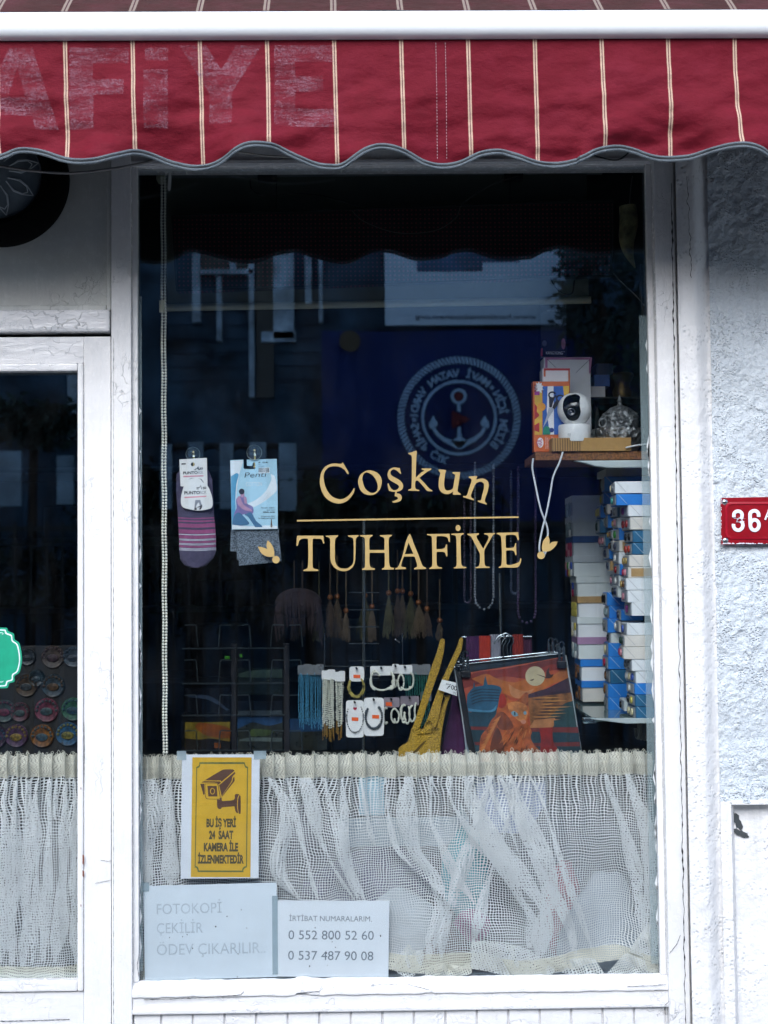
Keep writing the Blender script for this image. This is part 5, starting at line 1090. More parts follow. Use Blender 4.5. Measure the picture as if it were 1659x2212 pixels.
# ================================================================== NET CURTAINS
net = net_mat('open_weave_net', '#f6f7f6', .0056, .33); hem = net_mat('doubled_net_hem', '#f0ecdc', .0054, .58, .0)
def curtain(label, u0, u1, vt0, vt1, vh, vb, Yc, N1, ridges, seed, name='net_curtain', hem_h=.035, bunch=0, group='net curtains hung across the lower panes'):
    xa, xb = W(u0, vt0, Yc).x, W(u1, vt1, Yc).x; z0 = ZV(829, (vt0 + vt1)/2, Yc); zh = z0 - .047; zb_ = ZV(829, vb, Yc); Wd = xb - xa; H = zh - zb_
    r = thing(name, ((xa + xb)/2, Yc, zb_), label, 'curtain', group)
    rnd = random.Random(seed); RG = ridges; NU, NV = int(760*Wd) + 40, 110
    def nz(*a): return noise.noise(Vector(a))
    def ridge_at(rg, z):    # x and half width of a gather at height z
        P = rg[0]
        for (x0_, z0_), (x1_, z1_) in zip(P[:-1], P[1:]):
            if z1_ <= z <= z0_ or (z > z0_ and (x0_, z0_) == P[0]) or (z < z1_ and (x1_, z1_) == P[-1]):
                k = (z0_ - z)/max(1e-6, z0_ - z1_); return x0_ + (x1_ - x0_)*k
        return P[-1][0]
    rows = {}
    def pos(s, t):          # s across, t 0 top .. 1 bottom
        if t not in rows: rows[t] = [(ridge_at(g, zh - H*t), g[1]*.0009*(.75 + .6*nz(t*3, i*3.1, seed))) for i, g in enumerate(RG)]
        w1 = max(0, 1 - t*3.2)*.9; w2 = min(1, t*3.5)
        ph1 = 2*math.pi*N1*(s + .016*nz(s*9, seed, 0) + .006*nz(s*31, seed, 3)); env = min(1, s*16, (1 - s)*16)
        xx = xa + Wd*s; yy = 0
        for c, w_ in rows[t]:
            d = xx - c
            if abs(d) < 4*w_: yy -= .009*math.exp(-d*d/(2*w_*w_))*w2
        x = xx + env*(w1*.0062*math.sin(ph1) + .003*nz(s*15, t*5, seed + 5)*min(1, t*3))
        y = Yc + w1*.009*math.cos(ph1) + yy + .010*nz(s*9, t*3, seed)*w2 + .005*nz(s*34, t*4, seed)*w2
        z = zh - H*t + .006*nz(s*7, t*4, seed + 11)*t + (ZV(u0 + (u1 - u0)*s, vt0 + (vt1 - vt0)*s, Yc) - z0 + .003)*(1 - t)
        if bunch: z += bunch*t**3*(.5 + nz(s*6, seed + 2, 0))*env*.8
        x = min(max(x, xa - .002), xb + .002 + (.006*t)); y = max(y, Yc - .028)
        return Vector((x, y, z))
    def sheet(s_fn, nu, nv, t0, t1, mat, nm, Sl, uoff=0):
        m = MB(); vs = []; uv = []; fs = []
        for i in range(nu + 1):
            for j in range(nv + 1):
                s_ = i/nu; t = t0 + (t1 - t0)*j/nv; vs.append(s_fn(s_, t)); uv.append((s_*Sl, -t*H*1.02 + uoff))
        for i in range(nu):
            for j in range(nv): a = i*(nv + 1) + j; fs.append((a, a + 1, a + nv + 2, a + nv + 1))
        m.add(vs, fs); m.uv = uv; return m.build(nm, mat, r, smooth=True)
    th_ = 1 - hem_h/H
    m = MB(); m.uv = []
    for i, g in enumerate(RG):              # gathers: cloth doubled over into soft rolls
        z_end = g[0][-1][1]; nseg = 46; K = 10
        for lay_ in range(1):
            base = len(m.v); vs = []
            for j in range(nseg + 1):
                z = zh - (zh - z_end)*j/nseg; t = (zh - z)/H; c = ridge_at(g, z); taper = min(1, .35 + t*2.6)*min(1, .25 + (nseg - j)/7)
                w_ = g[1]*.00036*taper*(.85 + 1.1*nz(t*3.5, i*2.3, seed + lay_)) * (1 if lay_ == 0 else .72); c += .005*nz(t*5, i, seed)
                for k in range(K + 1):
                    a_ = math.pi*2*k/K; yy = max(Yc - .032, Yc - .013 - w_*.40*math.cos(a_)) + .0010*nz(a_*2.5, t*8, i)
                    vs.append((c + w_*math.sin(a_), yy, z)); m.uv.append((c*.4 + a_*w_*.72 + i*.37, z*1.02))
            m.add(vs, [(j*(K + 1) + k, j*(K + 1) + k + 1, (j + 1)*(K + 1) + k + 1, (j + 1)*(K + 1) + k) for j in range(nseg) for k in range(K)])
    m.build('gathers', net, r, smooth=True)
    sheet(pos, NU, NV, 0, th_, net, 'net', Wd*1.12)
    sheet(lambda s, t: pos(s, t) + Vector((0, -.0012, -.0015*nz(s*60, t, 2))), NU, 16, th_ - .004, 1, hem, 'hem', Wd*1.4)
    def headf(s, t):        # gathered casing with ruffled top edge; t -1..0 maps top..bottom
        k = 1 + t          # 0 top .. 1 bottom
        ph1 = 2*math.pi*N1*(s + .016*nz(s*9, seed, 0) + .006*nz(s*31, seed, 3)); puff = math.sin(math.pi*min(1, k*1.0))
        x = xa + Wd*s + .0062*math.sin(ph1)*min(1, s*14, (1 - s)*14)
        y = Yc + .009*(.55 + .9*abs(nz(s*17, seed, 8)))*math.cos(ph1) - .007*puff*(.6 + nz(s*40, seed, 1)) - .002
        z = z0 - (z0 - zh + .002)*k + (1 - k)**3*(.006*nz(s*170, seed, 4) + .008*nz(s*60, seed, 6)) + .006*nz(s*38, 9, seed)*k*k
        return Vector((min(max(x, xa), xb), max(y, Yc - .019), z + (ZV(u0 + (u1 - u0)*s, vt0 + (vt1 - vt0)*s, Yc) - z0)*1.0))
    sheet(lambda s, t: headf(s, t), NU*2, 18, -1, 0, hem, 'header_band', Wd*1.8, 1)
    m = MB()                                    # loose loops along the ruffle
    for i in range(int(Wd*190)):
        s = (i + rnd.random()*.7)/(Wd*190)
        if s > 1: break
        p = headf(s, -1) + Vector((0, -.001, -.001)); h_ = .0035 + rnd.random()*.005; w_ = .0016 + rnd.random()*.0014; ln = (rnd.random() - .5)*.004
        m.tube([p + Vector((-w_, 0, 0)), p + Vector((-w_*.9 + ln, 0, h_*.7)), p + Vector((ln, 0, h_)), p + Vector((w_*.9 + ln, 0, h_*.7)), p + Vector((w_, 0, 0))], .00055, 4, False)
    m.build('ruffle_loops', M('ivory_yarn', '#d9d7c6', .9), r)
    return r
NA = crop(480, 2740, 1.659); NB = crop(1400, 2740, 1.508); NC = crop(0, 2740, 2.135)
def rg(cf, pts, w, Y=.036):
    P = smooth_line([(W(*cf(x, y), Y).x, W(*cf(x, y), Y).z) for x, y in pts], 4); return ([(p.x, p.y) for p in P], w)
RGA = [rg(NB, [(510, 180), (488, 290), (540, 420), (650, 590), (780, 740), (860, 840), (930, 960), (900, 1150)], 62), rg(NB, [(705, 175), (755, 300), (825, 460), (900, 640), (945, 850), (900, 1000), (880, 1180)], 78), rg(NB, [(165, 185), (150, 400), (195, 600), (310, 740), (330, 900), (290, 1080), (270, 1200)], 60),
    rg(NB, [(390, 185), (395, 320), (480, 450), (590, 590), (640, 660)], 40), rg(NB, [(285, 185), (280, 400), (350, 580), (440, 760), (540, 900)], 34), rg(NB, [(830, 180), (930, 400), (1020, 700), (1120, 980), (1190, 1180)], 26), rg(NB, [(1250, 170), (1330, 400), (1400, 650), (1440, 900), (1460, 1040)], 34), rg(NB, [(1375, 170), (1440, 350), (1500, 600), (1520, 900), (1500, 1160)], 62), rg(NB, [(35, 190), (55, 420), (100, 590), (175, 680)], 22), rg(NB, [(600, 180), (650, 330), (720, 480), (780, 640)], 30), rg(NB, [(1000, 900), (1060, 1040), (1080, 1180)], 40), rg(NB, [(640, 640), (590, 800), (545, 960), (520, 1110)], 30),
    rg(NB, [(700, 700), (770, 850), (840, 960), (830, 1130)], 50), rg(NB, [(390, 900), (350, 1040), (340, 1200)], 40), rg(NB, [(1530, 960), (1460, 1060), (1380, 1170)], 40), rg(NB, [(1470, 200), (1490, 500), (1500, 700)], 30),
    rg(NA, [(845, 200), (945, 350), (958, 500), (905, 690), (925, 830), (1040, 950)], 46), rg(NA, [(960, 200), (1020, 450), (1080, 700), (1150, 950)], 26), rg(NA, [(1065, 200), (1110, 350), (1150, 550), (1240, 740), (1370, 950)], 76), rg(NA, [(1185, 200), (1250, 450), (1300, 700), (1390, 940)], 26), rg(NA, [(1300, 200), (1315, 500), (1345, 760), (1440, 960)], 28), rg(NA, [(115, 200), (150, 320), (110, 600), (115, 870)], 60), rg(NA, [(235, 200), (242, 500), (255, 860)], 52), rg(NA, [(1410, 200), (1440, 400), (1500, 620)], 22), rg(NA, [(90, 200), (85, 500), (95, 870)], 30)]
RGB = [rg(NC, p_, w_, .03) for p_, w_ in (([(60, 235), (35, 900), (20, 1720)], 44), ([(130, 235), (120, 700), (100, 1740)], 34), ([(228, 235), (240, 700), (212, 1150), (188, 1750)], 52), ([(300, 235), (290, 600), (300, 1000), (260, 1740)], 30), ([(392, 235), (398, 520), (382, 1000), (345, 1720)], 36), ([(450, 235), (440, 600)], 22), ([(522, 235), (520, 700), (488, 1200), (445, 1720)], 44), ([(585, 235), (600, 700), (560, 1200)], 26), ([(615, 235), (622, 900), (605, 1720)], 40), ([(-80, 235), (-90, 1700)], 40), ([(-220, 235), (-210, 1700)], 40), ([(-420, 235), (-410, 1700)], 50), ([(-640, 235), (-630, 1700)], 40))]
curtain('cream open weave net curtain gathered across the bottom of the shop window', 303, 1409, 1634, 1624, 1676, 2106, .038, 40, RGA, 4, bunch=.03)
curtain('cream net curtain hanging in straight folds behind the door pane', -420, 174.5, 1629, 1629, 1672, 2108, .036, 24, RGB, 11, hem_h=.034)
for u0, u1, v_ in ((296, 1415, 1650), (-430, 178, 1650)):
    o = MB().tube([W(u0, v_ + (6 if u0 > 0 else 0), .045), W(u1, v_ - (6 if u0 > 0 else 0), .045)], .0035, 8).build('curtain_rod', steel, smooth=True)
    tag(o, 'thin steel rod threaded through the curtain top in the ' + ('shop window' if u0 > 0 else 'door'), 'curtain rod', 'curtain rods')
# turned over folds of the big curtain
def foldpatch(loop, label, Y, hem_loop=None):
    L = smooth_loop(CR(loop), 6); P = [W(x, y, Y) for x, y in L]; c = sum(P, Vector())/len(P); m = MB(); vs = []; uv = []; R_ = 10; n = len(P)
    for r_ in range(R_ + 1):
        for p in P:
            q = p.lerp(c, r_/R_); q = q + Vector((0, -.006*math.sin(q.x*190 + q.z*60)*(r_/R_) , 0)); vs.append(q); uv.append(((q.x*.92 + q.z*.35)*1.1, (q.z*.92 - q.x*.35)*1.1))
    m.add(vs, [(a*n + i, a*n + (i + 1) % n, (a + 1)*n + (i + 1) % n, (a + 1)*n + i) for a in range(R_) for i in range(n)]); m.uv = uv
    return m
N2 = crop(1400, 2740, 1.508)
def n2l(s_): return ' '.join('%.1f,%.1f%s' % (N2(float(a.rstrip('c').split(',')[0]), float(a.rstrip('c').split(',')[1])) + ('c' if a.endswith('c') else '',)) for a in s_.split())
cpar = [o for o in COL.objects if o.name == 'net_curtain'][0]
hem2 = net_mat('folded_net', '#f4f4ee', .0054, .48, 0)
for lp_, mt, nm in (('510,1105c 600,1100 700,1112 835,1150c 900,1200 950,1190 985,1240c 955,1290 880,1298 700,1292 600,1270 505,1255c', hem2, 'folded_hem'), ('60,1240c 110,1180 160,1120 190,1150 245,1160 230,1240 180,1300 110,1285', hem2, 'folded_hem'), ('1265,1280c 1310,1230 1370,1170 1440,1195 1535,1230c 1540,1270 1470,1292 1380,1300', hem2, 'folded_hem'),
                ('1385,1160c 1450,1060 1520,980 1532,1000c 1540,1120 1530,1225c 1460,1190', hem2, 'folded_net'), ('1170,1195c 1200,1205 1255,1290c 1180,1290 1060,1290 985,1260c 1050,1205', hem2, 'folded_hem'), ('262,1250c 330,1225 430,1235 500,1225c 508,1280 400,1300 250,1298c', hem, 'folded_hem')):
    foldpatch(n2l(lp_), '', .012).build(nm, mt, cpar, smooth=True)
# goods on the display deck behind the curtain
zd = .641
def tray(label, u0, v0, u1, v1, Y, d, mt, name='storage_tray'):
    a, b = W(u0, v1, Y), W(u1, v0, Y); r = thing(name, ((a.x + b.x)/2, Y, a.z), label, 'tray')
    w, h = b.x - a.x, b.z - a.z; m = MB()
    m.box(a.x, b.x, Y, Y + d, a.z, a.z + .004); m.box(a.x, a.x + .004, Y, Y + d, a.z + .0045, b.z); m.box(b.x - .004, b.x, Y, Y + d, a.z + .0045, b.z); m.box(a.x + .0045, b.x - .0045, Y, Y + .004, a.z + .0045, b.z)
    m.build('tray_body', mt, r, bevel=.001); m = MB()
    m.box(a.x - .003, b.x + .003, Y - .006, Y - .001, b.z - .018, b.z + .002); m.build('rim', mt, r, bevel=.001)
    for k in (.25, .7):
        m = MB(); x = a.x + w*k; m.box(x - .05, x + .05, Y - .010, Y - .0065, a.z + h*.3, a.z + h*.42); m.box(x - .05, x - .044, Y - .010, Y - .0065, a.z + h*.425, a.z + h*.72); m.box(x + .044, x + .05, Y - .010, Y - .0065, a.z + h*.425, a.z + h*.72); m.box(x - .05, x + .05, Y - .010, Y - .0065, a.z + h*.725, a.z + h*.84); m.build('handle_frame', mt, r, bevel=.001)
    return r
milky = M('milky_plastic', '#b9ccd6', .3, alpha=.75, var=.05)
tray('milky plastic storage tray seen through the middle of the net curtain', 735, 1765, 1010, 1830, .16, .2, milky)
tag(bx('pale_blue_box', W(775, 1700, .2).x, W(830, 1700, .2).x, .2, .3, W(800, 1762, .2).z, W(800, 1690, .2).z, M('pale_blue_plastic', '#9cc6d6', .5)), 'pale blue plastic box above the milky drawer behind the curtain', 'box')
def blob(name, label, cat, u, v, Y, rx, rz, mt, seed, ry=None):
    c = W(u, v, Y); m = MB().ball(c, 1, 28, (rx, ry or rx*.6, rz)); 
    for i, p in enumerate(m.v):
        d_ = p - c; k = 1 + .30*noise.noise(Vector((d_.x*9 + seed, d_.y*9, d_.z*9))) + .10*noise.noise(Vector((d_.x*32 + seed, d_.y*32, d_.z*32))); m.v[i] = c + d_*k
    return tag(m.build(name, mt, smooth=True), label, cat)
blob('plastic_bag', 'crumpled teal plastic bag behind the curtain right of the drawer', 'bag', 1012, 1880, .15, .055, .105, M('teal_film', '#3fb3bd', .35, bump=1, bscale=40, var=.3), 1)
blob('plastic_bag', 'crumpled magenta bag glimpsed under the teal bag behind the curtain', 'bag', 1015, 2000, .12, .045, .035, M('magenta_film', '#a83a7a', .4, bump=1, bscale=40, var=.3), 2)
blob('plastic_bag', 'red patterned bag behind the curtain right of the folded hem', 'bag', 1215, 1960, .16, .040, .11, M('red_film', '#a32a40', .4, bump=1, bscale=40, var=.5), 3)
blob('yarn_bundle', 'brown wool bundle behind the curtain at the bottom centre', 'wool bundle', 965, 2040, .12, .055, .055, M('brown_wool', '#6d4e3c', .95, bump=1, var=.4), 4)
blob('yarn_bundle', 'violet and grey wool bundle behind the curtain under the drawer', 'wool bundle', 800, 1900, .20, .14, .075, M('violet_wool', '#5a5578', .95, bump=1, var=.5), 5)
blob('white_bag', 'white plastic carrier bag bunched behind curtain by the phone note', 'bag', 880, 1990, .12, .075, .075, M('white_film', '#cfd8de', .4, bump=1, bscale=30, var=.15), 6)
blob('folded_cloth', 'pale folded cloth behind the right end of the curtain', 'cloth', 1300, 2010, .14, .095, .125, M('pale_cloth', '#b9c4cf', .9, bump=.6, var=.1), 7)
blob('fabric_pile', 'dark patterned fabric pile behind the upper right of the curtain', 'fabric', 1250, 1830, .26, .13, .11, M('dark_print_fabric', '#39414c', .9, bump=.6, var=.9, vscale=60), 8)
blob('fabric_pile', 'dark colourful fabric heap behind the curtain below the drawer', 'fabric', 690, 1850, .26, .14, .12, M('dark_mixed_fabric', '#3d3a48', .9, bump=.6, var=.9, vscale=50), 9)
tag(bx('lilac_carton', W(1030, 1700, .3).x, W(1180, 1700, .3).x, .3, .4, W(1100, 1800, .3).z, W(1100, 1690, .3).z, M('lilac_card', '#9aa5c4', .6)), 'lilac carton standing behind the upper part of the net curtain', 'box')
# ================================================================== DISPLAY STAND, JEWELLERY, TASSELS
J_ = crop(1050, 2100, 2.765); Q_ = crop(1450, 2250, 2.212); H_ = crop(500, 2100, 2.552)
rnd = random.Random(5)
YD = .34
ds = thing('display_stand', pf(J_, 805, 1900, YD), 'chrome wire display stand hung with bracelets and necklaces', 'display stand')
chrome = M('chrome_wire', '#8f989c', .25, 1)
MB().tube([pf(J_, 808, -500, YD), pf(J_, 803, 2300, YD)], .0045, 10).build('pole', chrome, ds, smooth=True)
for y in (235, 410, 585, 755, 930, 1107, 1300): MB().tube([pf(J_, 655, y, YD - .01), pf(J_, 960, y, YD - .01)], .0014, 6).build('cross_wire', chrome, ds, smooth=True)
for x in (405, 1200): MB().tube([pf(J_, x, 650, YD), pf(J_, x + 1, 980, YD)], .0014, 6).build('side_wire', chrome, ds, smooth=True)
MB().tube([pf(J_, 405, 985, YD), pf(J_, 620, 985, YD), pf(J_, 805, 985, YD), pf(J_, 1200, 985, YD)], .0016, 6).build('side_wire', chrome, ds, smooth=True)
MB().tube([pf(J_, 1130, 712, .31), pf(J_, 1170, 742, .33)], .0016, 6).build('hook_tip', M('bright_tip', '#e6ebee', .2, .8), ds, smooth=True)
tas_m = {c: M('tassel_' + c, h_, .95, bump=1, bscale=500, var=.25) for c, h_ in (('brown', '#4c3d30'), ('olive', '#4f4d33'), ('sand', '#625544'), ('tan', '#594b38'))}
bead_m = M('amber_bead', '#74451f', .4)
TS = [(95, 330, 680, 'brown', 36), (180, 330, 640, 'brown', 30), (350, 345, 690, 'olive', 55), (462, 285, 640, 'brown', 40), (535, 275, 650, 'tan', 60), (625, 420, 690, 'sand', 42), (820, 265, 690, 'olive', 75), (890, 380, 690, 'sand', 40), (1060, 240, 660, 'olive', 52), (1150, 220, 640, 'brown', 42), (1200, 222, 650, 'tan', 44), (1285, 248, 660, 'olive', 66), (1365, 335, 655, 'sand', 70), (1450, 400, 640, 'brown', 46), (1580, 520, 690, 'tan', 30)]
TL = ['leftmost brown tassel hanging under the fringed bag', 'second brown tassel from the left under the fringed bag', 'olive tassel with a low amber bead, third from the left', 'brown tassel, fourth from the left in the dim row', 'tan tassel with a wide skirt, fifth from the left', 'sandy tassel without cord bead left of the stand pole', 'thick olive tassel hanging in front of the stand pole', 'thin sandy tassel just right of the stand pole', 'olive tassel, first of the group right of the pole', 'narrow brown tassel second in the right group', 'tan tassel third in the right group', 'wide olive tassel fourth in the right group', 'pale sandy tassel with low amber bead above the white bracelets', 'faint brown tassel right of the pale sandy tassel', 'small tan tassel above the mustard strap']
for (x, yb_, ye, c, w_), lab in zip(TS, TL):
    Y = .72 + rnd.random()*.08; b = pf(J_, x, yb_, Y); t_ = thing('tassel', b, lab, 'tassel', 'tassels hanging in the dim row')
    top = pf(J_, x, yb_ - 420, Y); MB().tube([top, b], .0022, 6).build('cord', tas_m[c], t_, smooth=True)
    MB().ball(b, .0075, 12).build('bead', bead_m, t_, smooth=True)
    m = MB(); e = pf(J_, x, ye, Y)
    for k in range(44):
        a_ = rnd.random()*6.28; q = rnd.random()**.5*w_*1.25*rpx(J_, 1, Y); ee = e + Vector((q*math.cos(a_), q*math.sin(a_)*.6, rnd.uniform(-.014, .018)))
        m.tube([b + Vector((0, 0, -.004)), b.lerp(ee, .45) + Vector((q*.1*math.cos(a_) + rnd.uniform(-.003, .003), 0, 0)), b.lerp(ee, .8) + Vector((rnd.uniform(-.004, .004), 0, 0)), ee], [.0010, .0012, .0012, .0016], 4)
    m.build('fringe', tas_m[c], t_, smooth=True)
fb = pf(J_, 140, 400, .7); fbg = thing('fringed_bag', fb, 'round purple brown fringed bag hanging left of the stand', 'bag')
fz = M('purple_brown_fringe', '#3c2f34', .98, bump=1, bscale=300, var=.3)
MB().ball(fb + Vector((0, 0, .015)), 1, 24, (.062, .04, .040)).build('body', fz, fbg, smooth=True)
m = MB()
for k in range(60):
    a_ = rnd.uniform(-1.5, 1.5); p = fb + Vector((.060*math.sin(a_), -.035*abs(math.cos(a_)), .045*math.cos(a_))); m.tube([p, p + Vector((.004*math.sin(a_), -.008, -.035)), p + Vector((.002, -.004, -.075 - rnd.random()*.03))], .0014, 4)
m.build('fringe', fz, fbg)
# bead strands
def strand(m, pts, r, jit=0, gap=2.0):
    P = [Vector(p) for p in pts]
    for a, b in zip(P[:-1], P[1:]):
        n = max(1, int((b - a).length/(r*gap)))
        for i in range(n): m.ball(a.lerp(b, i/n) + Vector((rnd.uniform(-jit, jit), rnd.uniform(-jit, jit), 0)), r*rnd.uniform(.8, 1.15), 6)
bluebd = M('sky_blue_beads', '#4d9cc0', .3); tealbd = M('teal_green_beads', '#2f8a80', .3); pearl = M('pearl_white_beads', '#d6d8c8', .3, var=.1); goldt = M('gold_beads', '#b28a3c', .3, .7); clbag = M('clear_tag_plastic', '#8d9296', .3, alpha=.55)
def tagcard(m, cf, x0, y0, x1, y1, Y, rot=0):
    a = .12*min(x1 - x0, y1 - y0); m.plate([outline(cf, f'{x0+a},{y0} {x1-a},{y0+rot} {x1},{y0+a+rot} {x1},{y1-a+rot} {x1-a},{y1+rot} {x0+a},{y1} {x0},{y1-a} {x0},{y0+a}', 2)], Y, .0008)
def bunch(x0, x1, yt, ye, n, mt, r, lab, Y, tips=None, tagy=None, spread=0, name='bead_necklace_bunch'):
    t_ = thing(name, pf(J_, (x0 + x1)/2, ye, Y), lab, 'necklaces', 'bead bunches on the stand'); m = MB(); mt_ = MB()
    for k in range(n):
        x = x0 + (x1 - x0)*(k + .5)/n; yy = ye + rnd.uniform(-60, 30); dy = rnd.uniform(-.008, .008)
        a, b = pf(J_, x, yt + rnd.uniform(-8, 8), Y + dy), pf(J_, x + (x - (x0 + x1)/2)*spread + rnd.uniform(-6, 6), yy, Y + dy); strand(m, [a, a.lerp(b, .5) + Vector((rnd.uniform(-.002, .002), 0, 0)), b], r, .0006)
        if tips: strand(mt_, [b, b + Vector((rnd.uniform(-.003, .003), 0, -tips*rpx(J_, 1, Y)))], r*.6)
    m.build('bead_strands', mt, t_, smooth=True)
    if tips: mt_.build('gold_tips', goldt, t_, smooth=True)
    mm = MB(); k_ = max(2, int((x1 - x0)/55))
    for k in range(k_):
        x = x0 + (x1 - x0)*k/k_; tagcard(mm, J_, x - 8, yt - 85 - 10*(k % 2), x + (x1 - x0)/k_ + 14, yt + 12, Y - .004 - k*.001)
    mm.build('hang_tags', cardw if tips else clbag, t_)
bunch(140, 385, 1060, 1610, 20, bluebd, .0011, 'bunch of sky blue bead strands at the left of the stand', .36)
bunch(385, 500, 1115, 1620, 10, pearl, .0024, 'wide bunch of cream shell bead strands with gold tips', .33, 130)
bunch(518, 600, 1130, 1600, 6, pearl, .0026, 'narrow bunch of cream shell bead strands with gold tips', .33, 130)
bunch(1225, 1470, 1060, 1330, 14, tealbd, .0012, 'bunch of teal green bead strands behind the mustard straps', .40)
bunch(1390, 1480, 1330, 1600, 6, tealbd, .0012, 'lower bunch of dark teal bead strands by the mustard bag', .41)
orangep = M('orange_price_sticker', '#f0621e', .5)
def bracelet(lab, card, loops, mt, Y, sticker=None, r=.0022, cf=J_, dark_=False):
    t_ = thing('bracelet_card', pf(cf, (card[0] + card[2])/2, card[3], Y), lab, 'bracelet', 'bracelets on cards')
    m = MB(); tagcard(m, cf, *card, Y); m.build('card', cardw if not dark_ else M('mauve_grey_card', '#8a8088', .6), t_)
    m = MB()
    for (cx, cy_, rx, ry, a0, a1) in loops:
        P = [pf(cf, x, y, Y - .004) for x, y in arc(cx, cy_, rx, ry, a0, a1, 26)]; strand(m, P, r, .0003, 1.9)
    m.build('beads', mt, t_, smooth=True)
    MB().tube([pf(cf, (card[0] + card[2])/2, card[1] + 22, Y - .014), pf(cf, (card[0] + card[2])/2 - 6, card[1] + 10, Y + .004)], .0025, 8).build('peg_hook', black, t_)
    if sticker: m = MB(); m.plate([[cf(sticker[0], sticker[1]), cf(sticker[2], sticker[1] + 3), cf(sticker[2], sticker[3] + 3), cf(sticker[0], sticker[3])]], Y - .0012, .0003); m.build('price_sticker', orangep, t_)
bracelet('yellow and green bead bracelet on white card with orange sticker, top centre', (660, 990, 808, 1140), [(730, 1200, 82, 105, -50, 230), (730, 1190, 70, 100, -40, 220)], M('yellow_green_beads', '#a89a4a', .4, var=.7, vscale=120), .30, (700, 1072, 770, 1106), .0026)
bracelet('thick white bead bracelets on a card right of the pole', (872, 985, 1100, 1078), [(925, 1135, 52, 90, 100, 330), (920, 1120, 40, 90, 90, 280), (1065, 1130, 44, 90, -60, 120), (1080, 1140, 40, 80, -60, 130), (990, 1150, 110, 80, 30, 150)], pearl, .31, None, .0026)
bracelet('oval white bead bracelet hanging upper right of the stand', (1155, 975, 1300, 1062), [(1185, 1150, 30, 78, 0, 360), (1285, 1130, 28, 76, -90, 120), (1240, 1170, 60, 56, 30, 150)], pearl, .31, None, .0024)
bracelet('small white bracelet card half hidden between two others', (1095, 965, 1165, 1060), [(1120, 1130, 26, 70, 0, 180)], pearl, .33, None, .0022)
bracelet('black cord bracelet with red heart print on white card', (625, 1335, 805, 1712), [(716, 1510, 86, 150, -45, 225)], M('black_cord_beads', '#20242a', .4), .295, (682, 1506, 750, 1542), .0016)
bracelet('grey stone bracelet on white card with orange sticker, lower centre', (808, 1308, 1010, 1695), [(908, 1500, 84, 120, -50, 230)], M('grey_stone_beads', '#4c555a', .3, var=.6, vscale=150), .290, (892, 1482, 962, 1518), .0032)
bracelet('white bracelets on a mauve card with orange sticker, lower right', (1005, 1305, 1170, 1405), [(1030, 1490, 22, 80, 60, 300), (1120, 1490, 34, 70, 90, 330), (1140, 1500, 24, 60, -60, 160)], pearl, .32, (1030, 1352, 1094, 1390), .0024, dark_=True)
bracelet('cluster of white bead bracelets beside the mustard strap, lowest right', (1180, 1290, 1368, 1385), [(1215, 1470, 26, 90, 40, 300), (1250, 1480, 26, 90, -60, 200), (1300, 1470, 30, 80, 20, 280), (1345, 1440, 20, 80, 0, 260), (1200, 1460, 20, 70, 0, 300)], pearl, .33, None, .0025, dark_=True)
o = [x for x in COL.objects if x.name.startswith('bracelet_card') and 'heart' in x.get('label', '')][0]
MB().plate([outline(J_, '716,1412c 728,1402 735,1412 732,1422 716,1436c 700,1422 698,1410 706,1403')], .2935, .0003).build('printed_heart', M('heart_print', '#b02040', .5), o)
# loose necklaces
for i, (x, y0, y1, w_, c, lab) in enumerate(((1046, 1000, 1310, 20, '#7f8790', 'grey bead necklace hanging in a long loop below the anchor flag reflection'), (1138, 1010, 1340, 19, '#4a3a5c', 'dark violet bead necklace looped beside the white cable'), (1112, 1020, 1280, 8, '#3c4658', 'slate bead necklace between the longer two'), (1010, 1080, 1300, 7, '#40384a', 'plum bead necklace left of the grey loop'))):
    m = MB(); P = [W(x - w_, y0, .5), W(x - w_, y1 - w_, .5)] + [W(x + w_*math.cos(math.radians(a)), y1 - w_ + w_*1.3*math.sin(math.radians(a)), .5) for a in (150, 120, 90, 60, 30)] + [W(x + w_, y1 - w_, .5), W(x + w_, y0, .5)]
    strand(m, P, .0036, .0002, 1.9); tag(m.build('necklace', M('necklace_beads_%s' % 'abcd'[i], c, .35), smooth=True), lab, 'necklace', 'necklaces hanging in the dark')
# ================================================================== MUSTARD BAG, PURPLE BAG, PRICE TAG, SCARVES
mus = NT('mustard_crochet'); v = mus.coords('Object', (1, 1, 1)); vo = mus.n('TexVoronoi', i_Scale=300.0); mus.l(v, vo.inputs['Vector']); mus.l(mus.mix(mus.ramp(vo.outputs[0], .1, .8), hx('#c09a2e'), hx('#9a7a28')), mus.p.inputs['Base Color']); mus.p.inputs['Roughness'].default_value = .95
b = mus.n('Bump', i_Strength=1.0, i_Distance=.003); b.invert = True; mus.l(vo.outputs[0], b.inputs['Height']); mus.l(b.outputs[0], mus.p.inputs['Normal']); mus = mus.m
mb_ = thing('crochet_bag', pf(Q_, 200, 1200, .20), 'mustard yellow crochet bag with two long straps', 'bag')
YM = .20
def soft(cf, loops, Y, th, name, mt, par, bev=.0025): return MB().plate([outline(cf, s_, 4) for s_ in loops], Y, th).build(name, mt, par, bevel=bev, smooth=True)
soft(Q_, ['385,240c 402,232 422,240c 415,330 380,480 330,620 270,800 225,940 215,965c 170,985 150,980c 185,880 240,700 300,500 350,360'], YM, .008, 'strap', mus, mb_)
soft(Q_, ['540,232c 555,224 572,232c 560,320 530,390 490,480 440,600 400,740 372,880 340,960 300,900c 262,930c 300,830 350,690 410,540 480,390 520,300'], YM - .004, .008, 'strap', mus, mb_)
soft(Q_, ['150,975c 200,930 235,985 262,930c 300,890 340,955c 372,870 410,760 440,700 455,720c 425,860 400,1000 380,1240c 40,1240c 45,1140 75,1110 120,1080'], YM + .002, .03, 'bag_body', mus, mb_, .008)
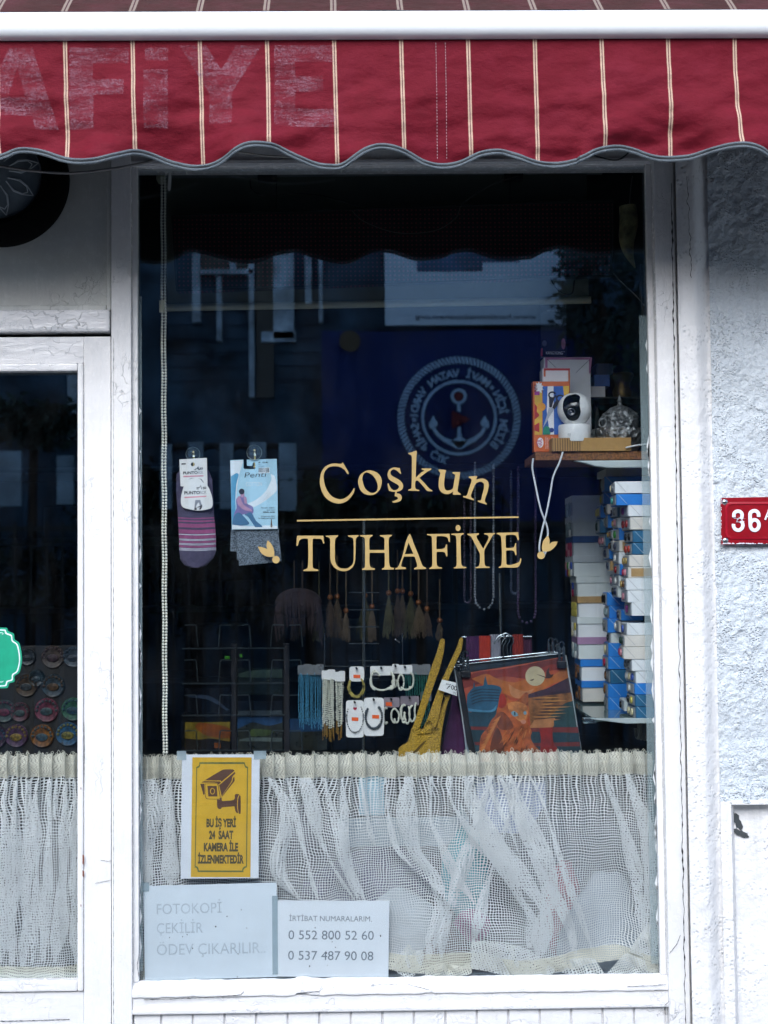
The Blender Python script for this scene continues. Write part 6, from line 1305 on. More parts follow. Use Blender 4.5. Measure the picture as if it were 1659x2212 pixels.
m = MB(); m.plate([outline(Q_, '120,1190c 180,1140 240,1080 270,1060c 262,1075 200,1150 140,1200c')], YM + .0010, .001); m.build('painted_fold_shade', M('mustard_fold_shade', '#5a4413', .95), mb_)  # shade inside the bag's fold, painted as a darker strip
ptg = thing('price_tag', pf(Q_, 450, 690, .18), 'white handwritten 700 price tag hanging at the crochet bag strap', 'price tag')
MB().plate([poly(Q_, '398,566 512,592 520,700 368,648')], .185, .0006).build('tag_card', cardw, ptg)
m = MB(); YQ = .1842
stroke(m, Q_, [(430, 602), (468, 606), (438, 642)], 3.5, YQ, .0003); stroke(m, Q_, [(448, 622), (466, 626)], 2.5, YQ - .0002, .0003)
for cx, cy_ in ((484, 630), (508, 636)): stroke(m, Q_, arc(cx, cy_, 9, 17, 0, 340, 14), 2.8, YQ, .0003, closed=True)
text_px(m, 'TL', Q_, 486, 682, 516, 690, 16, YQ, .01); m.build('handwriting', ik, ptg)
pb = thing('purple_bag', pf(Q_, 500, 1200, .26), 'dark purple knitted bag between the mustard bag and the cat bag', 'bag')
ppl = M('dark_purple_knit', '#4a1f4a', .95, bump=1, bscale=400, var=.2)
soft(Q_, ['480,760c 510,690 520,700 540,800 600,1000 640,1240c 370,1240c 400,1120 440,940'], .26, .03, 'bag_body', ppl, pb, .008)
MB().tube([pf(Q_, 485, 780, .27), pf(Q_, 500, 650, .27), pf(Q_, 515, 500, .27), pf(Q_, 520, 780, .27)], .004, 8).build('strap', ppl, pb, smooth=True)
def scarf(x0, x1, yt, yb, c, lab, Y):
    m = MB(); a = pf(Q_, x0, yt, Y).x; b_ = pf(Q_, x1, yt, Y).x; z1_ = pf(Q_, x0, yt, Y).z; z0_ = pf(Q_, x0, yb, Y).z; n = max(4, int((b_ - a)/.008))
    for k in range(n):
        x = a + (b_ - a)*(k + .5)/n; m.tube([(x, Y + .006, z1_ - .004), (x + .001, Y, z1_), (x + .001*math.sin(k), Y - .006, (z0_ + z1_)/2), (x + .002*math.sin(k*2), Y - .004, z0_ + .004*math.sin(k*3))], [.004, .0052, .0052, .0048], 7)
    tag(m.build('knitted_scarf', M('scarf_' + c.strip('#'), c, .95, bump=1, bscale=400, var=.2), smooth=True), lab, 'scarf', 'knitted scarves on the rail')
scarf(595, 700, 215, 620, '#4a2050', 'purple knitted scarf, leftmost on the rail', .42); scarf(702, 785, 212, 620, '#b03524', 'red orange knitted scarf hanging left of the grey one', .41)
scarf(790, 865, 200, 620, '#8a8c98', 'grey knitted scarf hanging behind the hanger hooks', .42); scarf(975, 1050, 200, 560, '#8c2a20', 'dark red scarf hanging right of the hanger hooks', .43); scarf(1055, 1120, 215, 520, '#4a2038', 'plum scarf, rightmost on the rail', .44)
o = MB().tube([pf(Q_, 560, 222, .43), pf(Q_, 1130, 218, .43)], .003, 8).build('scarf_rail', chrome, smooth=True); tag(o, 'thin chrome rail carrying the knitted scarves', 'rail')
o = MB().tube([pf(Q_, 868, -300, .45), pf(Q_, 878, 210, .45)], .004, 8).build('rail_pole', chrome, smooth=True); tag(o, 'thin upright chrome pole above the hanger hooks', 'pole')
for k, (dx, dy) in enumerate(((0, 0), (32, -12), (60, 4))):
    c = pf(Q_, 885 + dx, 250 + dy, .25 + k*.02); S = rpx(Q_, 1, .25)
    P = [c + Vector((x*S, 0, -y*S)) for x, y in ((-60, 25), (-55, 5), (-30, -32), (5, -50), (30, -30), (34, 5), (15, 40), (10, 80), (18, 140))]
    Pm = smooth_line([(p.x, p.z) for p in P], 4); hgt = thing('clip_hanger', c, ('front', 'middle', 'rear')[k] + ' chrome clip hanger whose hook rises above the cat bag', 'hanger', 'clip hangers above the printed bags')
    MB().tube([Vector((p.x, c.y, p.y)) for p in Pm], .0017, 8).build('hook', chrome, hgt, smooth=True)
    a, b_ = pf(Q_, 460 + k*6, 452 - k*12 + (k == 1)*30, .225 + k*.02), pf(Q_, 1400 - k*40, 350 - k*6, .225 + k*.02)
    MB().tube([a, b_], .0020, 8).build('bar', chrome, hgt, smooth=True)
    for (x, y) in (((590, 400), (1372, 322)) if k == 0 else ((532, 408), (1285, 292)) if k == 1 else ((1320, 300),)):
        p = pf(Q_, x, y, .222 + k*.02); m = MB(); m.tube([p + Vector((.006*math.cos(q), -.001, .010 + .009*math.sin(q))) for q in [i*.5 for i in range(13)]], .0022, 6)
        m.box(p.x - .008, p.x - .002, p.y - .004, p.y + .004, p.z - .026, p.z + .006); m.box(p.x + .002, p.x + .008, p.y - .004, p.y + .004, p.z - .026, p.z + .006)
        m.build('clip', chrome, hgt, smooth=False); m = MB(); m.box(p.x - .011, p.x + .011, p.y - .005, p.y + .005, p.z - .042, p.z - .027); m.build('clip_pad', black, hgt, bevel=.001)
# ------------------------------------------------------------------ printed cat bag
cbg = thing('cat_print_bag', pf(Q_, 1000, 1240, .23), 'fabric bag printed with a ginger cat, ship and moon at sunset', 'bag')
YC = .228
soft(Q_, ['555,518c 1000,450 1410,376c 1470,760 1545,1240c 690,1240c 620,880'], YC, .012, 'bag_body', M('sunset_orange_print', '#a5482c', .6, var=.35, vscale=14), cbg, .003)
soft(Q_, ['500,480c 556,518c 620,880 690,1240c 640,1240c 560,900'], YC + .004, .010, 'bag_side', M('black_bag_side', '#15161b', .5), cbg, .002)
soft(Q_, ['615,440c 1340,345c 1410,372 1000,448 560,516c 590,470'], YC + .002, .006, 'bag_top_flap', M('slate_bag_flap', '#2b343c', .35), cbg, .002)
MB().tube([pf(Q_, 1405, 368, YC), pf(Q_, 1470, 760, YC), pf(Q_, 1535, 1170, YC)], .0022, 6).build('piping', M('pale_grey_piping', '#9aa2a6', .5), cbg); MB().tube([pf(Q_, 500, 480, YC), pf(Q_, 560, 850, YC), pf(Q_, 605, 1170, YC)], .0016, 6).build('piping', M('pale_grey_piping', '#9aa2a6', .5), cbg)
pm = lambda n, c, v_=.3, s_=30: M('bag_print_' + n, tuple(q*.7 for q in hx(c)[:3]) + (1,), .6, var=v_, vscale=s_)  # print colours darkened to carry the shade and plastic cover over the bag
lay = [0]
def ly(s_, mt, k=3, nm='print_patch'):
    lay[0] += 1; MB().plate([outline(Q_, s_, k)], YC - .0004 - lay[0]*.00006, .00004 + lay[0]*.00005).build(nm, mt, cbg)
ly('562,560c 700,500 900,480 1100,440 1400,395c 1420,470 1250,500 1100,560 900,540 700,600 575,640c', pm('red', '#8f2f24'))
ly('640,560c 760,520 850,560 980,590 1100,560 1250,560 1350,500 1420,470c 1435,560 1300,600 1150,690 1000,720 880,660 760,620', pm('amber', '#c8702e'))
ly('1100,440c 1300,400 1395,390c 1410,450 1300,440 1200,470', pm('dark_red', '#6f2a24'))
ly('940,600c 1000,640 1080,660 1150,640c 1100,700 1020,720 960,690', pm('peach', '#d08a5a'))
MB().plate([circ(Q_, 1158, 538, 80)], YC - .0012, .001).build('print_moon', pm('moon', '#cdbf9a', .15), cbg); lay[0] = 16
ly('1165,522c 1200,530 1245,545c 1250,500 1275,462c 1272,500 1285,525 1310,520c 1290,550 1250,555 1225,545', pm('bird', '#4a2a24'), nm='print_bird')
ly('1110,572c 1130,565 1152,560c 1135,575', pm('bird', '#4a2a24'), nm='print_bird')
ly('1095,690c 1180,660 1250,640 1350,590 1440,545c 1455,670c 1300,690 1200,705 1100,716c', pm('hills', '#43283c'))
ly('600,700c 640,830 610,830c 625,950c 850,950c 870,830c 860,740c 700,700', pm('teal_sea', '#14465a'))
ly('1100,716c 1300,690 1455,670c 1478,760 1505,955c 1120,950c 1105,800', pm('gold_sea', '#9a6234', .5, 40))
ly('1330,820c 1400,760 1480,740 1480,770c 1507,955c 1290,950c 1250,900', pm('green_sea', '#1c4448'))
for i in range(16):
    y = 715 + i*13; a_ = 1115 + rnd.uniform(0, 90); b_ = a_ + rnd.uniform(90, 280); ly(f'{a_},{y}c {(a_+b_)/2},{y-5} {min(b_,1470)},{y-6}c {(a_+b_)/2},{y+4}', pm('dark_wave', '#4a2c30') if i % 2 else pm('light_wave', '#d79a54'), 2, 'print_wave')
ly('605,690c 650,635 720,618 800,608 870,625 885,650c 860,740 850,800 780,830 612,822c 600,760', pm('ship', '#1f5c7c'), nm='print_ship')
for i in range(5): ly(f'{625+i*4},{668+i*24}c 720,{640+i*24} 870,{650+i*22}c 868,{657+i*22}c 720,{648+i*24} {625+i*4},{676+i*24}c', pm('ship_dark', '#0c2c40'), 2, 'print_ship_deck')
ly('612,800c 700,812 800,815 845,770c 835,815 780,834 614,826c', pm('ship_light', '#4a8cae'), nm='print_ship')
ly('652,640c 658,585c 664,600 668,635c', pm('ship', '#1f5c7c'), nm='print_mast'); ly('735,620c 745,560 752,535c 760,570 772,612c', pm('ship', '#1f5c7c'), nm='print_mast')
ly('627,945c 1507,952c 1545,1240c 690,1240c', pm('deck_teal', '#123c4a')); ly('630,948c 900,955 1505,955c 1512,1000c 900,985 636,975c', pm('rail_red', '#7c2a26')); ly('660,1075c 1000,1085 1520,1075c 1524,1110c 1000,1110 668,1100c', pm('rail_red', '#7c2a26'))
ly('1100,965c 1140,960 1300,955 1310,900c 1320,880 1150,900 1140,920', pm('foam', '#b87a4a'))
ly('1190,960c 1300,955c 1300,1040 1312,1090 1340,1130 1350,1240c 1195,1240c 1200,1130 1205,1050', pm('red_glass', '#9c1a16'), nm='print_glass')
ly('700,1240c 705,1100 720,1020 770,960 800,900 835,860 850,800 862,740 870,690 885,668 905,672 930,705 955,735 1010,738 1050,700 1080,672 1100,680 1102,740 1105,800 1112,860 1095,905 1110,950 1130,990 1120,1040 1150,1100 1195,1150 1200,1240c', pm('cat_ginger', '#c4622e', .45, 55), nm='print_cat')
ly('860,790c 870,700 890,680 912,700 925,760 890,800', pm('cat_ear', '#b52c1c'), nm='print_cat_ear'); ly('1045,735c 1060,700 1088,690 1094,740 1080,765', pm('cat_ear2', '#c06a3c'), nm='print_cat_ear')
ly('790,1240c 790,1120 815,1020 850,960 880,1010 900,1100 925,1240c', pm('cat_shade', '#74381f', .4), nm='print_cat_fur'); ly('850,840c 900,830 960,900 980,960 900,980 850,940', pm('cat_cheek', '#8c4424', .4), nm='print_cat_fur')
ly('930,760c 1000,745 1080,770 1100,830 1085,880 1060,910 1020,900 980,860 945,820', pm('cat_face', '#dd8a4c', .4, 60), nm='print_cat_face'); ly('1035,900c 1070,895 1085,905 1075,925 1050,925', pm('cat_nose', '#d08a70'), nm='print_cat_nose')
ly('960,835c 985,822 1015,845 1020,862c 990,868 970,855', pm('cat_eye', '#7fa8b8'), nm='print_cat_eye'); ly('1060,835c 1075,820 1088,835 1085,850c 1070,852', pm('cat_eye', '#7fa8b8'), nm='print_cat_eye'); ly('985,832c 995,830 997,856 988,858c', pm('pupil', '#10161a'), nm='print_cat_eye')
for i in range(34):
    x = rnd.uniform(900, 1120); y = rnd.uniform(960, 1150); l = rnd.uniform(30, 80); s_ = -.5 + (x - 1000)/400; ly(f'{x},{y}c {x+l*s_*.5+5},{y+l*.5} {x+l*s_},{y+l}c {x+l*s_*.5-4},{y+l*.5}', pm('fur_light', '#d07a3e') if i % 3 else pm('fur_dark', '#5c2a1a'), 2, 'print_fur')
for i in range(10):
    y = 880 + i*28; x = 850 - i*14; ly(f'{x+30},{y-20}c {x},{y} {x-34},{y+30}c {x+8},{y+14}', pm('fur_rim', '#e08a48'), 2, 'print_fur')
# second printed bag peeking out behind
soft(Q_, ['560,830c 590,850 620,1000 660,1240c 600,1240c'], .236, .003, 'second_bag_edge', M('pale_sky_print', '#7f9aab', .6, var=.4), cbg, .001)
# ================================================================== POSTCARD RACKS, LEFT BACK
rk = thing('postcard_rack', pf(H_, 900, 1800, .5), 'dark wire postcard rack in the lower left of the window', 'postcard rack')
wire = M('dull_rack_wire', '#5d686c', .35, .8)
for (x0, x1) in ((455, 890), (955, 1380), (1440, 1800)):
    for y in (520, 850, 1180, 1515):
        for xa_ in ((x0 + 115, x0 + 130, 1), (x1 - 95, x1 - 110, -1)):
            if xa_[0] > 1640 and xa_[2] < 0: continue
            P = [pf(H_, xa_[0] - xa_[2]*110, y + 4, .44), pf(H_, xa_[0] - 8*xa_[2], y, .44), pf(H_, xa_[0], y + 14, .44), pf(H_, xa_[1], y + 205, .46)]
            MB().tube(P, .0016, 6).build('wire_loop', wire, rk, smooth=True)
for y in (745, 1075, 1375, 1705): MB().tube([pf(H_, 440, y, .47), pf(H_, 1400, y - 6, .47)], .002, 6).build('rack_rail', wire, rk, smooth=True)
for x, w_ in ((918, 44), (1412, 50)): MB().box(pf(H_, x - w_/2, 0, .49).x, pf(H_, x + w_/2, 0, .49).x, .49, .51, .9, pf(H_, x, 700, .49).z).build('upright', M('dark_rack_upright', '#120f16', .5), rk)
def postcard(x0, y0, x1, y1, Y, lab, base, patches):
    t_ = thing('postcard', pf(H_, (x0 + x1)/2, y1, Y), lab, 'postcard', 'postcards in the wire rack')
    MB().plate([poly(H_, f'{x0},{y0} {x1},{y0-4} {x1},{y1} {x0},{y1}')], Y, .002).build('card', base, t_)
    for k, (s_, mt) in enumerate(patches): MB().plate([outline(H_, s_)], Y - .0004 - k*.0003, .0002).build('print', mt, t_)
pc_ = lambda n, c, g=.25: M('postcard_' + n, tuple(q*.55 for q in hx(c)[:3]) + (1,), g, var=.4, vscale=40)
postcard(465, 1438, 888, 1700, .48, 'orange and olive sunset postcard at the rack bottom, leftmost', pc_('olive', '#a58c2c'), [('600,1440c 560,1480 640,1550 750,1580 888,1590c 888,1500 760,1460', pc_('orange', '#b8621c')), ('466,1590c 600,1600 700,1590 888,1620c 888,1700c 466,1700c', pc_('dkbrown', '#2a2018')), ('740,1632c 800,1630c 800,1680c 740,1680c', pc_('orange', '#b8621c'))])
postcard(958, 1388, 1382, 1705, .48, 'blue sky and village postcard at the rack bottom, second', pc_('sky', '#2f5c8c'), [('960,1500c 1100,1440 1250,1470 1382,1440c 1382,1705c 960,1705c', pc_('village', '#3a4038')), ('975,1600c 1100,1580 1380,1585c 1380,1620c 975,1615c', pc_('roofs', '#7a8a84')), ('1060,1530c 1120,1500 1300,1520 1250,1560 1100,1570', pc_('leaf', '#5c7040'))])
postcard(960, 930, 1380, 1180, .50, 'dark green landscape postcard in the upper rack row', pc_('dkgreen', '#23302c', .1), [('965,980c 1100,950 1380,940c 1380,1020c 970,1015c', pc_('haze', '#4c6458'))])
postcard(958, 1240, 1382, 1372, .50, 'dark glossy skyline postcard above the village postcard', pc_('night', '#171c24', .08), [('965,1330c 1380,1325c 1380,1362c 965,1366c', pc_('waterline', '#46565c'))])
postcard(465, 1120, 888, 1372, .50, 'dark glossy postcard above the sunset postcard', pc_('black', '#121722', .06), [('480,1180c 700,1190 880,1320c 860,1330c 690,1230 500,1200c', pc_('painted_glint', '#44566e'))])  # glint on the glossy card painted as a pale diagonal strip
postcard(1440, 1405, 1800, 1700, .50, 'blue postcard at the rack bottom, third and partly hidden', pc_('blue', '#2d5a8a'), [('1440,1530c 1800,1520c 1800,1700c 1440,1700c', pc_('village', '#3a4038'))])
m = MB(); m.tube([pf(H_, 840, 832, .45), pf(H_, 885, 828, .45)], .004, 6); tag(m.build('green_clip', M('bright_green_plastic', '#4ca22a', .4)), 'left bright green clip high on the dark postcard rack', 'clip', 'green clips on the rack')
m = MB(); m.tube([pf(H_, 990, 795, .45), pf(H_, 994, 825, .45)], .0035, 6); tag(m.build('green_clip', M('bright_green_plastic', '#4ca22a', .4)), 'right bright green clip high on the dark postcard rack', 'clip', 'green clips on the rack')
# dim goods further back
bs = thing('shelf_unit', (0, 2.6, .3), 'dim shelf unit along the rear wall of the shop', 'shelf unit')
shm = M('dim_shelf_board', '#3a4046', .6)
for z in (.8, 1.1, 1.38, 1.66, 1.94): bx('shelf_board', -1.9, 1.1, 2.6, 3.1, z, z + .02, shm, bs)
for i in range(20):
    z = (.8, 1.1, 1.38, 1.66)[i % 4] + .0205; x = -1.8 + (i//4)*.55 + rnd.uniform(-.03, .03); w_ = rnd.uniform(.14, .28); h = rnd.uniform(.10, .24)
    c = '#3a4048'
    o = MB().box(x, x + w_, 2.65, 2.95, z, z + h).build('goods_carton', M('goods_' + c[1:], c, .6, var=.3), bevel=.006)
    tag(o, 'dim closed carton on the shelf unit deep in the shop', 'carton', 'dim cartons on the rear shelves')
# ================================================================== ROUND MAGNETS BEHIND THE DOOR PANE
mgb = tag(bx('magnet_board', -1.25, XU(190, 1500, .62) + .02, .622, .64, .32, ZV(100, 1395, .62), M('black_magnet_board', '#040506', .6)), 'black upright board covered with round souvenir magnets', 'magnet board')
MG = [(-20, 2090, 60, '#6c4a6a', '#3c7a9a'), (90, 2085, 62, '#7a4a7c', '#c2a23a'), (230, 2085, 62, '#c9822c', '#5c7c8c'), (370, 2075, 64, '#3c8cc0', '#b0a850'), (25, 1950, 60, '#5c7a7a', '#a04a6a'), (110, 1955, 52, '#8c4458', '#5c7a7a'), (255, 1945, 64, '#b0506c', '#5c7c80'), (398, 1940, 62, '#4c9a70', '#3c6a80'), (145, 1812, 60, '#7a5a34', '#4c5a60'), (290, 1812, 62, '#4c6a7c', '#7a5a3c'), (200, 1770, 44, '#34505c', '#54707c'), (288, 1655, 62, '#7c6a60', '#6a505c'), (400, 1655, 56, '#5c7488', '#48586c'), (150, 1655, 46, '#3a4654', '#4c5c66')]
ML = ['round souvenir magnet in violet and blue at the frame edge, bottom row', 'round magnet with violet rim and yellow band, second in the bottom row', 'round magnet with orange rim and grey blue centre, bottom row', 'round magnet with sky blue rim and yellow centre, bottom row right', 'oval grey green magnet low left in the second row', 'dark rose magnet beside the oval grey green one', 'round magnet with pink rim, middle of the second row', 'round magnet with green rim at the right of the second row', 'brown round magnet in the third row', 'slate blue and brown magnet in the third row', 'small dark teal magnet between the third row magnets', 'tan and mauve magnet in the top row', 'pale blue magnet in the top row at the right', 'small dark grey magnet in the top row at the left']
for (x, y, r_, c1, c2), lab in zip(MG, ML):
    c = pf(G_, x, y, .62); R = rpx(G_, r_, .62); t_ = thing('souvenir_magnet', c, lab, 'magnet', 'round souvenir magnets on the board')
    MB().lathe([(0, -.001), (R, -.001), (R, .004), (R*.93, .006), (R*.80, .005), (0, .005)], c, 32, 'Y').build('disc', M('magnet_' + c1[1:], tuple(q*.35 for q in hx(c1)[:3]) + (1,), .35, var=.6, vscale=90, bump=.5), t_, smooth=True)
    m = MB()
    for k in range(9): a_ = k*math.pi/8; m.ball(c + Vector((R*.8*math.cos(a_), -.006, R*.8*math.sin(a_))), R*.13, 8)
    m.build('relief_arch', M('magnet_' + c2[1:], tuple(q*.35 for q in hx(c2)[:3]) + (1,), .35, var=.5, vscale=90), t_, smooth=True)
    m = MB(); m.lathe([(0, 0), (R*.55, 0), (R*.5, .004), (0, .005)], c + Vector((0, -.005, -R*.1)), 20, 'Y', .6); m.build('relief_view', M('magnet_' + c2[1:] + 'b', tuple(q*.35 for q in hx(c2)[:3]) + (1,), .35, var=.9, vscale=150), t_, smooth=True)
# ================================================================== ACROSS THE STREET (seen mirrored in the panes)
YO = 7.0
def O(u, v, Y=YO): p = W(u, v, Y); return Vector((p.x, -p.y, p.z))
def obox(u0, v0, u1, v1, d=.05, Y=YO):
    a, b = O(u0, v1, Y), O(u1, v0, Y); return MB().box(a.x, b.x, -Y - d*0 , -Y + d, a.z, b.z)
house = thing('street_house', (0, -YO - 4, 0), 'slate blue house across the street with white window frames', 'house')
MB().box(-9, 9, -YO - 8, -YO - .3, 0, 4.4).build('wall', M('slate_blue_render', '#3e5468', .9, var=.9, vscale=3, bump=.5), house)
wfr = M('bright_white_frame', '#b4c6d6', .5, var=.5, vscale=6)
for (u0, v0, u1, v1) in ((430, 586, 548, 597), (498, 420, 510, 588), (418, 430, 434, 700), (540, 430, 549, 860), (592, 430, 634, 735), (660, 430, 672, 660), (470, 600, 480, 740), (566, 720, 640, 742), (250, 430, 262, 700), (690, 430, 696, 700), (150, 800, 176, 950)): obox(u0, v0, u1, v1, .08, YO + .3).build('window_frame', wfr, house)
for k_ in range(7): obox(360, 640 + k_*30, 690, 643 + k_*30, .02, YO + .29).build('cladding_joint', M('dim_joint', '#2c3c4c', .8), house)
for (u0, v0, u1, v1) in ((436, 430, 496, 585), (512, 430, 540, 585), (555, 430, 590, 860)): obox(u0, v0, u1, v1, .03, YO + .3).build('window_pane', M('dim_house_pane', '#141a22', .1), house)
bd_ = M('sign_board_white', '#cfe0f2', .5, var=.04)
sgn = thing('street_signboard', O(1025, 705), 'white signboard with a web address above the flag across the street', 'signboard')
obox(832, 400, 1218, 705, .05).build('board', bd_, sgn)
m = MB(); a, b = O(1157, 692), O(897, 692); 
def mir_text(mb, s, P0, P1, h, bold=0):
    """text facing the shop (+Y): reads right when seen from the shop side"""
    vs, fs = text_geo(s, bold); x0 = min(v.x for v in vs); x1 = max(v.x for v in vs); e = P1 - P0
    mb.add([P0 + e*((v.x - x0)/(x1 - x0)) + Vector((0, 0, v.y*h/CAPH)) for v in vs], fs); return mb
mir_text(m, 'www.hantinimadoyanevi.org', a + Vector((0, .056, 0)), b + Vector((0, .056, 0)), .035, .01); m.build('web_address', M('dark_sign_print', '#1c2c4a', .6), sgn)
m = MB()
for (u0, v0, u1, v1) in ((900, 500, 1040, 590), (1040, 520, 1120, 570)): m.add(*[(lambda q: (q.v, q.f))(obox(u0, v0, u1, v1, .052))][0])
m.build('printed_picture', M('sign_picture', '#4f6f96', .6, var=.5, vscale=4), sgn)
flag = thing('anchor_flag', O(990, 1120), 'navy blue anchor emblem banner hung across the street', 'flag')
nb_ = M('navy_banner_cloth', '#0c2a6c', .8, var=.25, vscale=2)
lfb = M('banner_pale_blue_print', '#b8d8f6', .7, var=.15, vscale=8)
yb0 = -YO + .02
m = MB(); vs = []; fs = []; a, b = O(698, 1130), O(1395, 712)
for i in range(61):
    for j in range(31): x = a.x + (b.x - a.x)*i/60; z = a.z + (b.z - a.z)*j/30; vs.append((x, yb0 + .02*math.sin(x*6 + z), z))
for i in range(60):
    for j in range(30): q = i*31 + j; fs.append((q, q + 1, q + 32, q + 31))
m.add(vs, fs); m.build('cloth', nb_, flag, smooth=True)
ec = O(990, 905); ec.y = yb0 + .06; U = (O(1122, 905) - O(990, 905)).length/132.0      # metres per photo pixel at the flag
def ep(x, z, dy=0): return Vector((ec.x + x*U, ec.y + dy, ec.z + z*U))
m = MB(); n = 96
for k in range(n):
    a0 = 2*math.pi*k/n; a1 = a0 + 2*math.pi/n*.62; sk_ = .05
    m.add([ep(117*math.cos(a0), 117*math.sin(a0)), ep(132*math.cos(a0 + sk_), 132*math.sin(a0 + sk_)), ep(132*math.cos(a1 + sk_), 132*math.sin(a1 + sk_)), ep(117*math.cos(a1), 117*math.sin(a1))], [(0, 1, 2, 3)])
m.build('rope_ring', lfb, flag)
def annulus(mb, r0, r1, n=80, cx=0, cz=0, dy=0): mb.add([ep(cx + r*math.cos(2*math.pi*k/n), cz + r*math.sin(2*math.pi*k/n), dy) for r in (r0, r1) for k in range(n)], [(k, (k + 1) % n, (k + 1) % n + n, k + n) for k in range(n)]); return mb
annulus(MB(), 75, 81).build('inner_ring', lfb, flag)
m = MB()
def ringtext(s, a0, step, r=88, h=16):
    for i, ch in enumerate(s):
        if ch == ' ': continue
        a_ = math.radians(a0 + i*step); vs, fs = text_geo(ch, .03); cx = (min(v.x for v in vs) + max(v.x for v in vs))/2
        # seen from the shop (looking to -Y) screen right is -X; the string runs clockwise from there
        ca, sa = math.cos(a_), math.sin(a_)
        m.add([ep(ca*(r + v.y*h/CAPH) + (-sa)*(v.x - cx)*h/CAPH*1.0, sa*(r + v.y*h/CAPH) + ca*(v.x - cx)*h/CAPH*1.0) for v in vs], fs)
ringtext('MAVİ VATAN VARDI', 52, 8.3); ringtext('BİZİM İÇİN', -38, 7.6); ringtext('SAHİP ÇIK', 190, 7.6)
m.build('emblem_words', lfb, flag)
m = MB()
for a_ in (42, 182): 
    ca, sa = 96*math.cos(math.radians(a_)), 96*math.sin(math.radians(a_)); P = [ep(ca + (7 if k % 2 == 0 else 3)*math.sin(k*math.pi/5), sa + (7 if k % 2 == 0 else 3)*math.cos(k*math.pi/5)) for k in range(10)]; m.add(P, [tuple(range(10))])
m.build('emblem_stars', lfb, flag)
m = MB(); annulus(m, 11, 17, 32, 0, 46)
def epoly(mb, pts, dy=0): 
    tri = tessellate_polygon([[Vector((x, z, 0)) for x, z in pts]]); mb.add([ep(x, z, dy) for x, z in pts], [tuple(t) for t in tri])
epoly(m, [(-3, 30), (3, 30), (4, 14), (-4, 14)]); epoly(m, [(-3, -20), (3, -20), (5, -42), (18, -50), (0, -68), (-18, -50), (-5, -42)])
for s_ in (-1, 1):
    P = [(s_*55, -22), (s_*46, -36), (s_*32, -47), (s_*16, -54), (0, -60)]; wv_ = [3.2, 3.8, 4.6, 6, 9]; A1 = []; A2 = []
    for i in range(5):
        tx, tz = P[min(4, i + 1)][0] - P[max(0, i - 1)][0], P[min(4, i + 1)][1] - P[max(0, i - 1)][1]; L_2 = math.hypot(tx, tz); A1.append((P[i][0] - tz/L_2*wv_[i], P[i][1] + tx/L_2*wv_[i])); A2.append((P[i][0] + tz/L_2*wv_[i], P[i][1] - tx/L_2*wv_[i]))
    epoly(m, A1 + A2[::-1]); epoly(m, [(s_*56, 5), (s_*65, -14), (s_*62, -24), (s_*47, -17), (s_*46, -10)])
m.build('anchor', lfb, flag)
m = MB(); epoly(m, [(-16, 16), (26, -3), (-16, -24)], .002); annulus(m, 0.1, 10.5, 24, 0, 46, .002); m.build('red_triangle', M('banner_red_print', '#64101c', .7), flag)
tag(MB().lathe([(0, 0), (.075, 0), (.075, .02), (0, .02)], O(756, 741) + Vector((0, .09, 0)), 24, 'Y').build('street_lamp_disc', M('amber_reflector', '#54422a', .5)), 'round amber disc fixed at the corner of the navy banner', 'reflector')
# low walls, fence, greenery
gw = thing('garden_wall', (0, -YO + .6, 0), 'pale garden wall with arched openings across the street', 'wall')
pal = M('pale_blue_wall_paint', '#8fa6b8', .8, var=.3, vscale=4)
for (u0, v0, u1, v1) in ((-60, 975, 48, 1095), (125, 985, 160, 1090), (348, 960, 372, 1100), (408, 955, 440, 1100), (476, 958, 505, 1100), (540, 956, 575, 1100), (604, 958, 640, 1104)): obox(u0, v0, u1, v1, .04, YO - .6).build('wall_panel', pal, gw)
m = MB()
for cx in (390, 458, 523, 590):
    P = [O(cx + 26*math.cos(math.radians(a)), 985 - 22*math.sin(math.radians(a)), YO - .6) for a in range(0, 181, 15)]; m.tube(P, .022, 6)
m.build('arch_bar', M('dark_iron', '#0e1114', .6), gw)
fe = thing('iron_fence', (0, -YO + 1.0, 0), 'black iron railing fence across the street', 'fence'); irn = M('dark_iron', '#0e1114', .6)
m = MB(); zf0, zf1 = .3, O(829, 1120, YO - 1).z
for i in range(90): x = -4.5 + i*.1; m.box(x - .008, x + .008, -YO + .99, -YO + 1.01, zf0, zf1)
tag(m.build('railing', irn, fe), kind='stuff'); m = MB(); m.box(-4.5, 4.5, -YO + .985, -YO + 1.015, zf1 - .06, zf1 - .03); m.build('fence_rail', irn, fe); m = MB(); m.box(-4.5, 4.5, -YO + .985, -YO + 1.015, zf0 + .1, zf0 + .13); m.build('fence_rail', irn, fe)
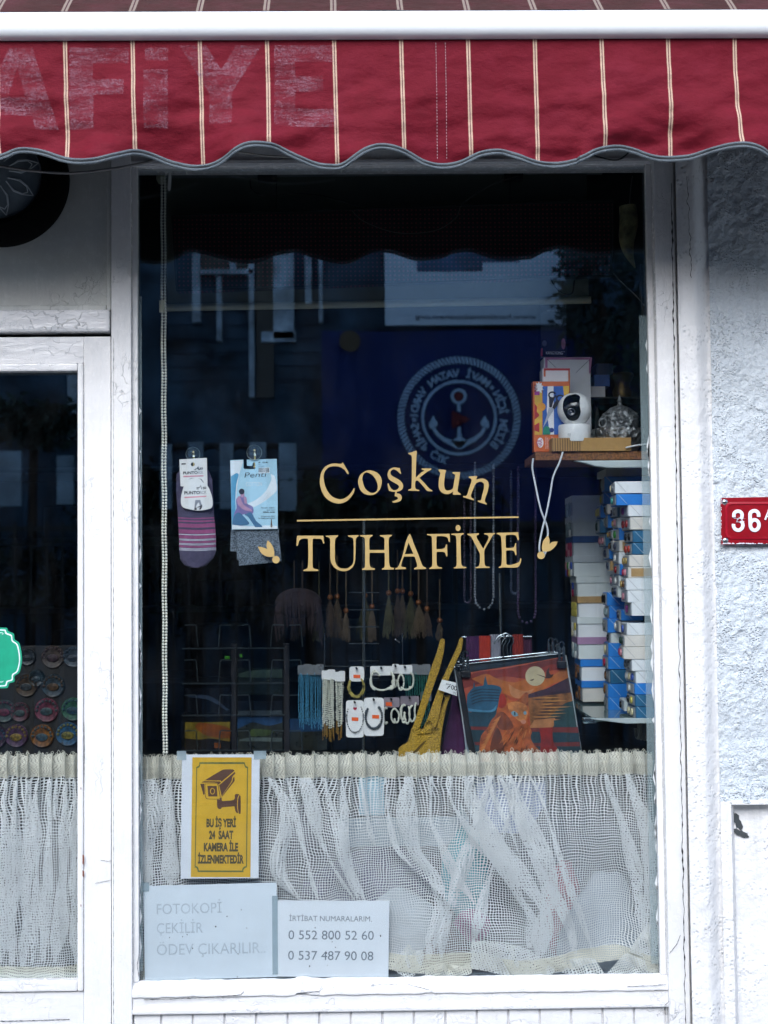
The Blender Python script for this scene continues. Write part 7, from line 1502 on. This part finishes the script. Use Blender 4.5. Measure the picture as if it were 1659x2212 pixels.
bw_ = thing('kerb_wall', (0, -YO + .9, 0), 'low dark stone wall carrying the iron fence', 'wall'); MB().box(-5, 5, -YO + .85, -YO + 1.15, .12, .3).build('stones', M('dark_stone', '#3a3d40', .9, var=.4, vscale=6, bump=.8), bw_, bevel=.01)
def shrub(label, cx, cz, Y, rx, rz, n, c, seed, name='shrub', trunk=True):
    r = random.Random(seed); t_ = thing(name, (cx, -Y, 0.1), label, 'shrub', 'greenery across the street'); m = MB()
    cl = [(r.uniform(-1, 1), r.uniform(-1, 1), r.uniform(-1, 1)) for _ in range(18)]
    for i in range(n):
        q = cl[i % 18]; p = Vector((cx + rx*(q[0]*.7 + r.gauss(0, .18)), -Y + .3*(q[1]*.7 + r.gauss(0, .2)), cz + rz*(q[2]*.7 + r.gauss(0, .18))))
        a_ = Vector((r.gauss(0, 1), r.gauss(0, 1), r.gauss(0, 1))).normalized()*r.uniform(.02, .045); b_ = a_.orthogonal().normalized()*r.uniform(.01, .022)
        m.add([p - a_, p + b_, p + a_, p - b_], [(0, 1, 2, 3)])
    m.build('foliage', M('foliage_' + c[1:], c, .7, var=.6, vscale=3), t_); MB().tube([(cx, -Y, .1), (cx + .04, -Y, cz - rz*.3), (cx, -Y, cz + rz*.4)], [.04, .03, .012], 7).build('stem', M('bark', '#2c2018', .9), t_)
for i, (u, v_, rx, rz, c, lab) in enumerate(((420, 1190, .40, .14, '#35504a', 'small shrub reflected below the sock packet'), (660, 1090, .5, .25, '#25402c', 'green shrub reflected left of the script lettering'), (400, 1250, .7, .35, '#2c4438', 'low dark shrub reflected beside the socks'), (900, 1120, .7, .2, '#20362a', 'low shrub reflected under the anchor banner'), (1320, 850, .35, .7, '#34504c', 'tall shrub reflected above the button boxes'), (1290, 640, .3, .5, '#2c4444', 'tree crown reflected right of the signboard'), (60, 920, .5, .2, '#2a443a', 'dark shrub reflected above the pale wall panel in the door'), (300, 1080, .45, .25, '#23382a', 'shrub reflected over the left window post'), (110, 1250, .6, .3, '#2c4034', 'dark shrub reflected in the lower door pane'))):
    p = O(u, v_, YO - .35); shrub(lab, p.x, p.z, YO - .35, rx, rz, 1500, c, i)
